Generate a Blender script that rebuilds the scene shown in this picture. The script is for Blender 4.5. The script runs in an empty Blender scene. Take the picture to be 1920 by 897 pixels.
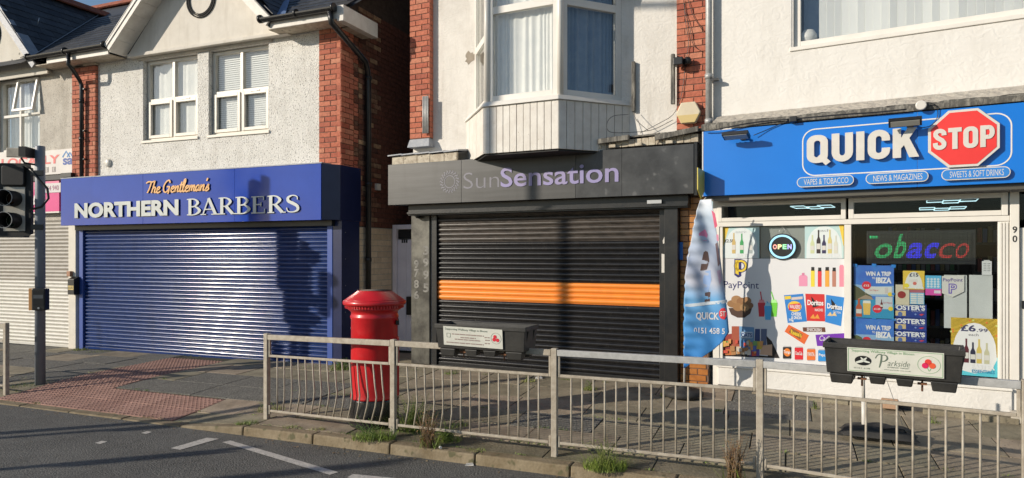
import bpy, math, random
from mathutils import Vector, Matrix
random.seed(7)
R = math.radians
sc = bpy.context.scene
col = sc.collection

# ---------------------------------------------------------------- camera
CAM_H, FOC, CX, HY = 1.85, 1280.0, 960.0, 476.0
cd = bpy.data.cameras.new("camera"); cam = bpy.data.objects.new("camera", cd); col.objects.link(cam)
cam.location = (0, 0, CAM_H); cam.rotation_euler = (R(90), 0, 0)
cd.sensor_width = 36; cd.lens = FOC / 1920 * 36; cd.shift_y = (HY - 448.5) / 1920
cd.clip_start = 0.05; cd.clip_end = 2000
sc.camera = cam
sc.render.resolution_x = 1024; sc.render.resolution_y = 478

# ---------------------------------------------------------------- light
SUN_AZ, SUN_EL = 19.5, 20.5          # travel direction in plan (from +X towards +Y) and height
world = bpy.data.worlds.new("World"); sc.world = world; world.use_nodes = True
wn = world.node_tree; wn.nodes.clear()
sky = wn.nodes.new("ShaderNodeTexSky"); sky.sky_type = 'NISHITA'; sky.sun_disc = False
sky.sun_elevation = R(SUN_EL)
sky.sun_rotation = R(270 - SUN_AZ)    # sun stands towards -X, a little towards -Y
sky.air_density = 1.0; sky.dust_density = 0.3; sky.ozone_density = 2.0
bg = wn.nodes.new("ShaderNodeBackground"); bg.inputs[1].default_value = 0.11
wo = wn.nodes.new("ShaderNodeOutputWorld")
wn.links.new(sky.outputs[0], bg.inputs[0]); wn.links.new(bg.outputs[0], wo.inputs[0])
sd = bpy.data.lights.new("sun", 'SUN'); sun = bpy.data.objects.new("sun", sd); col.objects.link(sun)
sd.energy = 4.6; sd.angle = R(0.5); sd.color = (1.0, 0.90, 0.76)
tv = Vector((math.cos(R(SUN_AZ)) * math.cos(R(SUN_EL)), math.sin(R(SUN_AZ)) * math.cos(R(SUN_EL)), -math.sin(R(SUN_EL))))
sun.rotation_euler = tv.to_track_quat('-Z', 'Y').to_euler()
sc.view_settings.view_transform = 'Standard'; sc.view_settings.look = 'None'
sc.view_settings.exposure = 0.0; sc.view_settings.gamma = 1

# ---------------------------------------------------------------- local frames of the street
class Fr:
    """a facade line: x along it (to the right), y into the building, z up; turns measured picture points into metres"""
    def __init__(s, P, a):
        a = R(a); s.a = a; s.O = P; s.e = (math.cos(a), -math.sin(a)); s.n = (math.sin(a), math.cos(a))
    def d(s, px, y=0):
        k = (px - CX) / FOC
        return (y + s.O[0]*s.n[0] + s.O[1]*s.n[1]) / (k*s.n[0] + s.n[1])
    def x(s, px, y=0):
        t = s.d(px, y); k = (px - CX) / FOC
        return t*(k*s.e[0] + s.e[1]) - (s.O[0]*s.e[0] + s.O[1]*s.e[1])
    def z(s, px, py, y=0): return CAM_H + (HY - py)*s.d(px, y)/FOC
    def w(s, x, y, z=0): return Vector((s.O[0] + s.e[0]*x + s.n[0]*y, s.O[1] + s.e[1]*x + s.n[1]*y, z))
    def inv(s, X, Y):
        rx, ry = X - s.O[0], Y - s.O[1]
        return rx*s.e[0] + ry*s.e[1], rx*s.n[0] + ry*s.n[1]
B = Fr((-2.967, 10.85), 22)      # barber and its neighbour
S = Fr((.533, 9.75), 26)         # tanning shop
Q = Fr((2.535, 8.77), 31)        # corner shop
G = Fr((.45, 5.97), 22)          # kerb line
W0 = Fr((0, 0), 0)               # plain world axes

# ---------------------------------------------------------------- materials
MATS = {}
def mat(name, c, rough=.6, c2=None, nscale=8, bump=0, bscale=40, metal=0, coat=0, rand=None, spec=.5, emit=None, estr=0,
        detail=4, contrast=(.35, .65), speck=None, bdist=.01, stretch=None, coords='pos', stain=0, grit=None):
    if name in MATS: return MATS[name]
    m = bpy.data.materials.new(name); m.use_nodes = True; nt = m.node_tree
    p = nt.nodes['Principled BSDF']
    p.inputs['Base Color'].default_value = (*c, 1); p.inputs['Roughness'].default_value = rough
    p.inputs['Metallic'].default_value = metal; p.inputs['Coat Weight'].default_value = coat
    p.inputs['Coat Roughness'].default_value = .08
    p.inputs['Specular IOR Level'].default_value = spec
    if emit: p.inputs['Emission Color'].default_value = (*emit, 1); p.inputs['Emission Strength'].default_value = estr
    src = None
    def coord():
        nonlocal src
        if src is None:
            if coords == 'pos': src = nt.nodes.new('ShaderNodeNewGeometry').outputs['Position']
            else: src = nt.nodes.new('ShaderNodeTexCoord').outputs['Object']
            if stretch:
                mp = nt.nodes.new('ShaderNodeMapping'); mp.inputs['Scale'].default_value = stretch
                nt.links.new(src, mp.inputs[0]); src = mp.outputs[0]
        return src
    out = None
    if rand:   # list of colours picked per object
        oi = nt.nodes.new('ShaderNodeObjectInfo'); cr = nt.nodes.new('ShaderNodeValToRGB')
        els = cr.color_ramp.elements
        while len(els) < len(rand): els.new(.5)
        for i, cc in enumerate(rand):
            els[i].position = i/(len(rand)-1); els[i].color = (*cc, 1)
        nt.links.new(oi.outputs['Random'], cr.inputs[0]); out = cr.outputs[0]
    if c2 is not None:
        no = nt.nodes.new('ShaderNodeTexNoise'); no.inputs['Scale'].default_value = nscale; no.inputs['Detail'].default_value = detail
        no.inputs['Roughness'].default_value = .65
        nt.links.new(coord(), no.inputs['Vector'])
        mr = nt.nodes.new('ShaderNodeMapRange'); mr.inputs[1].default_value, mr.inputs[2].default_value = contrast
        nt.links.new(no.outputs[0], mr.inputs[0])
        mx = nt.nodes.new('ShaderNodeMix'); mx.data_type = 'RGBA'
        nt.links.new(mr.outputs[0], mx.inputs[0]); mx.inputs[6].default_value = (*c, 1); mx.inputs[7].default_value = (*c2, 1)
        if rand:
            mx.blend_type = 'MULTIPLY'; nt.links.new(out, mx.inputs[6])
        out = mx.outputs[2]
    if speck:  # (colour, scale, threshold) small flecks
        vo = nt.nodes.new('ShaderNodeTexNoise'); vo.inputs['Scale'].default_value = speck[1]; vo.inputs['Detail'].default_value = 2
        nt.links.new(coord(), vo.inputs['Vector'])
        mr = nt.nodes.new('ShaderNodeMapRange'); mr.inputs[1].default_value = speck[2]; mr.inputs[2].default_value = speck[2] + .06
        nt.links.new(vo.outputs[0], mr.inputs[0])
        mx = nt.nodes.new('ShaderNodeMix'); mx.data_type = 'RGBA'; nt.links.new(mr.outputs[0], mx.inputs[0])
        if out: nt.links.new(out, mx.inputs[6])
        else: mx.inputs[6].default_value = (*c, 1)
        mx.inputs[7].default_value = (*speck[0], 1); out = mx.outputs[2]
    if stain:  # runs of dirt that hang downwards, plus broad patches
        for scl, lo, amt in (((2.2, 2.2, .30), .50, stain), ((.8, .8, .9), .48, stain*.6)):
            mp = nt.nodes.new('ShaderNodeMapping'); mp.inputs['Scale'].default_value = scl
            g0 = nt.nodes.new('ShaderNodeNewGeometry'); nt.links.new(g0.outputs['Position'], mp.inputs[0])
            no = nt.nodes.new('ShaderNodeTexNoise'); no.inputs['Scale'].default_value = 2.3; no.inputs['Detail'].default_value = 5; no.inputs['Roughness'].default_value = .7
            nt.links.new(mp.outputs[0], no.inputs['Vector'])
            mr = nt.nodes.new('ShaderNodeMapRange'); mr.inputs[1].default_value = lo; mr.inputs[2].default_value = lo+.22; mr.inputs[4].default_value = amt
            nt.links.new(no.outputs[0], mr.inputs[0])
            mx = nt.nodes.new('ShaderNodeMix'); mx.data_type = 'RGBA'; mx.blend_type = 'MULTIPLY'; nt.links.new(mr.outputs[0], mx.inputs[0])
            if out: nt.links.new(out, mx.inputs[6])
            else: mx.inputs[6].default_value = (*c, 1)
            mx.inputs[7].default_value = (.48, .44, .38, 1); out = mx.outputs[2]
    if grit:   # coarse stone chips: (light colour, scale)
        vo = nt.nodes.new('ShaderNodeTexVoronoi'); vo.inputs['Scale'].default_value = grit[1]; nt.links.new(coord(), vo.inputs['Vector'])
        sp_ = nt.nodes.new('ShaderNodeSeparateColor'); nt.links.new(vo.outputs['Color'], sp_.inputs[0])
        mr = nt.nodes.new('ShaderNodeMapRange'); mr.inputs[1].default_value = .45; mr.inputs[2].default_value = 1.0; mr.inputs[4].default_value = .75
        nt.links.new(sp_.outputs[0], mr.inputs[0])
        mx = nt.nodes.new('ShaderNodeMix'); mx.data_type = 'RGBA'; nt.links.new(mr.outputs[0], mx.inputs[0]); nt.links.new(out, mx.inputs[6]); mx.inputs[7].default_value = (*grit[0], 1); out = mx.outputs[2]
    if out: nt.links.new(out, p.inputs['Base Color'])
    if bump:
        nb = nt.nodes.new('ShaderNodeTexNoise'); nb.inputs['Scale'].default_value = bscale; nb.inputs['Detail'].default_value = 3
        nt.links.new(coord(), nb.inputs['Vector'])
        bp = nt.nodes.new('ShaderNodeBump'); bp.inputs['Strength'].default_value = bump; bp.inputs['Distance'].default_value = bdist
        nt.links.new(nb.outputs[0], bp.inputs['Height']); nt.links.new(bp.outputs[0], p.inputs['Normal'])
    MATS[name] = m; return m

def flatm(c, rough=.45, spec=.4):
    n = "print_%02x%02x%02x_%d" % (int(c[0]*255), int(c[1]*255), int(c[2]*255), int(rough*100))
    return mat(n, c, rough, spec=spec)
def hexc(h):
    v = [int(h[i:i+2], 16)/255 for i in (0, 2, 4)]
    return tuple(((x+.055)/1.055)**2.4 if x > .04045 else x/12.92 for x in v)
def pm(h): return flatm(tuple(.85*x for x in hexc(h)))

M = dict(
 pebble=mat('pebbledash', (.84, .82, .77), .9, (.74, .72, .67), 3, 1.0, 48, speck=((.30, .28, .25), 50, .60), bdist=.022, stain=.22),
 pebble_grey=mat('pebbledash_grey', (.60, .56, .49), .9, (.48, .44, .38), 3, .8, 55, speck=((.24, .22, .19), 60, .60), bdist=.015, stain=.4),
 smooth=mat('cream_render', (.70, .66, .59), .8, (.63, .59, .52), 2, .2, 30, stain=.3),
 flaky=mat('flaking_cream_render', (.68, .64, .56), .85, (.60, .56, .48), 2, .5, 25, speck=((.22, .21, .18), 7, .66)),
 plaster=mat('swirled_white_plaster', (.72, .69, .64), .7, (.64, .61, .56), 1.5, .0, 30, stain=.35),
 plaster2=mat('swirled_pale_plaster', (.73, .71, .67), .7, (.67, .65, .61), 1.3, .0, 30, stain=.16),
 mortar=mat('mortar', (.20, .13, .10), .95, (.12, .08, .06), 20, .4, 80),
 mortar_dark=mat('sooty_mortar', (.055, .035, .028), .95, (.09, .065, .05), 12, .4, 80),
 brick=mat('red_brick', (1, 1, 1), .85, (.72, .70, .68), 25, .35, 90, rand=[(.52, .15, .085), (.60, .21, .125), (.46, .12, .07), (.62, .26, .16), (.55, .17, .10), (.36, .095, .06), (.58, .20, .12)]),
 brick_dark=mat('sooty_common_brick', (1, 1, 1), .9, (.55, .52, .5), 18, .5, 70, rand=[(.18, .065, .04), (.10, .042, .03), (.26, .09, .05), (.16, .06, .04), (.55, .36, .21), (.12, .05, .035), (.34, .19, .12), (.20, .08, .05), (.28, .10, .06)]),
 glazed=mat('glazed_orange_brick', (1, 1, 1), .3, (.75, .72, .7), 12, .15, 40, rand=[(.50, .20, .045), (.62, .29, .075), (.42, .15, .04), (.56, .24, .06)]),
 cream_glazed=mat('cream_glazed_brick', (1, 1, 1), .4, (.85, .83, .8), 12, .15, 40, rand=[(.70, .56, .39), (.76, .62, .44), (.64, .51, .35)]),
 slate=mat('roof_slate', (1, 1, 1), .55, (.6, .6, .6), 12, .35, 60, rand=[(.045, .05, .06), (.075, .078, .085), (.03, .034, .042), (.06, .06, .062)]),
 ridge=mat('terracotta_ridge', (.40, .12, .06), .85, (.24, .08, .05), 8, .4, 50),
 lead=mat('lead_flashing', (.25, .27, .31), .5, (.34, .35, .37), 10, .4, 30),
 upvc=mat('white_upvc', (.76, .73, .67), .32, (.70, .67, .61), 3),
 upvc_cream=mat('aged_white_upvc', (.72, .67, .58), .4, (.64, .60, .52), 4),
 woodwhite=mat('white_painted_wood', (.72, .69, .63), .55, (.62, .58, .52), 6, .2, 40, speck=((.32, .27, .2), 30, .72)),
 oldwood=mat('weathered_board', (.60, .54, .43), .8, (.38, .32, .24), 14, .4, 60, speck=((.10, .08, .06), 18, .66)),
 rotwood=mat('dark_weathered_wood', (.09, .085, .075), .85, (.30, .28, .24), 22, .6, 70, stretch=(1, 1, .2), contrast=(.45, .7)),
 nearblack=mat('dull_black_plastic', (.006, .006, .007), .6, (.012, .012, .012), 10),
 black=mat('black_plastic', (.012, .012, .013), .35, (.02, .02, .02), 10),
 blackmatt=mat('black_rubber', (.02, .02, .02), .75, (.035, .033, .03), 14, .2, 50),
 planter=mat('planter_plastic', (.016, .0155, .0145), .5, (.036, .034, .030), 5, .1, 60, stain=.3),
 blackpaint=mat('black_paint', (.010, .011, .013), .32, (.022, .021, .020), 5, .1, 30),
 galv=mat('galvanised_steel', (.46, .46, .45), .5, (.36, .36, .35), 18, .08, 40, metal=.25),
 fence=mat('weathered_beige_steel', (.43, .385, .31), .6, (.31, .265, .205), 16, .15, 60),
 polegrey=mat('grey_pole_paint', (.16, .185, .225), .45, (.20, .22, .25), 6, .05, 30),
 red=mat('post_box_red', (.62, .014, .020), .34, (.46, .012, .016), 3, .06, 12, coat=.15, stain=.3),
 grime=mat('grimy_cap', (.12, .10, .085), .8, (.2, .15, .12), 18),
 blue=mat('barber_blue_paint', (.009, .050, .36), .16, (.012, .058, .40), 2, .015, 6),
 bluetrim=mat('barber_blue_trim', (.035, .085, .33), .4, (.045, .085, .32), 4),
 shutblue=mat('blue_shutter_paint', (.012, .034, .135), .15, (.018, .044, .165), 9, .012, 14, metal=.0, spec=.38, stain=.4),
 shutblack=mat('black_shutter_paint', (.008, .008, .009), .26, (.016, .015, .015), 10, .08, 30, speck=((.20, .18, .16), 42, .76)),
 shutdust_sheen=mat('dusty_sheen_shutter_paint', (.035, .030, .026), .36, (.075, .062, .052), 7, .08, 30, stretch=(1, 1, 3)),
 shutorange=mat('orange_shutter_paint', (.86, .27, .035), .38, (.80, .24, .035), 8, .05, 30),
 shutgrey=mat('beige_shutter_paint', (.40, .375, .33), .5, (.34, .315, .275), 8, .05, 30),
 shutpale=mat('pale_shutter_paint', (.60, .585, .53), .45, (.53, .51, .46), 8, .05, 30),
 navy=mat('navy_paint', (.010, .016, .065), .3, (.014, .022, .08), 5, .05, 20, speck=((.25, .13, .06), 5, .77)),
 signgrey=mat('brushed_charcoal_panel', (.055, .055, .054), .40, (.07, .07, .07), 3, .02, 8, metal=.35, stretch=(.3, .3, 6), stain=.2),
 signgrey2=mat('scuffed_charcoal_panel', (.028, .029, .031), .36, (.06, .062, .064), 3, .03, 20, metal=.2, speck=((.11, .11, .11), 6, .66)),
 brushed=mat('brushed_metal_panel', (.055, .052, .046), .36, (.15, .145, .125), 4, .06, 20, metal=.4, stain=.4),
 qblue=mat('bright_blue_panel', (.004, .165, .62), .28, (.005, .175, .65), 2),
 letter=mat('white_letter_acrylic', (.66, .63, .58), .4, (.60, .58, .53), 6),
 lettergrey=mat('silver_letter', (.50, .53, .52), .35, (.44, .47, .47), 5, metal=.1),
 letterside=mat('dark_letter_edge', (.015, .014, .03), .5),
 gold=mat('gold_letter', (.80, .42, .13), .4, (.70, .36, .10), 6),
 lilac=mat('lilac_letter', (.27, .24, .46), .45, (.29, .25, .43), 4),
 greyletter=mat('thin_grey_letter', (.17, .165, .20), .45),
 stopred=mat('stop_red', (.78, .045, .04), .35, (.72, .04, .035), 4),
 doorlilac=mat('lilac_grey_door', (.82, .78, .86), .5, (.74, .70, .78), 3),
 stone=mat('stone_coping', (.50, .45, .37), .8, (.40, .36, .30), 8, .5, 30),
 wrap=mat('wrinkled_flashing', (.50, .46, .39), .5, (.38, .34, .29), 9, 1.0, 14, bdist=.04),
 asphalt=mat('asphalt', (.120, .118, .109), .85, (.080, .079, .073), 1.3, .9, 60, speck=((.055, .055, .05), 60, .58), bdist=.018, stain=.45, grit=((.17, .165, .152), 80)),
 dirt=mat('mossy_dirt', (.06, .055, .03), .95, (.035, .03, .02), 6, .6, 60, speck=((.09, .10, .02), 14, .6)),
 slab=mat('paving_concrete', (1, 1, 1), .85, (.62, .61, .60), 3, .8, 60, rand=[(.29, .255, .175), (.33, .285, .20), (.27, .24, .165), (.38, .305, .225), (.30, .265, .185), (.43, .335, .25)], bdist=.006, speck=((.10, .09, .07), 45, .64), stain=.38),
 tarslab=mat('tarmac_patch', (.15, .142, .122), .9, (.105, .10, .085), 3, 1.0, 45, speck=((.06, .058, .05), 50, .58), bdist=.015, grit=((.24, .23, .205), 65)),
 strip=mat('footway_edge_concrete', (.20, .17, .115), .9, (.10, .088, .05), 2.5, .7, 40, speck=((.24, .22, .17), 30, .66)),
 tactile=mat('tactile_red_concrete', (1, 1, 1), .85, (.72, .7, .68), 4, .4, 80, rand=[(.40, .235, .185), (.44, .26, .205), (.37, .21, .165)]),
 kerb=mat('kerb_stone', (1, 1, 1), .85, (.62, .58, .5), 5, .6, 40, rand=[(.27, .215, .135), (.23, .185, .12), (.30, .24, .155)], speck=((.11, .10, .05), 9, .62)),
 paint=mat('road_paint', (.55, .52, .47), .75, (.40, .38, .35), 25, .5, 70, speck=((.09, .09, .085), 50, .66)),
 grass=mat('grass_blade', (1, 1, 1), .6, (.8, .8, .7), 10, rand=[(.20, .30, .05), (.26, .34, .06), (.34, .36, .10)]),
 leaf=mat('weed_leaf', (1, 1, 1), .6, (.8, .8, .7), 10, rand=[(.09, .17, .035), (.13, .21, .045), (.19, .22, .06)]),
 deadstem=mat('dry_weed_stem', (.26, .17, .10), .8, (.18, .12, .07), 12),
 curtain=mat('white_net_curtain', (.80, .80, .77), .8, (.72, .73, .71), 6),
 curtain_skytint=mat('sky_tinted_curtain', (.20, .27, .38), .8, (.26, .33, .42), 6),  # sky light and sky reflection put into the colour
 blind=mat('white_blind', (.82, .83, .81), .6),
ring=mat('black_moulding_paint', (.012, .012, .013), .85),
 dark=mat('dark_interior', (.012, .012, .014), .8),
 shelf=mat('shop_shelving', (.05, .05, .055), .6),
 aluminium=mat('silver_trim', (.5, .5, .5), .35, metal=.6),
 led=mat('ceiling_light_tube', (.8, .9, .9), .4, emit=(.65, .95, 1.0), estr=1.1),
 soil=mat('planter_soil', (.035, .025, .018), .95, (.06, .045, .03), 20, .8, 60),
 sky_dull=mat('rust', (.14, .06, .03), .85, (.22, .10, .05), 20, .3, 60),
)
# swirled plaster: broad trowel strokes as relief
def swirl(m, sc1, strength):
    nt = m.node_tree; p = nt.nodes['Principled BSDF']
    g = nt.nodes.new('ShaderNodeNewGeometry'); w = nt.nodes.new('ShaderNodeTexWave'); w.wave_type = 'BANDS'; w.bands_direction = 'DIAGONAL'
    w.inputs['Scale'].default_value = sc1; w.inputs['Distortion'].default_value = 14; w.inputs['Detail'].default_value = 3
    w.inputs['Detail Scale'].default_value = 1.3
    n = nt.nodes.new('ShaderNodeTexNoise'); n.inputs['Scale'].default_value = 5
    mu = nt.nodes.new('ShaderNodeMath'); mu.operation = 'MULTIPLY'
    bp = nt.nodes.new('ShaderNodeBump'); bp.inputs['Strength'].default_value = strength; bp.inputs['Distance'].default_value = .015
    L = nt.links.new
    L(g.outputs['Position'], w.inputs[0]); L(g.outputs['Position'], n.inputs['Vector'])
    L(w.outputs['Fac'], mu.inputs[0]); L(n.outputs[0], mu.inputs[1]); L(mu.outputs[0], bp.inputs['Height']); L(bp.outputs[0], p.inputs['Normal'])
swirl(M['plaster'], 6.5, .24); swirl(M['plaster2'], 5.5, .22)

def glassmat(name, tint, refl):
    m = bpy.data.materials.new(name); m.use_nodes = True; nt = m.node_tree; nt.nodes.clear()
    t = nt.nodes.new('ShaderNodeBsdfTransparent'); t.inputs[0].default_value = (*tint, 1)
    g = nt.nodes.new('ShaderNodeBsdfGlossy'); g.inputs['Roughness'].default_value = .03
    f = nt.nodes.new('ShaderNodeLayerWeight'); f.inputs[0].default_value = .5
    pw = nt.nodes.new('ShaderNodeMath'); pw.operation = 'POWER'; pw.inputs[1].default_value = 3.5
    a = nt.nodes.new('ShaderNodeMath'); a.operation = 'MULTIPLY_ADD'; a.inputs[1].default_value = .8; a.inputs[2].default_value = refl
    mx = nt.nodes.new('ShaderNodeMixShader'); o = nt.nodes.new('ShaderNodeOutputMaterial'); L = nt.links.new
    L(f.outputs['Facing'], pw.inputs[0]); L(pw.outputs[0], a.inputs[0]); L(a.outputs[0], mx.inputs[0])
    L(t.outputs[0], mx.inputs[1]); L(g.outputs[0], mx.inputs[2]); L(mx.outputs[0], o.inputs[0])
    MATS[name] = m; return m
M['glass'] = glassmat('window_glass', (.985, .99, .985), .06)
M['shopglass'] = glassmat('shop_glass', (.9, .92, .92), .015)

# ---------------------------------------------------------------- mesh tools
class MB:
    def __init__(s): s.v = []; s.f = []; s.sm = []
    def add(s, vs, fs, smooth=False):
        o = len(s.v); s.v += [tuple(v) for v in vs]; s.f += [tuple(i+o for i in f) for f in fs]; s.sm += [smooth]*len(fs); return s
    def box(s, x0, x1, y0, y1, z0, z1):
        if x0 > x1: x0, x1 = x1, x0
        if y0 > y1: y0, y1 = y1, y0
        if z0 > z1: z0, z1 = z1, z0
        return s.add([(x0,y0,z0),(x1,y0,z0),(x1,y1,z0),(x0,y1,z0),(x0,y0,z1),(x1,y0,z1),(x1,y1,z1),(x0,y1,z1)],
              [(0,3,2,1),(4,5,6,7),(0,1,5,4),(1,2,6,5),(2,3,7,6),(3,0,4,7)])
    def hexa(s, b, t):   # 4 bottom, 4 top points, counter-clockwise seen from above
        return s.add(list(b)+list(t), [(0,3,2,1),(4,5,6,7),(0,1,5,4),(1,2,6,5),(2,3,7,6),(3,0,4,7)])
    def poly(s, pts, y0, y1):   # outline in x,z (counter-clockwise seen from the street) from y0 (front) to y1
        n = len(pts)
        vs = [(x, y0, z) for x, z in pts] + [(x, y1, z) for x, z in pts]
        fs = [tuple(range(n)), tuple(range(2*n-1, n-1, -1))]
        fs += [(i, i+n, (i+1) % n + n, (i+1) % n) for i in range(n)]
        return s.add(vs, fs)
    def polyax(s, pts, a0, a1, f):   # outline pts (u,v), extruded a0..a1, f(a,u,v)->xyz
        n = len(pts)
        vs = [f(a0, *p) for p in pts] + [f(a1, *p) for p in pts]
        return s.add(vs, [tuple(range(n)), tuple(range(2*n-1, n-1, -1))] + [(i, i+n, (i+1) % n+n, (i+1) % n) for i in range(n)])
    def tube(s, pts, r, n=8, cap=True):
        pts = [Vector(p) for p in pts]; rs = r if isinstance(r, (list, tuple)) else [r]*len(pts)
        rings = []; up = None
        for i, p in enumerate(pts):
            a = pts[max(i-1, 0)]; b = pts[min(i+1, len(pts)-1)]; t = (b-a).normalized()
            if up is None: up = Vector((0, 0, 1)) if abs(t.z) < .9 else Vector((1, 0, 0))
            u = (up - t*up.dot(t)).normalized(); w = t.cross(u); up = u
            rings.append([p + (u*math.cos(2*math.pi*k/n) + w*math.sin(2*math.pi*k/n))*rs[i] for k in range(n)])
        vs = [v for rg in rings for v in rg]; fs = []
        for i in range(len(pts)-1):
            for k in range(n): fs.append((i*n+k, i*n+(k+1) % n, (i+1)*n+(k+1) % n, (i+1)*n+k))
        s.add(vs, fs, True)
        if cap:
            o = len(s.v) - len(vs)
            s.f += [tuple(o+k for k in range(n-1, -1, -1)), tuple(o+len(vs)-n+k for k in range(n))]; s.sm += [False, False]
        return s
    def lathe(s, prof, c=(0, 0, 0), n=32, smooth=True, a0=0):
        vs = []; fs = []
        for r, z in prof:
            for k in range(n):
                a = a0 + 2*math.pi*k/n; vs.append((c[0]+r*math.cos(a), c[1]+r*math.sin(a), c[2]+z))
        for i in range(len(prof)-1):
            for k in range(n): fs.append((i*n+k, i*n+(k+1) % n, (i+1)*n+(k+1) % n, (i+1)*n+k))
        fs.append(tuple(range(n-1, -1, -1))); m = len(prof); fs.append(tuple((m-1)*n+k for k in range(n)))
        return s.add(vs, fs, smooth)
    def mesh(s, name, m, off=(0, 0, 0)):
        me = bpy.data.meshes.new(name)
        me.from_pydata([(x-off[0], y-off[1], z-off[2]) for x, y, z in s.v], [], s.f)
        if m: me.materials.append(m)
        if any(s.sm): me.polygons.foreach_set('use_smooth', s.sm)
        me.update(); return me

ORG = {}; FRM = {}
def tag(o, label=None, cat=None, group=None, kind=None):
    if label: o['label'] = label
    if cat: o['category'] = cat
    if group: o['group'] = group
    if kind: o['kind'] = kind
    return o
def thing(name, label, cat, fr, loc, group=None, kind=None, rot=0):
    o = bpy.data.objects.new(name, None); col.objects.link(o); o.empty_display_size = .2
    o.location = fr.w(*loc); o.rotation_euler = (0, 0, -fr.a + rot); ORG[o.name] = tuple(loc); FRM[o.name] = fr
    return tag(o, label, cat, group, kind)
def link(name, me, parent, loc=(0, 0, 0), rot=None, scale=None, abs_loc=False):
    o = bpy.data.objects.new(name, me); col.objects.link(o)
    if parent:
        o.parent = parent; og = ORG[parent.name]; ORG[o.name] = og
        o.location = (loc[0]-og[0], loc[1]-og[1], loc[2]-og[2]) if abs_loc else loc
    else: ORG[o.name] = (0, 0, 0); o.location = loc
    if rot: o.rotation_euler = rot
    if scale: o.scale = scale
    return o
def part(name, mb, m, parent, bevel=0, label=None, kind=None):
    """mesh given in the frame's coordinates, child of thing or part"""
    me = mb.mesh(name, m if not isinstance(m, str) else M[m], ORG[parent.name] if parent else (0, 0, 0))
    o = link(name, me, parent)
    if bevel:
        b = o.modifiers.new('edge', 'BEVEL'); b.width = bevel; b.segments = 2; b.limit_method = 'ANGLE'
    if label: o['label'] = label
    if kind: o['kind'] = kind
    return o
def copies(name, me, parent, items, rotz=0):
    """copies of one mesh at frame coordinates; items: (x,y,z[,sx])"""
    for it in items:
        link(name, me, parent, it[:3], rot=(0, 0, rotz) if rotz else None, scale=(it[3], 1, 1) if len(it) > 3 else None, abs_loc=True)
def inst_root(name, label, cat, me, fr, loc, group=None):
    o = bpy.data.objects.new(name, me); col.objects.link(o); o.location = fr.w(*loc); o.rotation_euler = (0, 0, -fr.a)
    ORG[o.name] = tuple(loc); return tag(o, label, cat, group)
def solo(name, label, cat, mb, m, fr, loc, group=None, bevel=0):
    """a thing that is one mesh"""
    o = inst_root(name, label, cat, mb.mesh(name, m if not isinstance(m, str) else M[m], loc), fr, loc, group)
    if bevel:
        b = o.modifiers.new('edge', 'BEVEL'); b.width = bevel; b.segments = 2; b.limit_method = 'ANGLE'
    return o

# ---------------------------------------------------------------- lettering
_tc = {}
def text_mesh_data(s, bold, ext):
    key = (s, bold, ext)
    if key in _tc: return _tc[key]
    cu = bpy.data.curves.new('txt', 'FONT'); cu.body = s; cu.size = 1; cu.offset = bold; cu.extrude = ext; cu.resolution_u = 4
    ob = bpy.data.objects.new('txt', cu); me = bpy.data.meshes.new_from_object(ob)
    vs = [tuple(v.co) for v in me.vertices]; fs = [tuple(p.vertices) for p in me.polygons]
    bpy.data.objects.remove(ob); bpy.data.curves.remove(cu); bpy.data.meshes.remove(me)
    _tc[key] = (vs, fs); return vs, fs
def bbox(vs):
    xs = [v[0] for v in vs]; ys = [v[1] for v in vs]; return min(xs), max(xs), min(ys), max(ys)
def T(s, x0, x1, z0, z1, y, m, parent, depth=0, bold=0, shear=0, name='lettering', side=None, f=None, tilt=0, label=None):
    """write s into the rectangle x0..x1, z0..z1 facing the street at y"""
    vs, fs = text_mesh_data(s, bold, .5 if depth else 0)
    bx0, bx1, by0, by1 = bbox(vs); sx = (x1-x0)/(bx1-bx0); sz = (z1-z0)/(by1-by0)
    mb = MB(); out = []
    for v in vs:
        lx = (v[0]-bx0)*sx; lz = (v[1]-by0)*sz; lx += shear*lz
        X, Z = x0+lx, z0+lz + tilt*lx
        Y = y - (v[2]+.5)*depth if depth else y
        out.append(f(X, Y, Z) if f else (X, Y, Z))
    mb.add(out, fs)
    o = part(name, mb, m, parent, label=label)
    if side and depth:
        o.data.materials.append(side if not isinstance(side, str) else M[side])
        for p in o.data.polygons:
            if abs(p.normal.y) < .5: p.material_index = 1
    return o
def letters(s, x0, x1, z0, z1, y, m, parent, depth, bold=0, side=None, z_adj=0, name='letter'):
    """each raised letter is a part of its own"""
    vs, fs = text_mesh_data(s, bold, .5); bx0, bx1, by0, by1 = bbox(vs); sx = (x1-x0)/(bx1-bx0); sz = (z1-z0)/(by1-by0)
    for i, ch in enumerate(s):
        if ch == ' ': continue
        pv, _ = text_mesh_data(s[:i+1], bold, .5); cv, cf = text_mesh_data(ch, bold, .5)
        adv = bbox(pv)[1] - bbox(cv)[1]
        mb = MB().add([(x0+(v[0]+adv-bx0)*sx, y-(v[2]+.5)*depth, z0+(v[1]-by0)*sz) for v in cv], cf)
        o = part(name, mb, m, parent)
        if side:
            o.data.materials.append(M[side])
            for p in o.data.polygons:
                if abs(p.normal.y) < .5: p.material_index = 1

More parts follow.
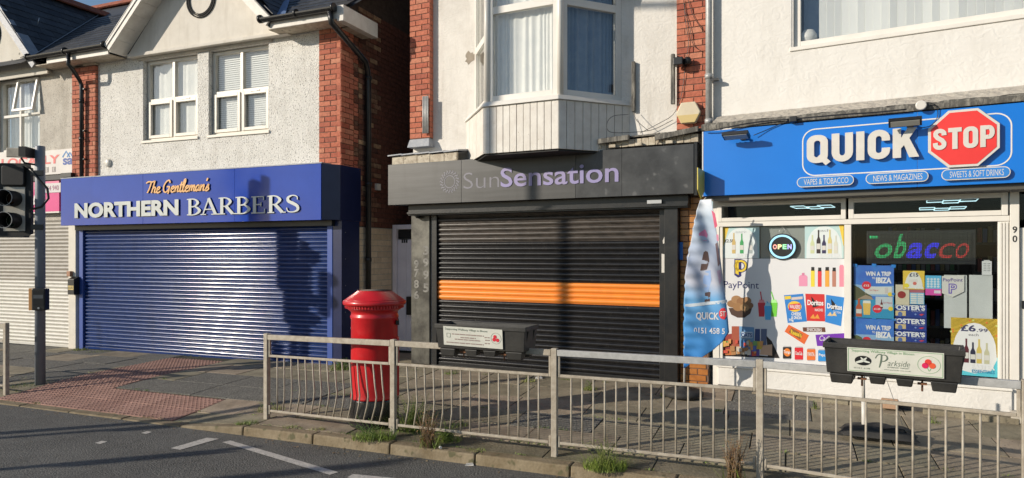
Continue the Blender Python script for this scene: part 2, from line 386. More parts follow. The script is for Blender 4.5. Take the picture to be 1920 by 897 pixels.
def ribbon(mb, pts, ws, y0, y1, tf=lambda x, z: (x, z), smooth=3):
    """a stroke of varying width through pts, as a raised strip"""
    P = []; Wd = []
    n = len(pts); ws = ws if isinstance(ws, (list, tuple)) else [ws]*n
    if n > 2 and smooth > 1:
        for i in range(n-1):
            p0, p1, p2, p3 = pts[max(i-1, 0)], pts[i], pts[i+1], pts[min(i+2, n-1)]
            for k in range(smooth):
                t = k/smooth
                c = [.5*((2*p1[j]) + (-p0[j]+p2[j])*t + (2*p0[j]-5*p1[j]+4*p2[j]-p3[j])*t*t + (-p0[j]+3*p1[j]-3*p2[j]+p3[j])*t**3) for j in (0, 1)]
                P.append(c); Wd.append(ws[i]*(1-t)+ws[i+1]*t)
        P.append(pts[-1]); Wd.append(ws[-1])
    else: P = list(pts); Wd = list(ws)
    Lf, Rt = [], []
    for i, p in enumerate(P):
        a = P[max(i-1, 0)]; b = P[min(i+1, len(P)-1)]
        dx, dz = b[0]-a[0], b[1]-a[1]; l = math.hypot(dx, dz) or 1
        nx, nz = -dz/l*Wd[i]/2, dx/l*Wd[i]/2
        Lf.append(tf(p[0]+nx, p[1]+nz)); Rt.append(tf(p[0]-nx, p[1]-nz))
    vs = []; fs = []
    for l, r in zip(Lf, Rt): vs += [(l[0], y0, l[1]), (r[0], y0, r[1]), (l[0], y1, l[1]), (r[0], y1, r[1])]
    for i in range(len(P)-1):
        a = 4*i; b = a+4
        fs += [(a, b, b+1, a+1), (a+2, a+3, b+3, b+2), (a, a+2, b+2, b), (a+1, b+1, b+3, a+3)]
    fs += [(0, 1, 3, 2)]; e = 4*(len(P)-1); fs += [(e, e+2, e+3, e+1)]
    mb.add(vs, fs)
def ellarc(cx, cz, rx, rz, a0, a1, n=8):
    return [(cx+rx*math.cos(R(a0+(a1-a0)*k/n)), cz+rz*math.sin(R(a0+(a1-a0)*k/n))) for k in range(n+1)]
BLK = {   # heavy condensed capitals: ('r', points, width) strokes, ('p', polygon), ('o', outer, inner) rings; advance
 'Q': ([('o', (0, .60, 0, 1, .26), (.21, .39, .2, .8, .09)), ('p', [(.30, .20), (.42, .34), (.68, .02), (.54, -.10)])], .70),
 'U': ([('r', [(.115, 1), (.115, .32)] + ellarc(.30, .32, .185, .22, 180, 360, 10)[1:] + [(.485, 1)], .215)], .68),
 'I': ([('p', [(0, 0), (.22, 0), (.22, 1), (0, 1)])], .30),
 'C': ([('r', [(.485, .62), (.485, .70)] + ellarc(.30, .70, .185, .20, 0, 180, 10)[1:] + [(.115, .30)] + ellarc(.30, .30, .185, .20, 180, 360, 10)[1:] + [(.485, .38)], .215)], .66),
 'K': ([('p', [(0, 0), (.215, 0), (.215, 1), (0, 1)]), ('p', [(.19, .28), (.32, .46), (.62, 1.0), (.38, 1.0), (.19, .62)]), ('p', [(.42, 0), (.67, 0), (.42, .66), (.26, .52)])], .68),
 'S': ([('r', [(.46, .68), (.45, .80)] + ellarc(.28, .76, .165, .14, 20, 170, 8)[1:] + [(.12, .68), (.20, .57), (.38, .44), (.455, .32)] + ellarc(.28, .25, .175, .15, 10, -190, 10)[1:] + [(.10, .34)], .20)], .62),
 'T': ([('p', [(0, .8), (.54, .8), (.54, 1), (0, 1)]), ('p', [(.165, 0), (.375, 0), (.375, .80), (.165, .80)])], .60),
 'O': ([('o', (0, .58, 0, 1, .26), (.21, .37, .2, .8, .08))], .66),
 'P': ([('p', [(0, 0), (.21, 0), (.21, 1), (0, 1)]), ('r', [(.15, .90), (.33, .90)] + ellarc(.33, .68, .13, .22, 80, -80, 8) + [(.33, .46), (.15, .46)], .19)], .56)}
def block_word(s, x0, x1, z0, z1, y, depth, m, side, parent):
    tot = sum(BLK[c][1] for c in s) - .07; kx = (x1-x0)/tot; kz = z1-z0; cur = 0
    for c in s:
        q = MB(); tf = lambda x, z, cc=cur: (x0+(x+cc)*kx, z0+z*kz)
        for i, it in enumerate(BLK[c][0]):
            yf = y-depth-i*.0004
            if it[0] == 'p': q.poly([tf(*p) for p in it[1]], yf, y)
            elif it[0] == 'o':
                a, b = it[1], it[2]; ringpoly(q, [tf(*p) for p in rrect(*a, 6)], [tf(*p) for p in rrect(*b, 6)], yf, y)
            else: ribbon(q, it[1], it[2], yf, y, tf=tf, smooth=1)
        o = part('letter', q, m, parent)
        if side:
            o.data.materials.append(M[side])
            for p in o.data.polygons:
                if abs(p.normal.y) < .5: p.material_index = 1
        cur += BLK[c][1]
def circ(cx, cz, rx, rz=None, n=20, a0=0):
    rz = rz or rx
    return [(cx+rx*math.cos(a0+2*math.pi*k/n), cz+rz*math.sin(a0+2*math.pi*k/n)) for k in range(n)]
def rrect(x0, x1, z0, z1, r, n=5):
    out = []
    for cx, cz, a in ((x1-r, z0+r, -90), (x1-r, z1-r, 0), (x0+r, z1-r, 90), (x0+r, z0+r, 180)):
        for k in range(n+1):
            t = R(a + 90*k/n); out.append((cx+r*math.cos(t), cz+r*math.sin(t)))
    return out
def flat(name, pts, y, m, parent, th=.0015, f=None, label=None):
    mb = MB()
    for pp in (pts if isinstance(pts[0][0], (list, tuple)) else [pts]): mb.poly(pp, y-th, y)
    if f: mb.v = [f(*v) for v in mb.v]
    return part(name, mb, m, parent, label=label)
def rect(x0, x1, z0, z1): return [(x0, z0), (x1, z0), (x1, z1), (x0, z1)]
def ringpoly(mb, outer, inner, y0, y1):
    n = len(outer)
    vs = [(x, y0, z) for x, z in outer] + [(x, y0, z) for x, z in inner] + [(x, y1, z) for x, z in outer] + [(x, y1, z) for x, z in inner]
    fs = []
    for i in range(n):
        j = (i+1) % n
        fs += [(i, j, n+j, n+i), (2*n+i, 3*n+i, 3*n+j, 2*n+j), (i, 2*n+i, 2*n+j, j), (n+i, n+j, 3*n+j, 3*n+i)]
    mb.add(vs, fs)

# ---------------------------------------------------------------- brickwork
_bm = {}
def brick_mesh(key, L, D, Hh, m, ch=.004):
    if key not in _bm:
        mb = MB(); a, h = L/2, Hh/2
        # front face chamfered
        o = [(-a, 0+ch, -h), (a, ch, -h), (a, ch, h), (-a, ch, h)]; i = [(-a+ch, 0, -h+ch), (a-ch, 0, -h+ch), (a-ch, 0, h-ch), (-a+ch, 0, h-ch)]
        bk = [(-a, D, -h), (a, D, -h), (a, D, h), (-a, D, h)]
        mb.add(i+o+bk, [(0, 1, 2, 3)] + [(4+k, 4+(k+1) % 4, (k+1) % 4, k) for k in range(4)] + [(8+k, 8+(k+1) % 4, 4+(k+1) % 4, 4+k) for k in range(4)])
        _bm[key] = mb.mesh('brick', M[m])
    return _bm[key]
BH, BP = .073, .083
def bricks(parent, x0, x1, z0, z1, y, m='brick', side=False, xs=0, L=.225, maxn=None, skip=None, near='x0', name='brick', pitch=BP):
    """a face of brick laid in a plane; side=True: plane faces +x at x=xs and runs along y from x0 to x1"""
    items = []; nz = max(1, int(round((z1-z0)/pitch))); pz = (z1-z0)/nz
    for r in range(nz):
        z = z0 + (r+.5)*pz; x = x0 - (L/2 if r % 2 else 0)
        while x < x1 - .01:
            a, b = max(x, x0), min(x+L, x1)
            if b-a > .03 and not (skip and skip((a+b)/2, z)): items.append(((a+b)/2, z, b-a-.010))
            x += L
    items.sort(key=lambda t: t[0] if near == 'x0' else -t[0])
    single = items if maxn is None else items[:maxn]; rest = [] if maxn is None else items[maxn:]
    me = brick_mesh((m, round(pz, 4)), .2, .09, pz-.010, m)
    for u, z, l in single:
        j = random.uniform(-.002, .003)
        loc = (xs+j, u, z) if side else (u, y+j, z)
        link(name, me, parent, loc, rot=(0, R(random.uniform(-.3, .3)), R(90) if side else 0), scale=(l/.2, 1, 1), abs_loc=True)
    if rest:
        mb = MB()
        for u, z, l in rest:
            j = random.uniform(-.002, .003)
            if side: mb.box(xs-.09, xs+j, u-l/2, u+l/2, z-pz/2+.005, z+pz/2-.005)
            else: mb.box(u-l/2, u+l/2, y+j, y+.09, z-pz/2+.005, z+pz/2-.005)
        part('far_bricks', mb, m, parent, kind='stuff')
XF = None
_part0 = part
def part(name, mb, m, parent, **k):
    if XF: mb.v = [XF(*v) for v in mb.v]
    return _part0(name, mb, m, parent, **k)

# ================================================================ ground
def sm(t): t = min(max(t, 0), 1); return t*t*(3-2*t)
def pz(X, Y):
    """height of the pavement: rises gently from the kerb to the shops, dips at the crossing"""
    g, h = G.inv(X, Y)
    z = (.145 + .009*max(min(g, 0), -14) - .008*max(min(g, 6), 0)) * min(max((h-.2)/3.1, 0), 1.15)
    drop = sm((-3.35 - g)/1.25) * (1 - sm((h-.1)/1.3))
    return z - .085*drop
def gz(g, h): w = G.w(g, h); return pz(w.x, w.y)
road = solo('road', None, None, MB().add([(-300, -300, -.1), (300, -300, -.1), (300, 300, -.1), (-300, 300, -.1)], [(0, 1, 2, 3)]), 'asphalt', W0, (0, 0, 0))
tag(road, kind='structure')
pave = thing('pavement', None, None, G, (0, 0, 0), kind='structure')
# bedding sheet below the slabs
mb = MB(); gs = [-22+.5*i for i in range(72)]; hs = [.02+.25*i for i in range(30)]
for g in gs:
    for h in hs: mb.v.append((g, h, gz(g, h)-.012))
for i in range(len(gs)-1):
    for j in range(len(hs)-1):
        a = i*len(hs)+j; mb.f.append((a, a+len(hs), a+len(hs)+1, a+1)); mb.sm.append(False)
part('bedding', mb, 'dirt', pave)
def slab(g0, g1, h0, h1, m, name='paving_slab', gap=.006, lift=0, parent=pave, jit=1):
    g0 += gap; g1 -= gap; h0 += gap; h1 -= gap
    j = random.uniform(-.003, .004)*jit + lift; tg = random.uniform(-.003, .003)*jit
    P = [(g0, h0), (g1, h0), (g1, h1), (g0, h1)]
    t = [(g, h, gz(g, h)+j+(tg if k in (1, 2) else 0)) for k, (g, h) in enumerate(P)]
    b = [(g, h, gz(g, h)-.03) for g, h in P]
    return part(name, MB().hexa(b, t), m, parent, bevel=.004)
TG0, TG1, TS = -8.0, -4.8, .4           # tactile crossing area
def in_tact(g, h): return (TG0 < g < TG1 and .16 < h < 1.36-.4) or (TG0 < g < -6.8 and h < 3.0 and h > .16)
rows = [(.50, 1.00), (1.0, 1.55), (1.55, 2.15), (2.15, 2.75), (2.75, 3.35), (3.35, 3.95), (3.95, 4.6)]
for r, (h0, h1) in enumerate(rows):
    g = -14.0 + random.uniform(0, .5)
    while g < 6.5:
        L = .9 if random.random() < .75 else .62
        segs = [(g, g+L)]
        if h0 < .96: segs = [(max(a, a2), min(b, b2)) for a, b in segs for a2, b2 in ((-99, TG0), (TG1, 99))]
        elif h0 < 2.95: segs = [(max(a, a2), min(b, b2)) for a, b in segs for a2, b2 in ((-99, TG0), (-6.8, 99))]
        for a, b in segs:
            if b-a > .05:
                tar = (-6.7 < a < -3.4 and 1.4 < h1 < 2.3 and random.random() < .6) or (a < -8 and random.random() < .5) or random.random() < .08
                slab(a, b, h0, h1, M['tarslab'] if tar else M['slab'])
        g += L
# strip between kerb and fence line
g = -14.0
while g < 6.5:
    L = random.uniform(.8, 1.3); a, b = g, g+L
    for a2, b2 in ((-99, TG0), (TG1, 99)):
        aa, bb = max(a, a2), min(b, b2)
        if bb-aa > .05: slab(aa, bb, .16, .50, M['strip'] if aa > -3.2 else M['slab'], lift=-.004)
    g += L
# tactile slabs with raised blisters
bl = MB()
def tact(g0, h0):
    slab(g0, g0+TS, h0, h0+(TS if h0 > .2 or True else .3), M['tactile'], name='tactile_slab', gap=.003, jit=.2)
    for i in range(6):
        for j in range(6):
            g = g0+(i+.5)*TS/6; h = h0+(j+.5)*TS/6; z = gz(g, h)
            n = 6; o = len(bl.v)
            for k in range(n): a = 2*math.pi*k/n; bl.v.append((g+.0135*math.cos(a), h+.0135*math.sin(a), z-.002))
            for k in range(n): a = 2*math.pi*k/n; bl.v.append((g+.009*math.cos(a), h+.009*math.sin(a), z+.0105))
            bl.f.append(tuple(o+n+k for k in range(n))); bl.sm.append(False)
            for k in range(n): bl.f.append((o+k, o+(k+1) % n, o+n+(k+1) % n, o+n+k)); bl.sm.append(False)
for i in range(8):
    for j in range(2): tact(TG0+i*TS, .16+j*TS)
for i in range(3):
    for j in range(2, 7): tact(TG0+i*TS, .16+j*TS)
part('blisters', bl, mat('tactile_blister', (.36, .21, .165), .85, (.24, .14, .115), 6), pave, kind='stuff')
# kerb stones
g = -14.0 + .33
while g < 6.5:
    L = .915; top = lambda g_, h_: gz(g_, h_)
    g0, g1 = g+.006, g+L-.006; j = random.uniform(-.004, .004)
    b = [(g0, 0, -.15), (g1, 0, -.15), (g1, .15, -.15), (g0, .15, -.15)]
    t = [(g0, .012, top(g0, .05)+j), (g1, .012, top(g1, .05)+j), (g1, .15, top(g1, .15)+j), (g0, .15, top(g0, .15)+j)]
    part('kerb_stone', MB().hexa(b, t), 'kerb', pave, bevel=.014)
    g += L
# road markings
def roadpt(px, py, z=-.1): t = (CAM_H-z)*FOC/(py-HY); return ((px-CX)/FOC*t, t)
def marking(pts, nm='road_marking', label=None):
    P = [roadpt(*p) for p in pts]; cx = sum(p[0] for p in P)/len(P); cy = sum(p[1] for p in P)/len(P)
    v = [(x, y, -.096) for x, y in P]; n = len(v)
    o = solo(nm, None, None, MB().add(v, [tuple(range(n-1, -1, -1))]), 'paint', W0, (cx, cy, -.096)); tag(o, kind='structure')
marking([(416.5, 830), (618.4, 891.4), (634.7, 886.4), (432, 827)])
marking([(320, 841.3), (337.5, 844.5), (410.8, 823.7), (387.7, 821.7)])
marking([(177, 831.5), (188, 833.5), (201.5, 829), (191, 827.5)])
marking([(264.5, 813), (274, 814.5), (285.5, 811), (276, 809.5)])
marking([(651, 896), (700, 912), (790, 912), (741, 897.5), (662, 890)])

# ================================================================ shared builders
def win(parent, x0, x1, z0, z1, y, cols, rws, fw=.055, dp=.07, m='upvc', sash=(), glass='glass', name='window', sill=None, bar=None):
    """a window: outer frame with bars, a pane in every light, opening lights as sashes"""
    bar = bar or fw
    mb = MB()
    mb.box(x0, x0+fw, y, y+dp, z0, z1); mb.box(x1-fw, x1, y, y+dp, z0, z1)
    mb.box(x0+fw, x1-fw, y, y+dp, z0, z0+fw); mb.box(x0+fw, x1-fw, y, y+dp, z1-fw, z1)
    X = [x0+fw] + [x0+c*(x1-x0) for c in cols] + [x1-fw]; Z = [z0+fw] + [z0+r*(z1-z0) for r in rws] + [z1-fw]
    for x in X[1:-1]: mb.box(x-bar/2, x+bar/2, y, y+dp, z0+fw, z1-fw)
    for z in Z[1:-1]:
        for i in range(len(X)-1):
            a = X[i]+(bar/2 if i else 0); b = X[i+1]-(bar/2 if i < len(X)-2 else 0); mb.box(a, b, y+.002, y+dp-.002, z-bar/2, z+bar/2)
    fr_ = part(name, mb, m, parent, bevel=.004)
    for i in range(len(X)-1):
        for j in range(len(Z)-1):
            a = X[i]+(bar/2 if i else 0); b = X[i+1]-(bar/2 if i < len(X)-2 else 0)
            c = Z[j]+(bar/2 if j else 0); d = Z[j+1]-(bar/2 if j < len(Z)-2 else 0)
            if (i, j) in sash:
                s = .045; q = MB()
                q.box(a-.01, a+s, y-.02, y+.03, c-.01, d+.01); q.box(b-s, b+.01, y-.02, y+.03, c-.01, d+.01)
                q.box(a+s, b-s, y-.02, y+.03, c-.01, c+s); q.box(a+s, b-s, y-.02, y+.03, d-s, d+.01)
                part('sash', q, m, fr_, bevel=.004); a += s; b -= s; c += s; d -= s
            part('pane', MB().box(a-.004, b+.004, y+.031, y+.035, c-.004, d+.004), glass, fr_)
    if sill:
        part('sill', MB().box(x0-.04, x1+.04, y-sill, y+dp, z0-.05, z0-.002), m, fr_, bevel=.006)
    return fr_
def folds(parent, x0, x1, z0, z1, y, m, amp=.02, wl=.09, name='curtain', rnd=.4):
    n = int((x1-x0)/.012); mb = MB(); ph = 0; pts = []
    for i in range(n+1):
        x = x0+(x1-x0)*i/n; ph += (x1-x0)/n/wl*2*math.pi*(1+rnd*math.sin(x*9.1)+rnd*math.sin(x*23.7+1)); pts.append((x, ph))
    for x, p in pts: mb.v += [(x, y+amp*math.sin(p)*.8, z1), (x, y+amp*math.sin(p+.2), (z0+z1)/2), (x+.012*math.sin(p*.5), y+amp*math.sin(p+.5)*1.1, z0)]
    for i in range(n):
        for k in (0, 1): a = 3*i+k; mb.f.append((a, a+1, a+4, a+3)); mb.sm.append(True)
    return part(name, mb, m, parent)
def shutter(parent, x0, x1, z0, z1, y, pitch, matf, guide, gw=.07, bottom=None):
    """roller shutter: guide rails as the part, every curtain slat a sub-part"""
    rt = part('roller_shutter', MB().box(x0, x1, y-.02, y+.02, z0, z0+.05), bottom or matf(0, int((z1-z0)/pitch)), parent, bevel=.004)
    part('guide_rail', MB().box(x0-gw, x0, y-.05, y+.03, z0-.03, z1+.05), guide, rt, bevel=.006)
    part('guide_rail', MB().box(x1, x1+gw, y-.05, y+.03, z0-.03, z1+.05), guide, rt, bevel=.006)
    L = x1-x0; n = int((z1-z0)/pitch); cache = {}
    prof = [(.006, 0), (.012, .04), (-.004, .14), (-.0145, .34), (-.019, .56), (-.015, .78), (-.004, .93), (.006, 1.0)]
    for i in range(n):
        mm = matf(i, n)
        if mm not in cache:
            q = MB()
            for x in (0, L):
                for py_, pz_ in prof: q.v.append((x, py_, pz_*pitch))
            k = len(prof)
            for a in range(k-1): q.f.append((a, k+a, k+a+1, a+1)); q.sm.append(True)
            cache[mm] = q.mesh('slat', M[mm])
        jz = random.uniform(-.0006, .0006)
        link('slat', cache[mm], rt, (x0, y+random.uniform(-.0015, .0015), z0+.05+i*pitch+jz), rot=(R(random.uniform(-1.2, 1.2)), 0, 0), abs_loc=True)
    return rt
def half_gutter(parent, x0, x1, y, z, r=.058, m='black', name='gutter'):
    mb = MB(); n = 8; vs = []
    for x in (x0, x1):
        for k in range(n+1): a = math.pi+math.pi*k/n; vs.append((x, y+r*math.cos(a), z+r*math.sin(a)))
        for k in range(n, -1, -1): a = math.pi+math.pi*k/n; vs.append((x, y+(r-.006)*math.cos(a), z+(r-.006)*math.sin(a)))
    c = 2*(n+1)
    mb.add(vs, [(k, (k+1) % c, c+(k+1) % c, c+k) for k in range(c)] + [tuple(range(c-1, -1, -1)), tuple(range(c, 2*c))])
    for xc in (x0+.02, (x0+x1)/2, x1-.02): mb.tube([(xc-.02, y, z), (xc+.02, y, z)], r+.008, 12)
    return part(name, mb, m, parent)
def ring_ornament(parent, cx, cz, r, y):
    mb = MB()
    for a, b in ((r+.025, r+.003), (r-.012, r-.030), (r-.040, r-.048)): ringpoly(mb, circ(cx, cz, a, n=40), circ(cx, cz, b, n=40), y-.02, y)
    part('ring_moulding', mb, 'ring', parent)
def slates(parent, P0, u, v, nu, nv, du, dv, keep, cap=300, rotname='slate'):
    """lay slates on a slope: P0 corner, u along the eaves, v up the slope (unit vectors)"""
    P0, u, v = Vector(P0), Vector(u), Vector(v); nrm = u.cross(v).normalized()
    if nrm.z < 0: nrm = -nrm
    mt = Matrix((u, v, u.cross(v))).transposed(); s = 1 if (u.cross(v)).z > 0 else -1
    key = ('slate', du, dv, s)
    if key not in _bm: _bm[key] = MB().box(-du/2+.002, du/2-.002, -dv*.55, dv*.6, 0 if s > 0 else -.009, .009 if s > 0 else 0).mesh('slate', M['slate'])
    c = 0
    for j in range(nv):
        for i in range(nu):
            p = P0 + u*((i+.5+(.5 if j % 2 else 0))*du) + v*((j+.5)*dv)
            if keep(p) and c < cap:
                q = mt.to_quaternion().to_matrix()
                tilt = Matrix.Rotation(R(-2.2+random.uniform(-.5, .5))*1, 3, 'X')
                o = link(rotname, _bm[key], parent, tuple(p+nrm*.012), abs_loc=True); o.rotation_euler = (q @ tilt).to_euler(); c += 1
def visible(fr, p, mg=140):
    w = fr.w(*p); 
    if w.y < .5: return False
    x = CX+FOC*w.x/w.y; y = HY-FOC*(w.z-CAM_H)/w.y
    return -mg < x < 1920+mg and -mg < y

# ================================================================ neighbour on the far left (agency)
nb = thing('shop_building', 'pebbledashed gabled shop building at the far left behind the traffic light', 'building', B, (-8, 0, 0))
bxL, bxR = B.x(140), B.x(184)                     # brick pier between the two shops
w = MB(); wx0, wx1, wz0, wz1 = -8.08, -6.79, 3.9, 5.36
w.box(-12, wx0, 0, .25, 2.5, 5.5); w.box(wx1, bxL, 0, .25, 2.5, 5.5); w.box(wx0, wx1, 0, .25, 2.5, wz0); w.box(wx0, wx1, 0, .25, wz1, 5.5)
part('wall', w, 'pebble_grey', nb)
f1 = win(nb, wx0, wx1, wz0, wz1, .07, [.46], [.5], sill=.1, m='upvc')
sw = MB(); a0, a1 = B.x(35), B.x(74); c0, c1 = 4.66, 5.32
for bx in ((a0, a0+.05, c0, c1), (a1-.05, a1, c0, c1), (a0+.05, a1-.05, c0, c0+.05), (a0+.05, a1-.05, c1-.05, c1)):
    sw.box(bx[0], bx[1], -.03, .02, bx[2], bx[3])
sw.v = [(x, y - (c1-z)*.17, z) for x, y, z in sw.v]
oc_ = part('open_casement', sw, 'upvc', f1, bevel=.004)
sg_ = MB().box(a0+.05, a1-.05, -.005, 0, c0+.05, c1-.05); sg_.v = [(x, y - (c1-z)*.17, z) for x, y, z in sg_.v]; part('pane', sg_, 'glass', oc_)
folds(nb, wx0, wx1, wz0, wz1, .25, 'curtain', amp=.015, wl=.12)
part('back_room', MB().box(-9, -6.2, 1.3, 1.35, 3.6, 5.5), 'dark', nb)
gb = MB().poly([(-10.2, 5.36), (-6.42, 5.36), (-6.50, 5.50), (-8.03, 7.25), (-9.8, 5.5)], -.10, .15)
part('gable_wall', gb, 'flaky', nb)
part('gable_ledge', MB().box(-10.2, -6.36, -.14, -.102, 5.31, 5.37), 'flaky', nb, bevel=.01)
ring_ornament(nb, -8.13, 6.26, .30, -.102)
# verge flashing strip and roof sheets
vs_ = MB()
for yy in (0,):
    p0, p1 = (-6.50, 5.50), (-8.06, 7.30)
    vs_.polyax([(0, 0), (0, .02), (1, .02), (1, 0)], -.34, -.12, lambda a, u, v: (p0[0]+(p1[0]-p0[0])*u+v, a, p0[1]+(p1[1]-p0[1])*u+v+.05))
    ribbon(vs_, [(-6.43, 5.42), (-8.1, 7.25)], .13, -.36, -.34)
part('verge_flashing', vs_, 'lead', nb)
sl = 50.7; cu, su = math.cos(R(sl)), math.sin(R(sl))
roofN = MB().add([(-6.45, -.30, 5.47), (-8.03, -.30, 7.40), (-8.03, 3.2, 7.40), (-6.45, 3.2, 5.47)], [(0, 1, 2, 3)])
roofN.add([(-8.03, -.30, 7.40), (-9.6, -.30, 5.47), (-9.6, 3.2, 5.47), (-8.03, 3.2, 7.40)], [(0, 1, 2, 3)])
part('roof', roofN, 'slate', nb)
slates(nb, (-6.47, -.36, 5.49), (0, 1, 0), (-cu, 0, su), 14, 13, .25, .2, lambda p: p.z < 7.42 and visible(B, p))
rg = MB()
for i in range(9): rg.polyax([(-.15, -.02), (-.02, .13), (.02, .13), (.15, -.02), (.13, -.04), (0, .08), (-.13, -.04)], -.36+i*.36+.004, -.36+(i+1)*.36-.004, lambda a, u, v: (-8.03+u, a, 7.40+v))
part('ridge_tiles', rg, 'ridge', nb)
for xx, zz, yy in ((-7.25, 6.45, .25), (-6.85, 5.95, .55), (-6.75, 5.85, .45)):
    part('roof_clip', MB().tube([(xx, yy, zz), (xx+.06, yy, zz+.16)], .008), 'aluminium', nb)
# ground floor of the neighbour
shutter(nb, -10.5, B.x(131), .05, 2.56, .02, .0716, lambda i, n: 'shutpale' if i < n*.47 else 'shutgrey', M['upvc_cream'])
part('pilaster', MB().box(B.x(134), B.x(147.5), -.06, .2, .03, 2.63), 'upvc_cream', nb, bevel=.01)
part('shopfront_head', MB().box(-12, B.x(131), -.02, .25, 2.62, 2.70), 'black', nb)
part('cable_tray', MB().box(-9, B.x(138), -.08, 0, 3.27, 3.36).box(B.x(127), B.x(146), -.14, -.01, 3.30, 3.38), 'black', nb)
part('shadow_gap', MB().box(B.x(148), B.x(151.5), .06, .2, .03, 2.9), 'dark', nb)
o = thing('fascia_sign', 'pink and white agency fascia sign behind the traffic light', 'sign', B, (-6.9, -.08, 2.64))
part('panel', MB().box(-9, B.x(113, -.1), -.12, -.02, 2.66, 3.09), mat('magenta_panel', (.68, .03, .22), .4, (.60, .03, .19), 3), o, bevel=.004)
part('top_strip', MB().box(-9, B.x(113, -.1), -.125, -.02, 3.092, 3.24), mat('pink_strip', (.72, .16, .30), .4), o)
part('edge_trim', MB().box(-9, B.x(113, -.1)+.01, -.13, -.02, 2.63, 2.658), 'upvc', o)
flat('number_plate', rect(B.x(82, -.13), B.x(113.5, -.13), 3.02, 3.20), -.127, flatm((.62, .60, .58)), o)
T('464 940', B.x(84, -.13), B.x(110, -.13), 3.06, 3.155, -.131, flatm((.35, .10, .2)), o)
T('A', B.x(60, -.13), B.x(68, -.13), 2.74, 2.98, -.125, flatm((.8, .75, .74)), o, bold=.03)
o = thing('agency_banner', 'white banner ending LLY with a blue roof logo above the pink sign', 'sign', B, (-6.9, -.02, 3.39))
nsx1 = B.x(139)
part('board', MB().box(-9.6, nsx1, -.03, -.002, 3.385, 3.855), mat('banner_white', (.68, .64, .60), .5, (.62, .58, .54), 3), o)
T('RENT LOCALLY', B.x(-62, -.03), B.x(112, -.03), 3.59, 3.76, -.033, flatm((.70, .13, .12)), o, bold=.03)
T('sa', B.x(118, -.03), B.x(136.5, -.03), 3.55, 3.68, -.033, flatm((.03, .08, .33)), o, bold=.03)
mb = MB()
for cxp, hh, ww in ((B.x(124, -.03), .11, .10), (B.x(131, -.03), .08, .075)): ribbon(mb, [(cxp-ww, 3.70), (cxp, 3.70+hh), (cxp+ww, 3.70)], .03, -.034, -.032, smooth=1)
part('roof_logo', mb, flatm((.05, .22, .5)), o)
for k, px in enumerate((88, 101)): 
    xx = B.x(px, -.03); q = flat('icon', rect(xx-.05, xx+.05, 3.43, 3.53), -.032, flatm((.30, .26, .24)), o)
    T('Bf'[k], xx-.02, xx+.02, 3.445, 3.515, -.036, flatm((.68, .64, .60)), o, bold=.02)
# entry phone box on the pilaster
o = thing('letter_box', 'small black letter box on the white pilaster beside the blue shutter', 'letter box', B, (B.x(137), -.06, 1.1))
xa, xb = B.x(128.5, -.15), B.x(140.5, -.15)
part('box', MB().box(xa, xb, -.17, -.062, 1.08, 1.37).polyax([(-.17, 1.37), (-.062, 1.37), (-.062, 1.42)], xa, xb, lambda a, u, v: (a, u, v)), 'black', o, bevel=.006)
flat('label_plate', rect(xa+.02, xb-.01, 1.17, 1.25), -.171, flatm((.65, .50, .2)), o)
T('A5/07', xa+.025, xb-.015, 1.185, 1.235, -.174, 'black', o)
o = solo('door_buzzer', 'tiny copper coloured buzzer above the black letter box', 'buzzer', MB().box(B.x(126.5, -.1), B.x(133, -.1), -.12, -.062, 1.42, 1.52), mat('copper_box', (.35, .17, .09), .5), B, (B.x(130), -.1, 1.42), bevel=.006)

# ================================================================ barber building
bb = thing('shop_building', 'pebbledashed gabled building above the blue barber shutter', 'building', B, (-2.6, 0, 0))
CXR = .315                                     # right corner
px0 = B.x(599)
w = MB(); W1 = (-4.0, -2.69, 3.88, 5.34); W2 = (-2.44, -1.135, 3.88, 5.34)
w.box(bxR, W1[0], 0, .22, 3.1, 5.5); w.box(W1[1], W2[0], 0, .22, 3.1, 5.5); w.box(W2[1], px0, 0, .22, 3.1, 5.5)
for a in (W1, W2): w.box(a[0], a[1], 0, .22, 3.1, a[2]); w.box(a[0], a[1], 0, .22, a[3], 5.5)
part('wall', w, 'pebble', bb)
# rear masses: upper rooms dark, ground floor lining
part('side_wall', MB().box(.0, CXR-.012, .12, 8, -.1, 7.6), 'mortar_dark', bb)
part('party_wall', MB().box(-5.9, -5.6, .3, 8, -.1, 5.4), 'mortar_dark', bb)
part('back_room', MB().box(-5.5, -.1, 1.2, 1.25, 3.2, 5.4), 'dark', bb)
for a, blind in ((W1, .0), (W2, .1)):
    f = win(bb, a[0]+.015, a[1]-.015, a[2]+.01, a[3]-.01, .085, [.5], [.505], m='upvc_cream', sash=((0, 0), (1, 0)), sill=.11, bar=.06)
    mb = MB(); z = a[2]+.05
    while z < a[3]-.03:
        mb.add([(a[0]+.05, .166, z), (a[1]-.05, .166, z), (a[1]-.05, .182, z+.037), (a[0]+.05, .182, z+.037)], [(0, 1, 2, 3)]); z += .036
    if blind: part('venetian_blind', mb, 'blind', f, kind='stuff')
    else: folds(bb, a[0]+.04, a[1]-.04, a[2]+.03, a[3]-.03, .175, 'curtain', amp=.005, wl=.14)
    part('handle', MB().box(a[1]-.45, a[1]-.25, .05, .066, a[2]+.71, a[2]+.725), 'aluminium', f)
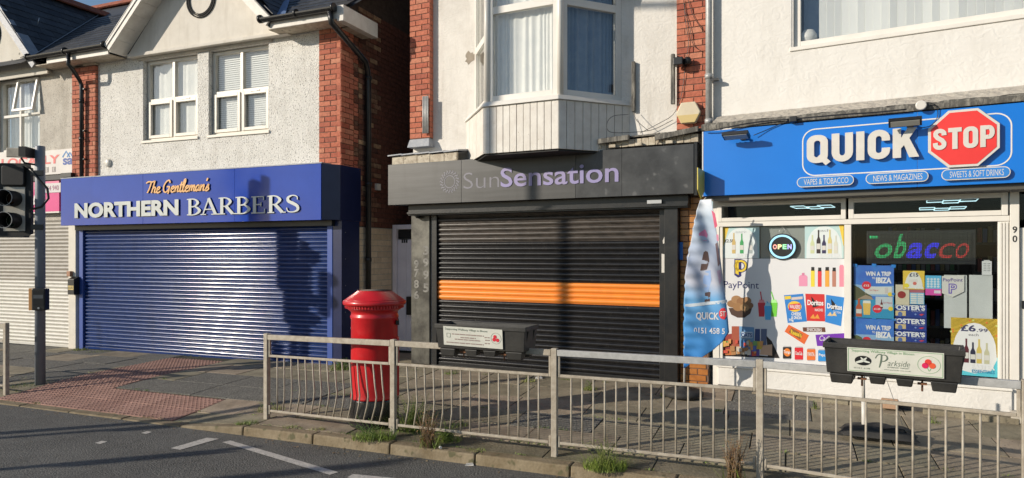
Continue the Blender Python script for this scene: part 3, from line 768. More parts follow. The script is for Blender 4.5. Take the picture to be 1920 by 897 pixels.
# gable with bargeboards
xl, xr, xa_, za_ = -4.33, -.78, -2.555, 7.2
part('gable_wall', MB().poly([(xl+.05, 5.45), (xr-.02, 5.45), (xa_, 7.25)], -.08, .15), 'smooth', bb)
lg = MB().box(xl+.08, xr+.13, -.13, .0, 5.385, 5.449)
part('gable_ledge', lg, 'smooth', bb, bevel=.012)
part('lintel_shadow_board', MB().box(-4.1, -1.05, -.04, -.001, 5.345, 5.384), 'stone', bb)
ring_ornament(bb, -2.52, 6.22, .30, -.082)
for s_, nm in ((-1, 'bargeboard'), (1, 'bargeboard')):
    q = MB(); foot = xl if s_ < 0 else xr; top = xa_
    ribbon(q, [(foot+s_*.03, 5.50), (top, 7.27)], .165, -.44, -.405)
    ribbon(q, [(foot+s_*.055, 5.53), (top, 7.31)], .07, -.455, -.44)
    part(nm, q, 'woodwhite', bb, bevel=.004)
    # soffit boards under the verge
    n = 9; dx, dz = (top-foot)/n, (7.2-5.42)/n
    for i in range(n):
        a = (foot+dx*i*1.0, 5.42+dz*i); b = (foot+dx*(i+.97), 5.42+dz*(i+.97)); nx = s_*.0
        q = MB(); q.hexa([(a[0], -.404, a[1]), (a[0], -.082, a[1]), (b[0], -.082, b[1]), (b[0], -.404, b[1])][::(1 if s_ < 0 else -1)],
                         [(a[0], -.404, a[1]+.02), (a[0], -.082, a[1]+.02), (b[0], -.082, b[1]+.02), (b[0], -.404, b[1]+.02)][::(1 if s_ < 0 else -1)])
        part('soffit_board', q, 'woodwhite', bb, bevel=.003)
rf = MB()
rf.add([(xl-.08, -.46, 5.52), (xa_, -.46, 7.36), (xa_, 5, 7.36), (xl-.08, 5, 5.52)], [(0, 1, 2, 3)])
rf.add([(xa_, -.46, 7.36), (xr+.1, -.46, 5.56), (xr+.1, 5, 5.56), (xa_, 5, 7.36)], [(0, 1, 2, 3)])
tp = math.tan(R(36)); c36, s36 = math.cos(R(36)), math.sin(R(36))
rf.add([(-11, -.36, 5.50), (-4.42, -.36, 5.50), (-4.42, .25, 5.50+.61*tp), (-11, .25, 5.50+.61*tp)], [(0, 1, 2, 3)])
rf.add([(-.66, -.36, 5.50), (.62, -.36, 5.50), (.62, .25, 5.50+.61*tp), (-.66, .25, 5.50+.61*tp)], [(0, 1, 2, 3)])
rf.add([(-11, .25, 5.50+.61*tp), (.62, .25, 5.50+.61*tp), (.62, 3, 5.50+3.36*tp), (-11, 3, 5.50+3.36*tp)], [(0, 1, 2, 3)])
rf.add([(-11, 3, 5.50+3.36*tp), (.62, 3, 5.50+3.36*tp), (.62, 7, 5.3), (-11, 7, 5.3)], [(0, 1, 2, 3)])
part('roof', rf, 'slate', bb)
def keepL(p):
    vx = -6.515 - (p.y+.38)*tp/1.221
    return vx-.2 < p.x < -4.45+(p.y+.38)*tp/1.03 and visible(B, p, 60)
slates(bb, (-8.4, -.40, 5.52), (1, 0, 0), (0, c36, s36), 20, 21, .26, .2, keepL, cap=190)
slates(bb, (-1.6, -.40, 5.52), (1, 0, 0), (0, c36, s36), 8, 10, .26, .2, lambda p: p.x < .6 and p.x > -.55-(p.y+.38)*.72 and visible(B, p, 60), cap=50)
slates(bb, (xr+.09, -.44, 5.60), (0, 1, 0), (-.7, 0, .714), 6, 8, .25, .2, lambda p: visible(B, p, 40), cap=40)
rg = MB()
for i in range(28): rg.polyax([(-.15, -.03), (-.03, .10), (.03, .10), (.15, -.03), (.12, -.05), (0, .05), (-.12, -.05)], -11+i*.4+.004, -11+(i+1)*.4-.004, lambda a, u, v: (a, 3+u, 5.52+3.36*tp+v))
part('ridge_tiles', rg, 'ridge', bb)
# valley flashings
def valley(parent, A, Bp, wd, m='lead'):
    A, Bp = Vector(A), Vector(Bp); d = (Bp-A).normalized(); sd_ = d.cross(Vector((0, -.6, .8))).normalized()*wd/2; up = Vector((0, -.01, .03))
    part('valley_flashing', MB().add([A-sd_+up, A+sd_+up, Bp+sd_+up, Bp-sd_+up], [(0, 1, 2, 3)]), m, parent)
valley(bb, (-6.52, -.38, 5.54), (-8.10, 2.3, 7.48), .14)
valley(bb, (-.60, -.40, 5.54), (-1.75, 1.15, 6.62), .26, mat('blue_lead', (.10, .16, .30), .5, (.14, .2, .34), 8))
# eaves
for a, b in ((-6.48, -4.40), (-.93, .50)):
    half_gutter(bb, a, b, -.44, 5.555)
    part('fascia_board', MB().box(a+(.45 if a < -2 else .16), b+(0 if a < -2 else .0), -.378, -.35, 5.40, 5.515), 'woodwhite', bb, bevel=.003)
    y_ = -.35
    for k in range(3): part('soffit_board', MB().box(a+.1, b, y_, y_+.108, 5.40+k*.004, 5.415+k*.004), 'oldwood', bb); y_ += .115
part('eaves_box', MB().box(.50, .62, -.38, .55, 5.36, 5.60), 'woodwhite', bb, bevel=.006)
part('eaves_box_soffit', MB().box(.32, .498, .002, .55, 5.38, 5.40), 'oldwood', bb)
# brick piers and side wall
bp = part('brick_pier', MB().box(bxL+.005, bxR-.005, -.05, .2, 3.1, 5.38), 'mortar', bb)
bricks(bp, bxL, bxR, 3.12, 5.36, -.06)
sdp = MB()
for i in range(27): sdp.box(bxR-.004, bxR+.004, -.055, -.001, 3.13+i*.083, 3.19+i*.083)
part('brick_reveal', sdp, 'brick', bb, kind='stuff')
part('corbel_block', MB().box(B.x(164), B.x(187), -.10, .0, 5.375, 5.44), 'oldwood', bb, bevel=.01)
bp = part('brick_pier', MB().box(px0+.004, CXR-.014, -.012, .2, 3.1, 5.6), 'mortar', bb)
bricks(bp, px0, CXR-.006, 3.2, 5.42, -.02)
part('stone_pad', MB().box(px0-.01, px0+.1, -.06, .0, 3.2, 3.29), 'stone', bb, bevel=.01)
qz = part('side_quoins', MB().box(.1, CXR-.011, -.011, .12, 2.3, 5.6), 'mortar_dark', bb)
bricks(qz, -.02, .32, 2.36, 5.40, 0, m='brick', side=True, xs=CXR)
bricks(qz, .45, 2.35, 2.30, 5.9, 0, m='brick_dark', side=True, xs=CXR, maxn=130)
for k in range(14):   # toothing of the red quoins into the dark wall
    if k % 2 == 0: bricks(qz, .32, .45, 2.36+k*.215, 2.36+(k+.98)*.215, 0, m='brick', side=True, xs=CXR)
    else: bricks(qz, .32, .45, 2.36+k*.215, 2.36+(k+.98)*.215, 0, m='brick_dark', side=True, xs=CXR)
cg = part('cream_tiled_dado', MB().box(CXR-.01, CXR-.002, .4, 2.3, .1, 2.29), 'stone', bb)
bricks(cg, .45, 1.45, .12, 2.28, 0, m='cream_glazed', side=True, xs=CXR+.003, pitch=.10)
part('junction_box', MB().box(CXR, CXR+.05, .92, 1.03, 2.93, 3.04), 'upvc', bb)
# downpipes
def pipe(parent, pts, r=.036, m='black', name='downpipe', collars=()):
    mb = MB().tube(pts, r, 12)
    for c in collars: mb.tube([(c[0], c[1], c[2]-.03), (c[0], c[1], c[2]+.03)], r+.010, 12)
    return part(name, mb, m, parent)
xd = B.x(153, -.12)
pipe(bb, [(B.x(128, -.44), -.44, 5.50), (B.x(128, -.44), -.44, 5.30), (B.x(134, -.4), -.38, 5.22), (B.x(148, -.15), -.14, 5.10), (xd, -.12, 5.0), (xd, -.12, 3.27)], collars=[(xd, -.12, 4.7), (xd, -.12, 4.0)])
for zz in (4.93, 4.15, 3.62): part('pipe_clip', MB().box(xd-.01, xd+.075, -.13, -.07, zz-.012, zz+.012), 'black', bb)
xq = CXR+.075
pipe(bb, [(.42, -.44, 5.50), (.43, -.42, 5.34), (.45, .45, 4.97), (xq, .60, 4.86), (xq, .62, 4.7), (xq, .62, .2)], .046, collars=[(xq, .62, 4.75), (xq, .62, 3.0), (xq, .62, 1.75)])
part('vent_cover', MB().lathe([(.075, 0), (.075, .03), (.055, .05)], n=20), 'upvc', bb).rotation_euler = (R(90), 0, 0)
vc = bb.children[-1]
for o_ in list(bb.children):
    if o_.name.startswith('vent_cover'):
        me = o_.data; og = ORG[bb.name]
        for v in me.vertices: v.co = v.co + Vector(og)       # back to plain mesh coordinates
        o_.location = (B.x(204)-og[0], 0-og[1], B.z(204, 306)-og[2])
# navy corner casing and lower pilaster
part('corner_casing', MB().hexa([(.152, -.29, 2.375), (.33, -.06, 2.375), (.34, .48, 2.375), (.16, .48, 2.375)], [(.152, -.29, 3.24), (.33, -.06, 3.24), (.34, .48, 3.24), (.16, .48, 3.24)]), 'navy', bb, bevel=.004)
part('corner_pilaster', MB().box(.165, .342, -.04, .44, .08, 2.372), 'navy', bb, bevel=.004)
for k in range(5): part('screw', MB().box(.342, .346, .05+.0*k, .062, .5+k*.42, .512+k*.42), 'aluminium', bb)
# shutter
bs0, bs1 = B.x(160), B.x(617)
shutter(bb, bs0, bs1, .06, 2.32, 0, .070, lambda i, n: 'shutblue', M['bluetrim'], gw=.10)
part('shutter_housing', MB().box(bs0-.12, bs1+.14, -.12, .22, 2.29, 3.1), 'black', bb)
part('sign_top_flashing', MB().box(-5.76, .16, -.3, -.001, 3.245, 3.262), 'lead', bb)
part('rear_lining', MB().box(-5.7, .1, .1, .14, -.1, 2.29), 'dark', bb)

# the long blue sign
sx0, sx1, sz0, sz1 = -5.75, .149, 2.372, 3.242
bs = thing('fascia_sign', 'long blue barber fascia sign with raised silver letters above the blue shutter', 'sign', B, (-2.8, -.3, 2.37))
seams = [sx0, B.x(268, -.3), B.x(440, -.3), sx1]
for a, b in zip(seams, seams[1:]): part('panel', MB().box(a+.0015, b-.0015, -.30, -.20, sz0, sz1), 'blue', bs, bevel=.003)
part('backing_frame', MB().box(sx0+.02, sx1-.02, -.2, -.13, sz0+.02, sz1-.02), 'black', bs)
lx = lambda px: B.x(px, -.33); lz = lambda px, py: B.z(px, py, -.33)
letters('NORTHERN', lx(139), lx(334), 2.500, 2.777, -.308, 'lettergrey', bs, .016, bold=.045, side='letterside')
GL = {'B': ([([(.2, 0), (.2, 1)], .17), ([(.02, .97), (.45, .97), (.66, .76), (.45, .53), (.2, .52)], [.06, .07, .17, .07, .06]), ([(.2, .50), (.5, .52), (.76, .27), (.48, .035), (.02, .03)], [.06, .07, .19, .07, .06])], .86),
      'A': ([([(.44, 1), (.1, .03)], .07), ([(.42, 1), (.82, .03)], .17), ([(.2, .33), (.66, .33)], .06), ([(-.04, .03), (.28, .03)], .06), ([(.58, .03), (1.0, .03)], .06)], .98),
      'R': ([([(.2, 0), (.2, 1)], .17), ([(.02, .97), (.45, .97), (.68, .75), (.45, .50), (.2, .49)], [.06, .07, .17, .07, .06]), ([(.42, .5), (.80, .03)], .17), ([(.02, .03), (.38, .03)], .06), ([(.70, .03), (.98, .03)], .06)], .95),
      'E': ([([(.2, 0), (.2, 1)], .17), ([(.02, .97), (.68, .97)], .06), ([(.68, 1), (.68, .77)], .06), ([(.2, .52), (.54, .52)], .06), ([(.54, .64), (.54, .40)], .05), ([(.02, .03), (.72, .03)], .06), ([(.73, 0), (.73, .26)], .06)], .86),
      'S': ([([(.63, .72), (.60, .90), (.38, .97), (.16, .86), (.17, .66), (.40, .52), (.62, .36), (.64, .14), (.40, .03), (.15, .08), (.08, .28)], [.05, .06, .06, .13, .16, .18, .16, .13, .06, .06, .05])], .74)}
adv = [GL[c][1] for c in 'BARBERS']; tot = sum(adv); X0, X1 = lx(349), lx(561); k_ = (X1-X0)/tot; cur = 0
for c in 'BARBERS':
    q = MB()
    for i, (pts, wd) in enumerate(GL[c][0]):
        ribbon(q, pts, wd, -.323+i*.0004, -.308, tf=lambda x, z, cc=cur: (X0+(x+cc)*k_, 2.496+z*.276), smooth=4)
    o = part('letter', q, 'lettergrey', bs); o.data.materials.append(M['letterside'])
    for p in o.data.polygons:
        if abs(p.normal.y) < .5: p.material_index = 1
    cur += GL[c][1]
SG = {'T': ([[(.0, 1.75), (.5, 2.0), (1.0, 1.9), (1.5, 2.05)], [(.95, 1.95), (.7, .8), (.4, .05)]], 1.05),
 'h': ([[(.1, 0), (.35, 1.2), (.5, 2.1)], [(.2, .6), (.5, 1), (.7, .85), (.62, .1), (.9, .15)]], .9),
 'e': ([[(.05, .45), (.45, .6), (.6, .9), (.35, 1.0), (.12, .6), (.2, .05), (.5, .05), (.8, .3)]], .72),
 'G': ([[(1.15, 1.6), (.95, 2.05), (.5, 1.85), (.12, 1.1), (.2, .25), (.6, .05), (1.0, .5), (1.1, .95), (.65, .95)], [(1.1, .95), (1.05, .1), (.95, -.25)]], 1.35),
 'n': ([[(.0, .8), (.15, 1), (.05, 0)], [(.1, .5), (.45, 1), (.58, .85), (.5, .1), (.8, .15)]], .78),
 't': ([[(.35, 1.7), (.15, .3), (.3, 0), (.55, .2)], [(.0, 1.15), (.55, 1.2)]], .5),
 'l': ([[(.1, .4), (.4, 1.5), (.42, 2.1), (.2, 1.8), (.12, .3), (.3, 0), (.5, .2)]], .46),
 'm': ([[(.0, .8), (.15, 1), (.05, 0)], [(.1, .5), (.38, 1), (.5, .85), (.42, .05)], [(.45, .5), (.75, 1), (.88, .85), (.8, .1), (1.1, .15)]], 1.08),
 'a': ([[(.62, .85), (.35, 1), (.06, .55), (.2, .02), (.5, .4), (.66, .98), (.58, .15), (.82, .15)]], .8),
 "'": ([[(.28, 2.1), (.15, 1.6)]], .12), 's': ([[(.0, .2), (.4, 1.1), (.38, .6), (.5, .25), (.2, 0), (.0, .1)]], .6), ' ': ([], .45)}
txt = "The Gentleman's"; tot = sum(SG[c][1] for c in txt); X0, X1 = lx(271), lx(391); k_ = (X1-X0)/tot; cur = 0
for c in txt:
    if SG[c][0]:
        q = MB(); q2 = MB()
        for i, pts in enumerate(SG[c][0]):
            ribbon(q, pts, .24, -.322+i*.0004, -.308, tf=lambda x, z, cc=cur: (X0+(x+cc+.12*z)*k_, 2.90+z*.100), smooth=4)
        o = part('letter', q, 'gold', bs); o.data.materials.append(M['letterside'])
        for p in o.data.polygons:
            if abs(p.normal.y) < .5: p.material_index = 1
    cur += SG[c][1]
# ================================================================ tanning shop building
ss = thing('shop_building', 'white rendered building with projecting bay window above the black shutter', 'building', S, (0, 0, 0))
pl0, pl1 = S.x(768, -.1), S.x(805.5, -.1); pr0, pr1 = S.x(1268, -.06), 2.20
w = MB(); bw0, bw1 = -1.22, 1.06
w.box(pl0, bw0, 0, .3, 3.1, 7.5); w.box(bw1, 2.21, 0, .3, 3.1, 7.5); w.box(bw0, bw1, 0, .3, 3.1, 3.7); w.box(bw0, bw1, 0, .3, 6.2, 7.5)
w.box(pl0, -1.95, .02, .3, -.1, 3.1); w.box(1.75, 2.2, .03, .3, -.1, 3.1)
part('wall', w, 'plaster', ss)
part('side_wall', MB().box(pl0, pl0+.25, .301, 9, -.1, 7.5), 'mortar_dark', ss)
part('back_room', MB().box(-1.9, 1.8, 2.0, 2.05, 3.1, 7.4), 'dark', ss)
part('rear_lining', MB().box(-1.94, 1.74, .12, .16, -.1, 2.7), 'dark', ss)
part('roof', MB().hexa([(pl0, -.3, 7.52), (2.3, -.3, 7.52), (2.3, 9, 7.52), (pl0, 9, 7.52)], [(pl0, 3, 10), (2.3, 3, 10), (2.3, 4, 10), (pl0, 4, 10)]), 'slate', ss)
bp = part('brick_pier', MB().box(pl0+.004, pl1-.004, -.09, -.001, 3.63, 7.5), 'mortar', ss)
bricks(bp, pl0, pl1, 3.64, 6.4, -.10)
sdp = MB()
for i in range(33): sdp.box(pl1-.006, pl1+.002, -.098, -.001, 3.645+i*.083, 3.645+i*.083+.073)
part('pier_reveal', sdp, 'brick', ss, kind='stuff')
part('lead_apron', MB().hexa([(pl0-.01, -.16, 3.50), (pl1+.03, -.16, 3.50), (pl1+.03, 0, 3.50), (pl0-.01, 0, 3.50)], [(pl0+.01, -.115, 3.63), (pl1, -.115, 3.63), (pl1, 0, 3.63), (pl0+.01, 0, 3.63)]), 'lead', ss, bevel=.008)
bp = part('brick_pier', MB().box(pr0+.004, pr1-.004, -.05, -.001, 3.40, 7.5), 'mortar', ss)
bricks(bp, pr0, pr1, 3.46, 6.0, -.06)
gp = part('glazed_pier', MB().box(1.86, 2.22, -.02, .02, -.1, 2.6), 'mortar', ss)
bricks(gp, 1.86, 2.22, .12, 2.58, -.03, m='glazed')
# boards and ledge on top of the sign
lb = [(-2.50, -2.28), (-2.28, -2.03), (-2.03, -1.8), (-1.8, -1.55), (-1.55, -1.33)]
for a, b in lb: part('ledge_board', MB().box(a+.004, b-.004, -.33+random.uniform(-.008, .008), -.29, 3.21, 3.345+random.uniform(-.01, .01)), 'oldwood', ss, bevel=.004)
for k in range(5):
    a = -2.55+k*.25; part('flashing_strip', MB().hexa([(a, -.37, 3.35), (a+.26, -.37, 3.36), (a+.26, -.02, 3.40), (a, -.02, 3.39)], [(a, -.37, 3.368), (a+.26, -.37, 3.378), (a+.26, -.02, 3.43), (a, -.02, 3.42)]), 'lead', ss)
a = .98
while a < 2.14:
    part('ledge_board', MB().box(a, min(a+.085, 2.16), -.31+random.uniform(-.006, .006), -.27, 3.25, 3.352+random.uniform(-.008, .006)), 'oldwood', ss, bevel=.003); a += .09
part('ledge_top', MB().hexa([(.9, -.34, 3.352), (2.2, -.33, 3.385), (2.2, 0, 3.43), (.9, 0, 3.40)], [(.9, -.34, 3.37), (2.2, -.33, 3.41), (2.2, 0, 3.455), (.9, 0, 3.42)]), 'rotwood', ss)
for (a, za), (b, zb) in (((.86, 3.335), (1.28, 3.36)), ((1.62, 3.325), (2.16, 3.40))):
    part('loose_batten', MB().hexa([(a, -.40, za-.035), (b, -.40, zb-.035), (b, -.34, zb-.03), (a, -.34, za-.03)], [(a, -.40, za+.03), (b, -.40, zb+.03), (b, -.34, zb+.035), (a, -.34, za+.035)]), 'rotwood', ss, bevel=.004)
for a in (.80, 1.0, 1.35, 1.75): part('packing_block', MB().box(a, a+.09, -.36, -.30, 3.245, 3.285), 'oldwood', ss, bevel=.004)
# battens and posts on the wall
def wallpost(px, p0, p1, y, m, nm, wd=.055):
    x = S.x(px, y); z0 = S.z(px, p1, y); z1 = S.z(px, p0, y)
    return part(nm, MB().box(x-wd/2, x+wd/2, y, y+.05, z0, z1), m, ss, bevel=.006)
q = MB(); xq_ = S.x(797, -.16)
for k in range(4): q.tube([(xq_-.04+k*.027, -.15, 3.70), (xq_-.04+k*.027, -.15, 4.27)], .014, 8)
part('metal_bracket', q, 'galv', ss, kind='stuff')
wallpost(1187, 115, 209, -.06, 'rotwood', 'wall_batten', .045); wallpost(1261, 101, 195, -.115, 'rotwood', 'wall_batten', .05)
# flaked patch
mb = MB(); cx, cz = S.x(882), S.z(882, 108); pts = []
for k in range(17): a = 2*math.pi*k/17; r = .085*(1+.18*math.sin(k*2.7)+.22*math.cos(k*1.1)); pts.append((cx+r*1.1*math.cos(a), cz+r*math.sin(a)))
part('bare_patch', MB().poly(pts, -.003, -.0005), mat('bare_cement', (.34, .29, .23), .9, (.28, .24, .19), 10), ss)
# ---- bay: three facets, each with its own plane
c_e = lambda fr: (lambda x, y, z: (*S.inv(*fr.w(x, y).xy), z))
by = -.74; bL, bR = S.x(914, by), S.x(1048, by)
F1 = Fr(tuple(S.w(bL, by).xy), 26)
dR = math.degrees(math.atan2(-by, 1.06-bR)); lenR = math.hypot(by, 1.06-bR)
F2 = Fr(tuple(S.w(bR, by).xy), 26-dR)
dL = math.degrees(math.atan2(-by, bL+1.22)); lenL = math.hypot(by, bL+1.22)
F0 = Fr(tuple(S.w(-1.22, 0).xy), 26+dL)
zs, zt = 3.915, 6.2
def facet(fr, L, x0, x1, trans, curt, amp=.009):
    global XF
    XF = c_e(fr)
    f = win(ss, x0, x1, zs, zt, 0, [], [(trans-zs)/(zt-zs)], fw=.085, dp=.08, m='upvc', bar=.10, name='bay_window')
    folds(ss, x0+.06, x1-.06, zs+.03, zt-.05, .13, curt, amp=amp, wl=.085)
    XF = None
    return f
tr = S.z(1035, 1, by)
facet(F1, bR-bL, .0, bR-bL, tr, 'curtain'); facet(F2, lenR, .04, lenR, tr+.0, 'curtain_skytint', .02); facet(F0, lenL, .0, lenL-.04, 5.22-.35, 'curtain')  # right curtain is a bluish copy coloured for the unlit side
part('corner_post', MB().tube([(bR+.012, by+.012, zs), (bR+.012, by+.012, zt)], .045, 8), 'upvc', ss)
part('corner_post', MB().tube([(bL-.005, by+.015, zs), (bL-.005, by+.015, zt)], .05, 8), 'upvc', ss)
o_ = .045
sillp = [(-1.40, .0), (-.80, -.64), (.41, -.64), (1.22, .0)]
part('bay_sill', MB().hexa([(-1.40, 0, 3.845), (bL-.05, by-.10, 3.845), (bR+.03, by-.10, 3.845), (1.22, 0, 3.845)], [(-1.36, 0, 3.913), (bL-.03, by-.06, 3.913), (bR+.015, by-.06, 3.913), (1.18, 0, 3.913)]), 'upvc', ss, bevel=.008)
part('bay_core', MB().hexa([(-1.30, 0, 3.215), (bL, by-.03, 3.215), (bR, by-.03, 3.215), (1.14, 0, 3.215)], [(-1.30, 0, 3.843), (bL, by-.03, 3.843), (bR, by-.03, 3.843), (1.14, 0, 3.843)]), 'dark', ss)
part('bay_underside', MB().hexa([(-1.28, -.0, 3.185), (bL-.01, by-.04, 3.185), (bR+.01, by-.04, 3.185), (1.13, 0, 3.185)], [(-1.28, 0, 3.213), (bL-.01, by-.04, 3.213), (bR+.01, by-.04, 3.213), (1.13, 0, 3.213)]), 'blackmatt', ss)
for (P0_, P1_, n) in (((-1.36, 0), (bL-.03, by-.065), 5), ((bL-.03, by-.065), (bR+.02, by-.065), 11), ((bR+.02, by-.065), (1.18, 0), 9)):
    P0_, P1_ = Vector((*P0_, 0)), Vector((*P1_, 0)); d = (P1_-P0_)/n; nn = Vector((d.y, -d.x, 0)).normalized()
    for i in range(n):
        a = P0_+d*i+d.normalized()*.0035; b = P0_+d*(i+1)-d.normalized()*.0035; jj = nn*random.uniform(-.001, .002)
        q = MB().hexa([(a.x+jj.x, a.y+jj.y, 3.21), (b.x+jj.x, b.y+jj.y, 3.21), (b.x-nn.x*.02, b.y-nn.y*.02, 3.21), (a.x-nn.x*.02, a.y-nn.y*.02, 3.21)],
                      [(a.x+jj.x, a.y+jj.y, 3.842), (b.x+jj.x, b.y+jj.y, 3.842), (b.x-nn.x*.02, b.y-nn.y*.02, 3.842), (a.x-nn.x*.02, a.y-nn.y*.02, 3.842)])
        part('cladding_board', q, 'woodwhite', ss, bevel=.003)
part('bay_roof', MB().hexa([(-1.30, 0, 6.2), (bL-.05, by-.13, 6.2), (bR+.05, by-.13, 6.2), (1.14, 0, 6.2)], [(-1.25, 0, 6.5), (-.7, -.4, 6.5), (.35, -.4, 6.5), (1.1, 0, 6.5)]), 'lead', ss)
# ---- shop front
k0, k1 = S.x(822), S.x(1238)
def ssm(i, n):
    z = .16+i*.0735
    return 'shutorange' if 1.075 < z < 1.385 else ('shutdust_sheen' if z > 1.95 else 'shutblack')  # upper slats: dust plus a brown reflection put into the colour
shutter(ss, k0, k1, .14, 2.43, 0, .0735, ssm, M['blackpaint'], gw=.09, bottom='blackpaint')
part('shutter_housing', MB().box(-2.28, 2.0, -.20, .1, 2.44, 2.60).box(-2.28, 2.0, -.24, -.202, 2.46, 2.49), 'blackpaint', ss)
part('maker_plate', MB().box(S.x(1213, -.25), S.x(1240, -.25), -.245, -.242, 2.50, 2.545), 'aluminium', ss)
mp = part('metal_cover', MB().box(S.x(771, -.04), S.x(805, -.04), -.04, .02, .13, 2.46), 'brushed', ss, bevel=.004)
pnum = mat('painted_number', (.24, .23, .205), .5, (.12, .115, .105), 14)
for k, ch in enumerate('8695'): pass
xx0, xx1 = S.x(776, -.045), S.x(785, -.045); xx2, xx3 = S.x(794, -.045), S.x(805, -.045)
for ch, za in (('9', 1.62), ('7', 1.48), ('8', 1.31), ('6', 1.14)): T(ch, xx0, xx1, za, za+.13, -.042, pnum, mp, bold=.03)
for ch, za in (('3', 1.83), ('9', 1.64), ('9', 1.45), ('5', 1.25)): T(ch, xx2-.01, xx3-.01, za, za+.14, -.042, pnum, mp, bold=.03)
part('side_channel', MB().box(k1+.092, 1.858, -.16, .02, .12, 2.44), 'blackpaint', ss, bevel=.004)
part('peeled_paint', MB().poly([(k1+.03, 1.60), (k1+.075, 1.60), (k1+.08, 1.84), (k1+.03, 1.85)], -.0535, -.0505).poly([(k1+.05, 1.98), (k1+.078, 1.99), (k1+.075, 2.09), (k1+.045, 2.02)], -.0535, -.0505), 'letter', ss, kind='stuff')
part('step', MB().box(-1.95, 1.8, -.10, .1, -.05, .138), 'tarslab', ss, bevel=.01)
part('camera_dome', MB().lathe([(.035, 0), (.04, .04), (.02, .07)], c=(S.x(784, -.1), -.1, 2.40), n=14), 'black', ss)

# sign
tsz0, tsz1 = 2.60, 3.222
ts = thing('fascia_sign', 'charcoal grey fascia sign with cut out sun logo and lilac letters', 'sign', S, (0, -.35, 2.6))
seams = [-2.556, S.x(865, -.35), S.x(1079, -.35), S.x(1166, -.35), 2.10]
for i, (a, b) in enumerate(zip(seams, seams[1:])): part('panel', MB().box(a+.001, b-.001, -.35, -.26, tsz0, tsz1), 'signgrey' if i < 2 else ('signgrey2'), ts, bevel=.003)  # left panels take a lighter grey that stands in for sun glare
part('backing_frame', MB().box(-2.53, 2.08, -.26, -.1, tsz0+.003, tsz1-.02), 'blackpaint', ts)
part('end_cap', MB().box(2.101, 2.14, -.34, -.05, 2.58, 3.24), 'blackpaint', ts)
sX = lambda px: S.x(px, -.352)
scx, scz = sX(843), S.z(843, 341, -.352)
q = MB(); ringpoly(q, circ(scx, scz, .096, n=36), circ(scx, scz, .084, n=36), -.353, -.351)
for k in range(20):
    a = 2*math.pi*k/20; pts = []
    for t in range(5): r = .108+t*.016; aa = a+.10*math.sin(t*1.6); pts.append((scx+r*math.cos(aa), scz+r*math.sin(aa)))
    ribbon(q, pts, [.006, .014, .016, .014, .006], -.353-.0002*(k % 2), -.351, smooth=2)
part('sun_logo', q, 'greyletter', ts)
q = MB(); off = .006; ringpoly(q, circ(scx-off, scz+off, .097, n=36), circ(scx-off, scz+off, .089, n=36), -.3512, -.3502)
part('logo_cut_edge', q, 'black', ts)
T('Sun', sX(869), sX(936), 2.795, 3.028, -.352, 'greyletter', ts, bold=-.012, name='lettering')
letters('Sensation', sX(939), sX(1160), 2.79, 3.065, -.3505, 'lilac', ts, .009, bold=.012, side='letterside')

# alarm box, floodlight on the pier
o = thing('alarm_box', 'cream hexagonal alarm box on the red brick pier', 'alarm box', S, (S.x(1291, -.12), -.06, 3.5))
ax, az = S.x(1291, -.12), S.z(1291, 212, -.12)
part('housing', MB().poly([(ax-.155, az), (ax-.09, az-.135), (ax+.09, az-.135), (ax+.155, az), (ax+.09, az+.135), (ax-.09, az+.135)], -.15, -.062), mat('cream_plastic', (.66, .58, .42), .4, (.6, .52, .38), 5), o, bevel=.012)
part('lens', MB().poly([(ax-.14, az-.03), (ax-.085, az-.13), (ax+.085, az-.13), (ax+.14, az-.03)], -.158, -.151), mat('amber_lens', (.60, .46, .20), .3), o, bevel=.004)
o = thing('floodlight', 'small black sensor light on the brick pier above the alarm box', 'floodlight', S, (S.x(1276, -.15), -.06, 4.2))
fx, fz = S.x(1277, -.18), S.z(1277, 115, -.18)
part('lamp_body', MB().box(fx-.09, fx+.03, -.24, -.12, fz-.055, fz+.045), 'black', o, bevel=.01)
part('bracket', MB().box(fx-.0, fx+.05, -.12, -.062, fz-.05, fz+.05).lathe([(.045, 0), (.05, .06), (.03, .09)], c=(fx+.075, -.14, fz-.04), n=14), 'black', o)
def cable(parent_pts, nm='cable', r=.004, lab=None, cat='cable'):
    f = S; P = [f.w(*p) for p in parent_pts]; P = [tuple(p) for p in P]
    # smooth
    out = []
    n = len(P)
    for i in range(n-1):
        p0, p1, p2, p3 = [Vector(P[j]) for j in (max(i-1, 0), i, i+1, min(i+2, n-1))]
        for k in range(5): t = k/5; out.append(.5*((2*p1)+(-p0+p2)*t+(2*p0-5*p1+4*p2-p3)*t*t+(-p0+3*p1-3*p2+p3)*t**3))
    out.append(Vector(P[-1]))
    return solo(nm, lab, cat, MB().tube(out, r, 5), 'black', W0, tuple(out[0]))
sp = lambda px, py, y=-.08: (S.x(px, y), y, S.z(px, py, y))
cable([sp(1282, 0), sp(1286, 45), sp(1291, 80), sp(1285, 122), sp(1282, 150), sp(1276, 185), sp(1262, 215), sp(1235, 232), sp(1200, 250)], lab='black cable hanging down the red pier to the ledge')
cable([sp(1290, 0), sp(1300, 30), sp(1318, 58)], lab='short loose cable at the top of the red pier')
cable([sp(1284, 20), sp(1294, 55), sp(1300, 84), sp(1318, 98)], lab='black cable looping over the red pier to the pipe')
cable([sp(1178, 215, -.1), sp(1150, 218, -.3), sp(1138, 232, -.4), sp(1145, 248, -.42), sp(1190, 248, -.3), sp(1225, 243, -.2), sp(1262, 225, -.12)], lab='thin tangled cable looping across the ledge right of the bay')
cable([sp(1190, 210, -.07), sp(1193, 225, -.2), sp(1215, 245, -.3)], lab='thin cable dropping from the shorter dark batten')
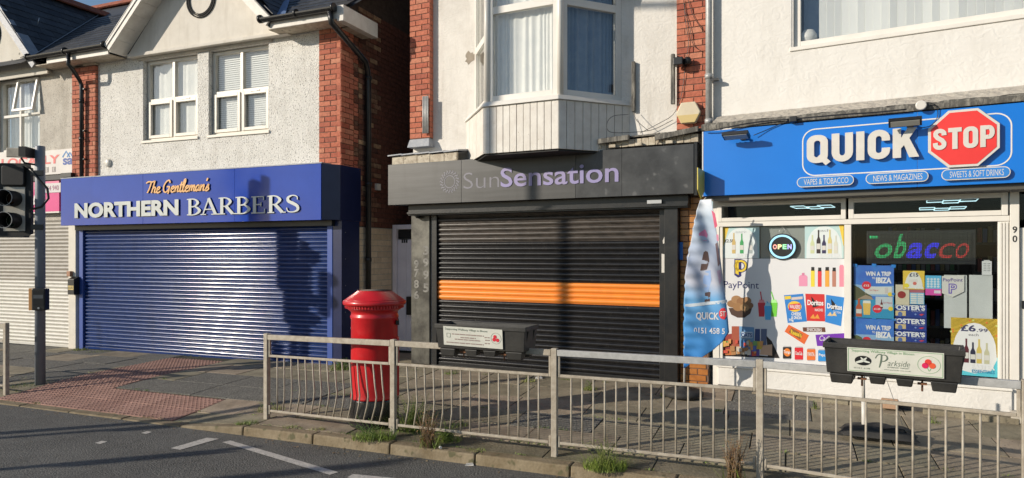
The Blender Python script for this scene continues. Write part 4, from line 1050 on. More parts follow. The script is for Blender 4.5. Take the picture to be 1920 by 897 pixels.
o = thing('wall_shadow_caster', 'unseen wedge added above the right side of the bay for its shadow', 'shadow caster', S, (.95, -.0, 5.45))  # added above the view, shaped to cast a pointed shadow on the wall
part('bracket', MB().box(.90, .93, -.30, -.0, 5.62, 5.66), 'black', o); part('wedge', MB().hexa([(.86, -.36, 5.36), (.97, -.36, 5.36), (.97, -.28, 5.36), (.86, -.28, 5.36)], [(.80, -.42, 5.70), (1.03, -.42, 5.70), (1.03, -.22, 5.70), (.80, -.22, 5.70)]), 'black', o, bevel=.01)

# ================================================================ alley gate and back
o = thing('alley_door', 'pale lilac door at the back of the alley beside the post box', 'door', B, (.9, 1.5, .1))
part('door_frame', MB().box(CXR+.01, CXR+.09, 1.46, 1.54, .1, 2.36).box(1.45, 1.53, 1.46, 1.54, .1, 2.36).box(CXR+.09, 1.45, 1.46, 1.54, 2.28, 2.36), 'doorlilac', o, bevel=.006)
for i in range(8):
    a = CXR+.095+i*.169; part('door_plank', MB().box(a, min(a+.165, 1.448), 1.51, 1.53, .14, 2.10), 'doorlilac', o, bevel=.004)
part('transom_panel', MB().box(CXR+.095, 1.448, 1.52, 1.535, 2.12, 2.27), 'dark', o)
part('lock_box', MB().box(B.x(763, 1.45), B.x(776, 1.45), 1.42, 1.50, .78, 1.10), 'black', o, bevel=.01)
for k in range(3): part('number', MB().box(B.x(753+k*4, 1.5), B.x(755.5+k*4, 1.5), 1.5, 1.509, 2.06-.02, 2.12-.02), 'black', o)

# ================================================================ corner shop building
qs = thing('shop_building', 'white rendered building above the bright blue corner shop sign', 'building', Q, (1.6, 0, 0))
QW = (Q.x(1484), 3.75, 4.345, 6.0)
w = MB().box(.0, QW[0], 0, .3, 3.1, 6.6).box(QW[1], 4.6, 0, .3, 3.1, 6.6).box(QW[0], QW[1], 0, .3, 3.1, QW[2]).box(QW[0], QW[1], 0, .3, QW[3], 6.6)
part('wall', w, 'plaster2', qs)
part('roof', MB().hexa([(-.1, -.3, 6.62), (4.8, -.3, 6.62), (4.8, 8, 6.62), (-.1, 8, 6.62)], [(-.1, 3, 9), (4.8, 3, 9), (4.8, 4, 9), (-.1, 4, 9)]), 'slate', qs)
part('side_wall', MB().box(.0, .2, .31, 6, -.1, 6.6).box(4.35, 4.6, .31, 6, -.1, 6.6), 'plaster2', qs)
f = win(qs, QW[0]+.02, QW[1], QW[2], QW[3], .06, [.97], [], fw=.075, dp=.07, bar=.08, m='upvc', sill=.08)
part('wall_return', MB().box(QW[0]-.0, QW[0]+.02, .01, .06, QW[2], QW[3]), 'plaster2', qs)
a = Q.x(1543, .2); i = 0
me = MB().box(-.044, .044, -.003, .003, 0, QW[3]-QW[2]-.1).mesh('blind_slat', M['blind'])
while a < QW[1]-.05:
    link('blind_slat', me, f, (a, .21+random.uniform(-.004, .004), QW[2]+.085), rot=(0, 0, R(random.uniform(8, 26))), abs_loc=True); a += .083; i += 1
part('sky_reflection_sheet', MB().box(QW[0]+.1, QW[1], .30, .31, QW[2]+.03, QW[3]), 'curtain_skytint', f)  # blue sheet in place of the sky reflected in the dark pane
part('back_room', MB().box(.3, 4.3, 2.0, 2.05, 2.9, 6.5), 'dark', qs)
part('floor_slab', MB().box(.2, 4.3, .05, 6, 2.88, 3.0), 'dark', qs)
bx_, bz_ = Q.x(1516, .2), Q.z(1516, 71, .2)
o = solo('globe_lamp', 'round white globe standing in the corner of the upstairs window', 'lamp', MB().lathe([(.01, -.1), (.06, -.085), (.095, -.03), (.1, .0), (.095, .03), (.06, .085), (.01, .1)], c=(bx_, .2, bz_), n=20), mat('globe_white', (.6, .6, .58), .5), Q, (bx_, .2, bz_-.1))
# pipe between the two buildings
xp = Q.x(1329, -.10)
pipe(qs, [(xp, -.10, 6.5), (xp, -.10, 3.50)], .042, 'galv', collars=[(xp, -.10, 5.35), (xp, -.10, 4.1), (xp, -.1, 3.53)])
for zz in (4.05,): part('pipe_clip', MB().box(xp-.01, xp+.12, -.13, -.06, zz-.015, zz+.015), 'black', qs)
part('gap_filler', MB().box(-.075, .0, -.02, .3, 3.3, 6.6), 'dark', qs)
# coping and flashing above the sign
q = MB(); n = 60
rp = random.Random(3)
for i in range(n+1):
    x = .12+(4.5-.12)*i/n; j = rp.uniform(-.006, .006)
    q.v += [(x, -.004, 3.60+j*.3), (x, -.10+j, 3.57+j), (x, -.24+j, 3.50+rp.uniform(-.006, .006)), (x, -.35+j, 3.45+rp.uniform(-.01, .01))]
for i in range(n):
    for k in range(3): a = 4*i+k; q.f.append((a, a+1, a+5, a+4)); q.sm.append(True)
part('roof_flashing', q, 'wrap', qs)
q = MB()
for i in range(n+1):
    x = .0+4.5*i/n; q.v += [(x, -.35, 3.455+rp.uniform(-.008, .008)), (x, -.375+rp.uniform(-.006, .006), 3.42+rp.uniform(-.008, .008)), (x, -.36, 3.375)]
for i in range(n):
    for k in range(2): a = 3*i+k; q.f.append((a, a+1, a+4, a+3)); q.sm.append(True)
part('roof_edge', q, 'rotwood', qs)
# ---- shopfront frames
gl, gr = Q.x(1355), Q.x(1583); gl2, gr2 = Q.x(1596), Q.x(1871)
zt0, zt1 = 2.19, 2.54          # transom lights
part('left_post', MB().box(Q.x(1337), Q.x(1349), -.01, .12, .15, 2.56), 'upvc', qs, bevel=.004)
fL = MB().box(.10, gl-.0, .0, .08, .44, 2.19).box(gr, gl2, .0, .08, .44, 2.19).box(gr2, Q.x(1893), .0, .08, .20, 2.19).box(gl, gr, .0, .08, .44, .47).box(gl2, gr2, .0, .08, .44, .47)
sfr = part('shopfront_frame', fL, 'upvc', qs, bevel=.004)
part('transom_bar', MB().box(.10, Q.x(1893), -.012, .085, 2.192, 2.25), 'upvc', qs, bevel=.004)
part('head_bar', MB().box(.10, 4.3, -.005, .08, 2.50, 2.57), 'upvc', qs, bevel=.004)
for a, b, nm in ((.11, Q.x(1586), 0), (Q.x(1591), Q.x(1890), 1)):
    f = win(qs, a, b, 2.253, 2.498, -.02, [], [], fw=.055 if nm else .05, dp=.09, glass='shopglass', m='upvc')
    part('vent_handle', MB().box((a+b)/2-.18, (a+b)/2+.18, -.032, -.021, 2.462, 2.474), 'upvc_cream', f)
g1 = part('shop_pane', MB().box(gl-.01, gr+.01, .038, .044, .46, 2.20), 'shopglass', sfr)
g2 = part('shop_pane', MB().box(gl2-.01, gr2+.01, .038, .044, .46, 2.20), 'shopglass', sfr)
pr = MB()
for k in range(3): a = Q.x(1874+k*6); pr.box(a, a+.018, -.012, -.001, .22, 2.18)
part('reeded_post', pr, 'upvc', sfr)
# door at the right
part('door_post', MB().box(Q.x(1893)+.002, Q.x(1911), -.02, .1, .2, 2.5), 'upvc', qs, bevel=.004)
for k, ch in enumerate('90'): T(ch, Q.x(1898.5, -.025), Q.x(1907.5, -.025), 2.065-.095*k, 2.135-.095*k, -.022, 'black', qs, bold=.02)
dd = part('door', MB().box(Q.x(1913), 3.34, .02, .08, .25, 2.12).box(4.0, 4.1, .02, .08, .25, 2.12).box(3.34, 4.0, .02, .08, .25, .5).box(3.34, 4.0, .02, .08, 2.0, 2.12), 'upvc', qs, bevel=.004)
part('pane', MB().box(3.34, 4.0, .045, .05, .5, 2.0), 'shopglass', dd)
part('letter_plate', MB().box(Q.x(1916), Q.x(1930), .0, .018, 1.28, 1.36), 'black', dd)
part('door_fanlight', MB().box(3.22, 4.1, .04, .05, 2.2, 2.5), 'shopglass', dd)
part('door_threshold', MB().box(Q.x(1893)+.003, 4.2, -.12, .2, .10, .22), 'stone', qs, bevel=.01)
# stall riser, sill, plinth
part('window_sill', MB().box(.10, Q.x(1898), -.07, .0, .415, .445), 'upvc', qs, bevel=.008)
part('stall_riser', MB().box(.12, Q.x(1897), -.05, .2, .19, .413), 'plaster2', qs, bevel=.01)
part('plinth', MB().box(.12, Q.x(1890), -.03, .2, -.1, .188), mat('black_plinth', (.03, .03, .032), .8, (.07, .065, .06), 20, .5, 50), qs)
for a, b in ((.55, 1.05), (1.06, 1.62), (1.63, 2.1), (2.35, 3.2)): part('plinth_slab', MB().box(a, b, -.13+random.uniform(-.01, .01), -.031, .05, .15), 'slab', qs, bevel=.008)
part('rubble_brick', MB().box(1.95, 2.12, -.20, -.14, .13, .24), mat('sandstone', (.42, .27, .17), .9, (.36, .22, .14), 9, .5, 40), qs, bevel=.01)
# interior
part('shop_interior', MB().add([(.21, .1, .1), (4.3, .1, .1), (4.3, 5.5, .1), (.21, 5.5, .1), (.21, .1, 2.87), (4.3, .1, 2.87), (4.3, 5.5, 2.87), (.21, 5.5, 2.87)], [(0, 1, 2, 3), (4, 5, 6, 7), (2, 3, 7, 6), (0, 3, 7, 4), (1, 2, 6, 5)]), 'dark', qs)
prod = [flatm(c, .5) for c in ((.25, .04, .03), (.05, .1, .3), (.3, .25, .1), (.25, .25, .25), (.05, .2, .08))]
for k, (xs_, ys_) in enumerate(((.9, 3.2), (2.3, 3.4), (3.5, 3.0))):
    o = thing('shop_shelf', ['dark shelving seen deep inside behind the printed window', 'dark shelving seen deep inside behind the tobacco screen', 'dark shelving seen inside behind the shop door'][k], 'shelf', Q, (xs_, ys_, .1))
    q = MB()
    for j in range(5): q.box(xs_-.5, xs_+.5, ys_, ys_+.35, .3+j*.42, .33+j*.42)
    q.box(xs_-.52, xs_-.5, ys_, ys_+.35, .1, 2.2); q.box(xs_+.5, xs_+.52, ys_, ys_+.35, .1, 2.2)
    part('rack', q, 'shelf', o)
    for c in range(5):
        q = MB()
        for j in range(5):
            for i in range(3): a = xs_-.48+((i*5+c)+.5)*.063; q.box(a-.025, a+.025, ys_+.02, ys_+.12, .332+j*.42, .332+j*.42+.16+.1*random.random())
        part('products', q, prod[c], o, kind='stuff')
# ceiling light frames inside
def lightframe(fr, pxs, y, zc, label):
    o = thing('ceiling_light', label, 'ceiling light', fr, (fr.x(pxs[0], y), y, zc))
    x0, x1 = fr.x(pxs[0], y), fr.x(pxs[1], y)
    q = MB()
    def fr_(a, b, c, d, r=.0065):
        pts = [(a, c, zc), (b, c, zc), (b, d, zc), (a, d, zc), (a, c, zc)]
        for p, q_ in zip(pts, pts[1:]): q.tube([p, q_], r, 6)
    w3 = (x1-x0)/3
    fr_(x0, x0+w3, y, y+.5); fr_(x0+w3+.0, x0+2*w3, y+.25, y+.75); fr_(x0+2*w3, x1, y, y+.5)
    part('light_tubes', q, 'led', o)
lightframe(Q, (1738, 1835), 1.3, 2.53, 'glowing ceiling light frame behind the right fanlight, nearer one')
lightframe(Q, (1724, 1812), 2.3, 2.49, 'glowing ceiling light frame behind the right fanlight, farther one')
lightframe(Q, (1482, 1558), 1.5, 2.52, 'glowing ceiling light frame behind the left fanlight')

# ================================================================ corner shop sign
qg = thing('fascia_sign', 'bright blue corner shop fascia sign with raised white letters and red octagon', 'sign', Q, (1.6, -.35, 2.56))
qz0, qz1 = 2.562, 3.362
for a, b in ((.02, 2.3), (2.3, 4.5)): part('panel', MB().box(a+.001, b-.001, -.35, -.25, qz0, qz1), 'qblue', qg, bevel=.003)
part('end_trim', MB().box(.005, .019, -.352, -.05, qz0-.004, qz1), 'aluminium', qg)
part('under_box', MB().box(.03, 4.4, -.30, .0, 2.53, 2.561).box(.03, 4.4, -.25, -.03, 2.561, 3.34), 'black', qg)
part('under_strip', MB().box(.03, 4.4, -.30, -.27, 2.50, 2.529), mat('bronze_strip', (.12, .11, .09), .4, metal=.5), qg)
ox0, ox1 = Q.x(1504, -.35), Q.x(1898, -.35); oz0, oz1 = Q.z(1620, 325.5, -.35), Q.z(1620, 233.5, -.35)
q = MB(); ringpoly(q, rrect(ox0, ox1, oz0, oz1, .14, 8), rrect(ox0+.013, ox1-.013, oz0+.013, oz1-.013, .127, 8), -.353, -.3505)
part('outline', q, 'upvc', qg)
qx = lambda px: Q.x(px, -.39)
block_word('QUICK', qx(1513), qx(1719), Q.z(1600, 302, -.39), Q.z(1600, 248.5, -.39), -.375, .035, 'letter', None, qg)
ocx, ocz, orx = Q.x(1806, -.42), Q.z(1806, 259, -.42), .318
oct_ = [(ocx+orx*math.cos(R(22.5+45*k))/math.cos(R(22.5))*.97, ocz+orx*math.sin(R(22.5+45*k))/math.cos(R(22.5))*.93) for k in range(8)]
part('octagon_border', MB().poly(oct_, -.412, -.375), 'letter', qg, bevel=.002)
part('octagon', MB().poly([(ocx+(a-ocx)*.915, ocz+(b-ocz)*.915) for a, b in oct_], -.416, -.4125), 'stopred', qg)
block_word('STOP', Q.x(1749, -.42), Q.x(1862, -.42), ocz-.108, ocz+.112, -.4165, .008, 'letter', None, qg)
pillblue = mat('pill_blue', (.03, .21, .60), .35, (.035, .22, .62), 3)
for (p0, p1, t, pc) in ((1494, 1601, 'VAPES & TOBACCO', 340), (1623, 1741, 'NEWS & MAGAZINES', 333), (1765, 1895, 'SWEETS & SOFT DRINKS', 325.5)):
    a, b = Q.x(p0, -.40), Q.x(p1, -.40); zc = Q.z((p0+p1)/2, pc, -.40); hh = .058
    pb = part('pill_plate', MB().poly(rrect(a, b, zc-hh, zc+hh, hh*.98, 8), -.398, -.385), 'letter', qg)
    part('pill_face', MB().poly(rrect(a+.009, b-.009, zc-hh+.009, zc+hh-.009, hh*.8, 8), -.3995, -.3983), pillblue, pb)
    T(t, a+.075, b-.055, zc-.032, zc+.032, -.4, 'letter', pb, bold=-.002)
# two floodlights and small boxes
def flood(px, py, wpx, label, ang, drop=0):
    y = -.55; x = Q.x(px, y); z = Q.z(px, py, y); w_ = wpx*Q.d(px, y)/FOC
    o = thing('floodlight', label, 'floodlight', Q, (x, y, z))
    hw = w_/2*1.05; t = R(ang); dd_ = .075 if ang > -30 else .05
    def tl(v): return (v[0], y+(v[1])*math.cos(t)-(v[2])*math.sin(t), z+v[1]*math.sin(t)+v[2]*math.cos(t))
    def bxx(x0, x1, y0, y1, z0, z1): m_ = MB().box(x0, x1, y0, y1, z0, z1); m_.v = [tl(v) for v in m_.v]; return m_
    part('lamp_body', bxx(x-hw, x+hw, -dd_, dd_, -.022, .022), 'black', o, bevel=.006)
    part('lamp_glass', bxx(x-hw+.02, x+hw-.02, -dd_+.015, dd_-.015, -.027, -.0225), mat('lamp_glass', (.35, .35, .32), .15), o)
    part('arm', MB().box(x+hw*.2, x+hw*.2+.025, y+.08, -.35, z-.0, z+.02).box(x+hw*.2-.02, x+hw*.2+.045, -.375, -.351, z-.03, z+.05), 'black', o)
    for k in range(5): part('fin', bxx(x-hw+.03+k*(2*hw-.06)/4, x-hw+.036+k*(2*hw-.06)/4, -dd_+.02, dd_-.02, .022, .03), 'black', o)
flood(1380, 254, 46, 'slim black floodlight at the left end of the blue sign', -16)
flood(1697, 229, 52, 'black floodlight above the letter K of the blue sign', -38)
o = thing('cctv_dome', 'small round white fitting on the flashing left of the red octagon', 'sensor', Q, (Q.x(1727, -.42), -.42, 3.4))
zc = Q.z(1727, 198, -.42); xc = Q.x(1727, -.42)
part('cover', MB().poly(circ(xc, zc, .052), -.45, -.41), 'letter', o, bevel=.01); part('bracket', MB().box(xc-.015, xc+.03, -.41, -.35, zc+.02, zc+.06), 'sky_dull', o)
o = thing('junction_box', 'small black box on the edge above the blue sign', 'junction box', Q, (Q.x(1487, -.4), -.4, 3.4))
zc = Q.z(1487, 224, -.42); xc = Q.x(1487, -.42)
part('box', MB().box(xc-.042, xc+.042, -.43, -.352, zc-.03, zc+.035), 'black', o, bevel=.008); part('gland', MB().tube([(xc-.04, -.39, zc), (xc-.07, -.39, zc-.005)], .012, 8), 'black', o)
qp = lambda px, py, y=-.36: tuple(Q.w(Q.x(px, y), y, Q.z(px, py, y)))
def qcable(pts, lab, r=.005):
    P = [Vector(p) for p in pts]; out = []; n = len(P)
    for i in range(n-1):
        p0, p1, p2, p3 = P[max(i-1, 0)], P[i], P[i+1], P[min(i+2, n-1)]
        for k in range(5): t = k/5; out.append(.5*((2*p1)+(-p0+p2)*t+(2*p0-5*p1+4*p2-p3)*t*t+(-p0+3*p1-3*p2+p3)*t**3))
    out.append(P[-1]); return solo('cable', lab, 'cable', MB().tube(out, r, 6), 'black', W0, tuple(out[0]))
qcable([qp(1413, 254, -.40), qp(1440, 243, -.37), qp(1462, 233, -.37), qp(1475, 228, -.38)], 'black cable from the left floodlight up over the blue sign')
qcable([qp(1737, 193, -.42), qp(1752, 196, -.40), qp(1758, 205, -.38), qp(1757, 222, -.37), qp(1745, 236, -.37), qp(1727, 240, -.38)], 'black cable looping beside the red octagon')
qcable([qp(1320, 246, -.40), qp(1345, 243, -.42), qp(1400, 232, -.41), qp(1450, 226, -.40), qp(1500, 222, -.42), qp(1580, 215, -.42), qp(1640, 211, -.41), qp(1700, 205, -.42)], 'black cable running along the top edge of the blue sign', .008)
# ================================================================ pedestrian guard rail along the kerb
def fence(name, label, posts, nb=15, extra=None, bend=None):
    """posts: world x,y,height of top; one thing with every post, rail and baluster a part"""
    o = thing(name, label, 'railing', W0, (posts[0][0], posts[0][1], 0))
    def at(x, y): return pz(x, y)
    bal = {}
    for i, (x, y, h) in enumerate(posts):
        a = posts[min(i+1, len(posts)-1)]; b = posts[max(i-1, 0)]; ang = math.atan2(a[1]-b[1], a[0]-b[0])
        c, s_ = math.cos(ang), math.sin(ang); hw = .027
        P = [(x+c*dx-s_*dy, y+s_*dx+c*dy) for dx, dy in ((-hw, -hw), (hw, -hw), (hw, hw), (-hw, hw))]
        z0 = at(x, y)-.05
        q = MB().hexa([(*p, z0) for p in P], [(*p, h) for p in P]); part('post', q, 'fence', o, bevel=.005)
        cap = [(x+c*dx*1.02-s_*dy*1.02, y+s_*dx*1.02+c*dy*1.02) for dx, dy in ((-hw, -hw), (hw, -hw), (hw, hw), (-hw, hw))]
    for i in range(len(posts)-1):
        A, Bq = posts[i], posts[i+1]; dx, dy = Bq[0]-A[0], Bq[1]-A[1]; L = math.hypot(dx, dy); ux, uy = dx/L, dy/L
        def P3(t, w=0, z=0):   # t metres along, w sideways
            return (A[0]+ux*t-uy*w, A[1]+uy*t+ux*w, z)
        def H(t, off): return (A[2]*(1-t/L)+Bq[2]*t/L)+off
        def barr(t0, t1, w0, w1, o0, o1, nm, m='fence', bev=.004):
            q = MB().hexa([P3(t0, w0, H(t0, o0)), P3(t1, w0, H(t1, o0)), P3(t1, w1, H(t1, o0)), P3(t0, w1, H(t0, o0))],
                          [P3(t0, w0, H(t0, o1)), P3(t1, w0, H(t1, o1)), P3(t1, w1, H(t1, o1)), P3(t0, w1, H(t0, o1))]); return part(nm, q, m, o, bevel=bev)
        barr(.030, L-.030, -.024, .024, -.068, -.012, 'top_rail', 'galv' if i >= 2 else 'fence')
        barr(.055, L-.055, -.013, .013, -.262, -.236, 'middle_rail'); barr(.055, L-.055, -.013, .013, -.875, -.850, 'bottom_rail')
        for tt in (.031, L-.054):
            barr(tt, tt+.022, -.012, .012, -.262 if tt < .1 else -.262, -.070, 'frame_side'); barr(tt, tt+.022, -.012, .012, -.90, -.80, 'frame_side')
        for k in range(nb):
            t = .055+(L-.11)*(k+1)/(nb+1)
            pts = [P3(t, 0, H(t, -.255))]
            bd = bend(i, k) if bend else 0
            if bd:
                for zf, ff in ((.35, .55), (.55, 1.0), (.72, .62)):
                    pts.append(P3(t+bd*ff+random.uniform(-.002, .002), -abs(bd)*.5*ff, H(t, -.255-.61*zf)))
            else: pts.append(P3(t, 0, H(t, -.56)))
            pts.append(P3(t+(-.02 if bd else 0), 0, H(t, -.858)))
            part('baluster', MB().tube(pts, .0085, 8), 'fence', o)
    return o
def bend(i, k):
    if i == 0: return [0, .004, .02, .05, .035, .05, .045, .05, .06, .05, .06, .055, .07, .075, .06][k]
    if i == 1: return [.035, .022, .02, .015, .01, .006][k] if k < 6 else 0
    return 0
FP = [(-2.75, 7.66, .955), (-1.197, 6.90, .985), (.39, 6.248, .985), (2.027, 5.58, .988), (3.515, 4.665, .99), (5.0, 3.75, .99)]
fence('guard_railing', 'beige steel pedestrian railing with bent bars along the kerb in front of the shops', FP, bend=bend)
fence('guard_railing', 'end of a beige railing at the left edge beside the traffic light pole', [(-8.62, 10.02, .92), (-6.905, 9.32, .905)])

# ================================================================ planters on the railing
def planter(name, label, A, Bq, t0, t1, top, bot, board, grp='planters clipped over the railing'):
    L = math.hypot(Bq[0]-A[0], Bq[1]-A[1]); a = -math.degrees(math.atan2(Bq[1]-A[1], Bq[0]-A[0]))
    fr = Fr((A[0], A[1]), a)
    o = thing(name, label, 'planter', fr, ((t0+t1)/2, 0, bot), group=grp)
    n = t1-t0; yw, yb = .165, .125; th = .012; zl = bot+.075
    q = MB()
    # outer flared shell: front, back, ends; open top
    T4 = [(t0, -yw), (t1, -yw), (t1, yw), (t0, yw)]; Bt = [(t0+.018, -yb-.02), (t1-.018, -yb-.02), (t1-.018, yb+.02), (t0+.018, yb+.02)]
    ti = [(t0+th, -yw+th), (t1-th, -yw+th), (t1-th, yw-th), (t0+th, yw-th)]; bi = [(t0+.05, -yb), (t1-.05, -yb), (t1-.05, yb), (t0+.05, yb)]
    vs = [(*p, top) for p in T4] + [(*p, zl) for p in Bt] + [(*p, top) for p in ti] + [(*p, zl+.02) for p in bi]
    fs = []
    for k in range(4):
        j = (k+1) % 4; fs += [(k, 4+k, 4+j, j), (8+k, 8+j, 12+j, 12+k), (k, j, 8+j, 8+k)]
    fs += [(4, 7, 6, 5), (12, 13, 14, 15)]
    q.add(vs, fs)
    part('trough', q, 'planter', o, bevel=.006)
    rim = MB()
    rim.box(t0-.008, t1+.008, -yw-.008, -yw+.004, top-.035, top+.006).box(t0-.008, t1+.008, yw-.004, yw+.008, top-.035, top+.006)
    rim.box(t0-.008, t0+.004, -yw+.005, yw-.005, top-.035, top+.006).box(t1-.004, t1+.008, -yw+.005, yw-.005, top-.035, top+.006)
    part('rim', rim, 'planter', o, bevel=.004)
    # saddle feet in front of and behind the rail
    for sx, ex in ((t0+.035, t0+.20), (t0+.30, t0+n/2-.03), (t0+n/2+.03, t1-.30), (t1-.20, t1-.035)):
        for s_ in (-1, 1):
            y0, y1 = (-yb-.022, -.045) if s_ < 0 else (.045, yb+.022)
            lo = bot if (sx < t0+.1 or ex > t1-.1) else bot+.015
            part('foot', MB().hexa([(sx+.012, y0+.01, lo), (ex-.012, y0+.01, lo), (ex-.012, y1-.01, lo), (sx+.012, y1-.01, lo)], [(sx, y0, zl-.002), (ex, y0, zl-.002), (ex, y1, zl-.002), (sx, y1, zl-.002)]), 'planter', o, bevel=.008)
    part('soil', MB().box(t0+.03, t1-.03, -yb-.03, yb+.03, top-.09, top-.07), 'soil', o)
    for xx in (t0+.25, t1-.25):
        part('clamp_bolt', MB().tube([(xx, -.06, bot+.06), (xx, -.06, bot-.02)], .007, 6).box(xx-.03, xx+.03, -.085, -.04, bot+.03, bot+.042), 'sky_dull', o)
    for xx in (t0, t1):
        for kk in (-.08, .08): part('end_rib', MB().hexa([(xx-(.03 if xx == t1 else -.03)-.006, kk-.02, zl+.02), (xx-(.03 if xx == t1 else -.03)+.006, kk-.02, zl+.02), (xx-(.03 if xx == t1 else -.03)+.006, kk+.02, zl+.02), (xx-(.03 if xx == t1 else -.03)-.006, kk+.02, zl+.02)], [(xx-.006, kk-.02, top-.04), (xx+.008, kk-.02, top-.04), (xx+.008, kk+.02, top-.04), (xx-.006, kk+.02, top-.04)]), 'planter', o)
    # sponsor board on the sloping front
    bx0, bx1, tl_, bz0, bz1 = board
    def on(x, y, z):  # lean with the front
        f_ = (top-z)/(top-zl); return (x, -yw-.014+f_*(yw-yb-.02)*1.0+(y), z + tl_*(x-bx0))
    def bt(pts, m, y, nm='print', par=None): return flat(nm, pts, y, m, par, th=.0012, f=lambda x, y_, z: on(x, y_, z))
    bd = bt(rect(bx0, bx1, bz0, bz1), mat('sponsor_board', (.62, .62, .55), .55, (.52, .52, .46), 4), 0, 'sponsor_board', o)
    return o, bd, on, bt
A, Bq = FP[1], FP[2]
fr_ = Fr((A[0], A[1]), -math.degrees(math.atan2(Bq[1]-A[1], Bq[0]-A[0])))
t0, t1 = fr_.x(817, -.16), fr_.x(985, -.16)
o, bd, on, bt = planter('planter', 'black planter on the railing in front of the black shutter with small white sponsor board', A, Bq, t0, t1, 1.175, .875, (t0+.09, t0+.70, -.02, .985, 1.165))
b0, b1 = t0+.09, t0+.70
ink = flatm((.12, .16, .12)); redf = flatm((.62, .03, .05)); grn = flatm((.16, .34, .16))
def TT(s, x0, x1, z0, z1, m, **k): return T(s, x0, x1, z0, z1, -.0030, m, bd, f=lambda x, y, z: on(x, y, z), **k)
TT('Supporting Wallasey Village in Bloom', b0+.02, b0+.46, 1.125, 1.150, ink)
q = MB()   # the small print is too fine to read: broken lines
for xa_2, xb_2, zc_2 in ((.09, .42, 1.094), (.18, .33, 1.066), (.12, .38, 1.046), (.03, .42, 1.012), (.43, .48, 1.082), (.435, .475, 1.057), (.43, .48, 1.027)):
    xx = xa_2
    while xx < xb_2: q.poly(rect(b0+xx, b0+xx+.008, zc_2-.005, zc_2+.005), -.0020, -.0012); xx += .0125+.004*(int(xx*997) % 3 == 0)
q.v = [on(x, y-.001, z) for x, y, z in q.v]; part('small_print', q, flatm((.30, .20, .18)), bd, kind='stuff')
q = MB()
ringpoly(q, circ(b0+.545, 1.08, .052), circ(b0+.545, 1.08, .050), -.002, 0); ringpoly(q, rect(b0+.035, b0+.075, 1.06, 1.10), rect(b0+.038, b0+.072, 1.063, 1.097), -.002, 0)
q.v = [on(x, y-.001, z) for x, y, z in q.v]; part('ring_print', q, ink, bd, kind='stuff')
for cx, cz in ((.535, 1.095), (.560, 1.065), (.525, 1.068)): bt(circ(b0+cx, cz, .017), redf, -.0028, 'flower_print', bd)
A, Bq = FP[3], FP[4]
fr_ = Fr((A[0], A[1]), -math.degrees(math.atan2(Bq[1]-A[1], Bq[0]-A[0])))
t0, t1 = fr_.x(1545, -.16), fr_.x(1808, -.16)
o, bd, on, bt = planter('planter', 'black planter with green edged sponsor board in front of the corner shop window', A, Bq, t0, t1, 1.175, .875, (t0+.16, t0+.77, -.0, .975, 1.155))
b0, b1 = t0+.16, t0+.77
q = MB(); ringpoly(q, rect(b0+.006, b1-.006, .981, 1.149), rect(b0+.009, b1-.009, .984, 1.146), -.002, 0); q.v = [on(x, y-.001, z) for x, y, z in q.v]; part('border_print', q, grn, bd)
TT('Supporting Wallasey Village in Bloom', b0+.03, b0+.43, 1.120, 1.143, grn)
TT('arkside', b0+.262, b0+.40, 1.037, 1.078, ink, shear=.25, bold=-.01)
q = MB(); ribbon(q, [(b0+.185, 1.085), (b0+.20, 1.112), (b0+.225, 1.118)], .006, -.002, 0); ribbon(q, [(b0+.225, 1.115), (b0+.222, 1.07), (b0+.21, 1.02)], [.009, .011, .006], -.0024, 0); ribbon(q, [(b0+.225, 1.113), (b0+.252, 1.112), (b0+.262, 1.09), (b0+.245, 1.070), (b0+.222, 1.066)], [.004, .007, .010, .006, .003], -.0028, 0)
q.v = [on(x, y-.0015, z) for x, y, z in q.v]; part('swash_print', q, ink, bd, kind='stuff')
TT('VETERINARY SURGERY', b0+.26, b0+.40, 1.022, 1.031, ink); TT('www.parkside-vets.co.uk', b0+.24, b0+.41, 1.002, 1.012, ink); TT('0151 638', b0+.045, b0+.15, 1.000, 1.010, ink)
bt(circ(b0+.105, 1.062, .055, .036, 24), flatm((.01, .01, .012)), -.0022, 'emblem', bd)
q = MB(); ribbon(q, [(b0+.06, 1.045), (b0+.10, 1.06), (b0+.13, 1.085)], [.012, .02, .006], -.0012, 0); ribbon(q, [(b0+.09, 1.085), (b0+.115, 1.06), (b0+.15, 1.05)], [.006, .016, .008], -.0012, 0)
q.v = [on(x, y-.0034, z) for x, y, z in q.v]; part('emblem_stroke', q, flatm((.6, .62, .56)), bd, kind='stuff')
q = MB(); ringpoly(q, circ(b0+.52, 1.065, .07, .062, 28), circ(b0+.52, 1.065, .068, .060, 28), -.002, 0); q.v = [on(x, y-.001, z) for x, y, z in q.v]; part('ring_print', q, grn, bd)
for cx, cz, mm in ((.515, 1.085, flatm((.66, .05, .04))), (.540, 1.060, flatm((.70, .10, .04))), (.497, 1.058, flatm((.62, .02, .10)))): bt(circ(b0+cx, cz, .021, .021, 10), mm, -.0028, 'flower_print', bd)
q = MB(); ribbon(q, [(b0+.51, 1.045), (b0+.52, 1.02)], .004, -.0015, 0, smooth=1); ribbon(q, [(b0+.535, 1.045), (b0+.523, 1.02)], .004, -.0012, 0, smooth=1); q.v = [on(x, y-.0012, z) for x, y, z in q.v]; part('stem_print', q, grn, bd, kind='stuff')

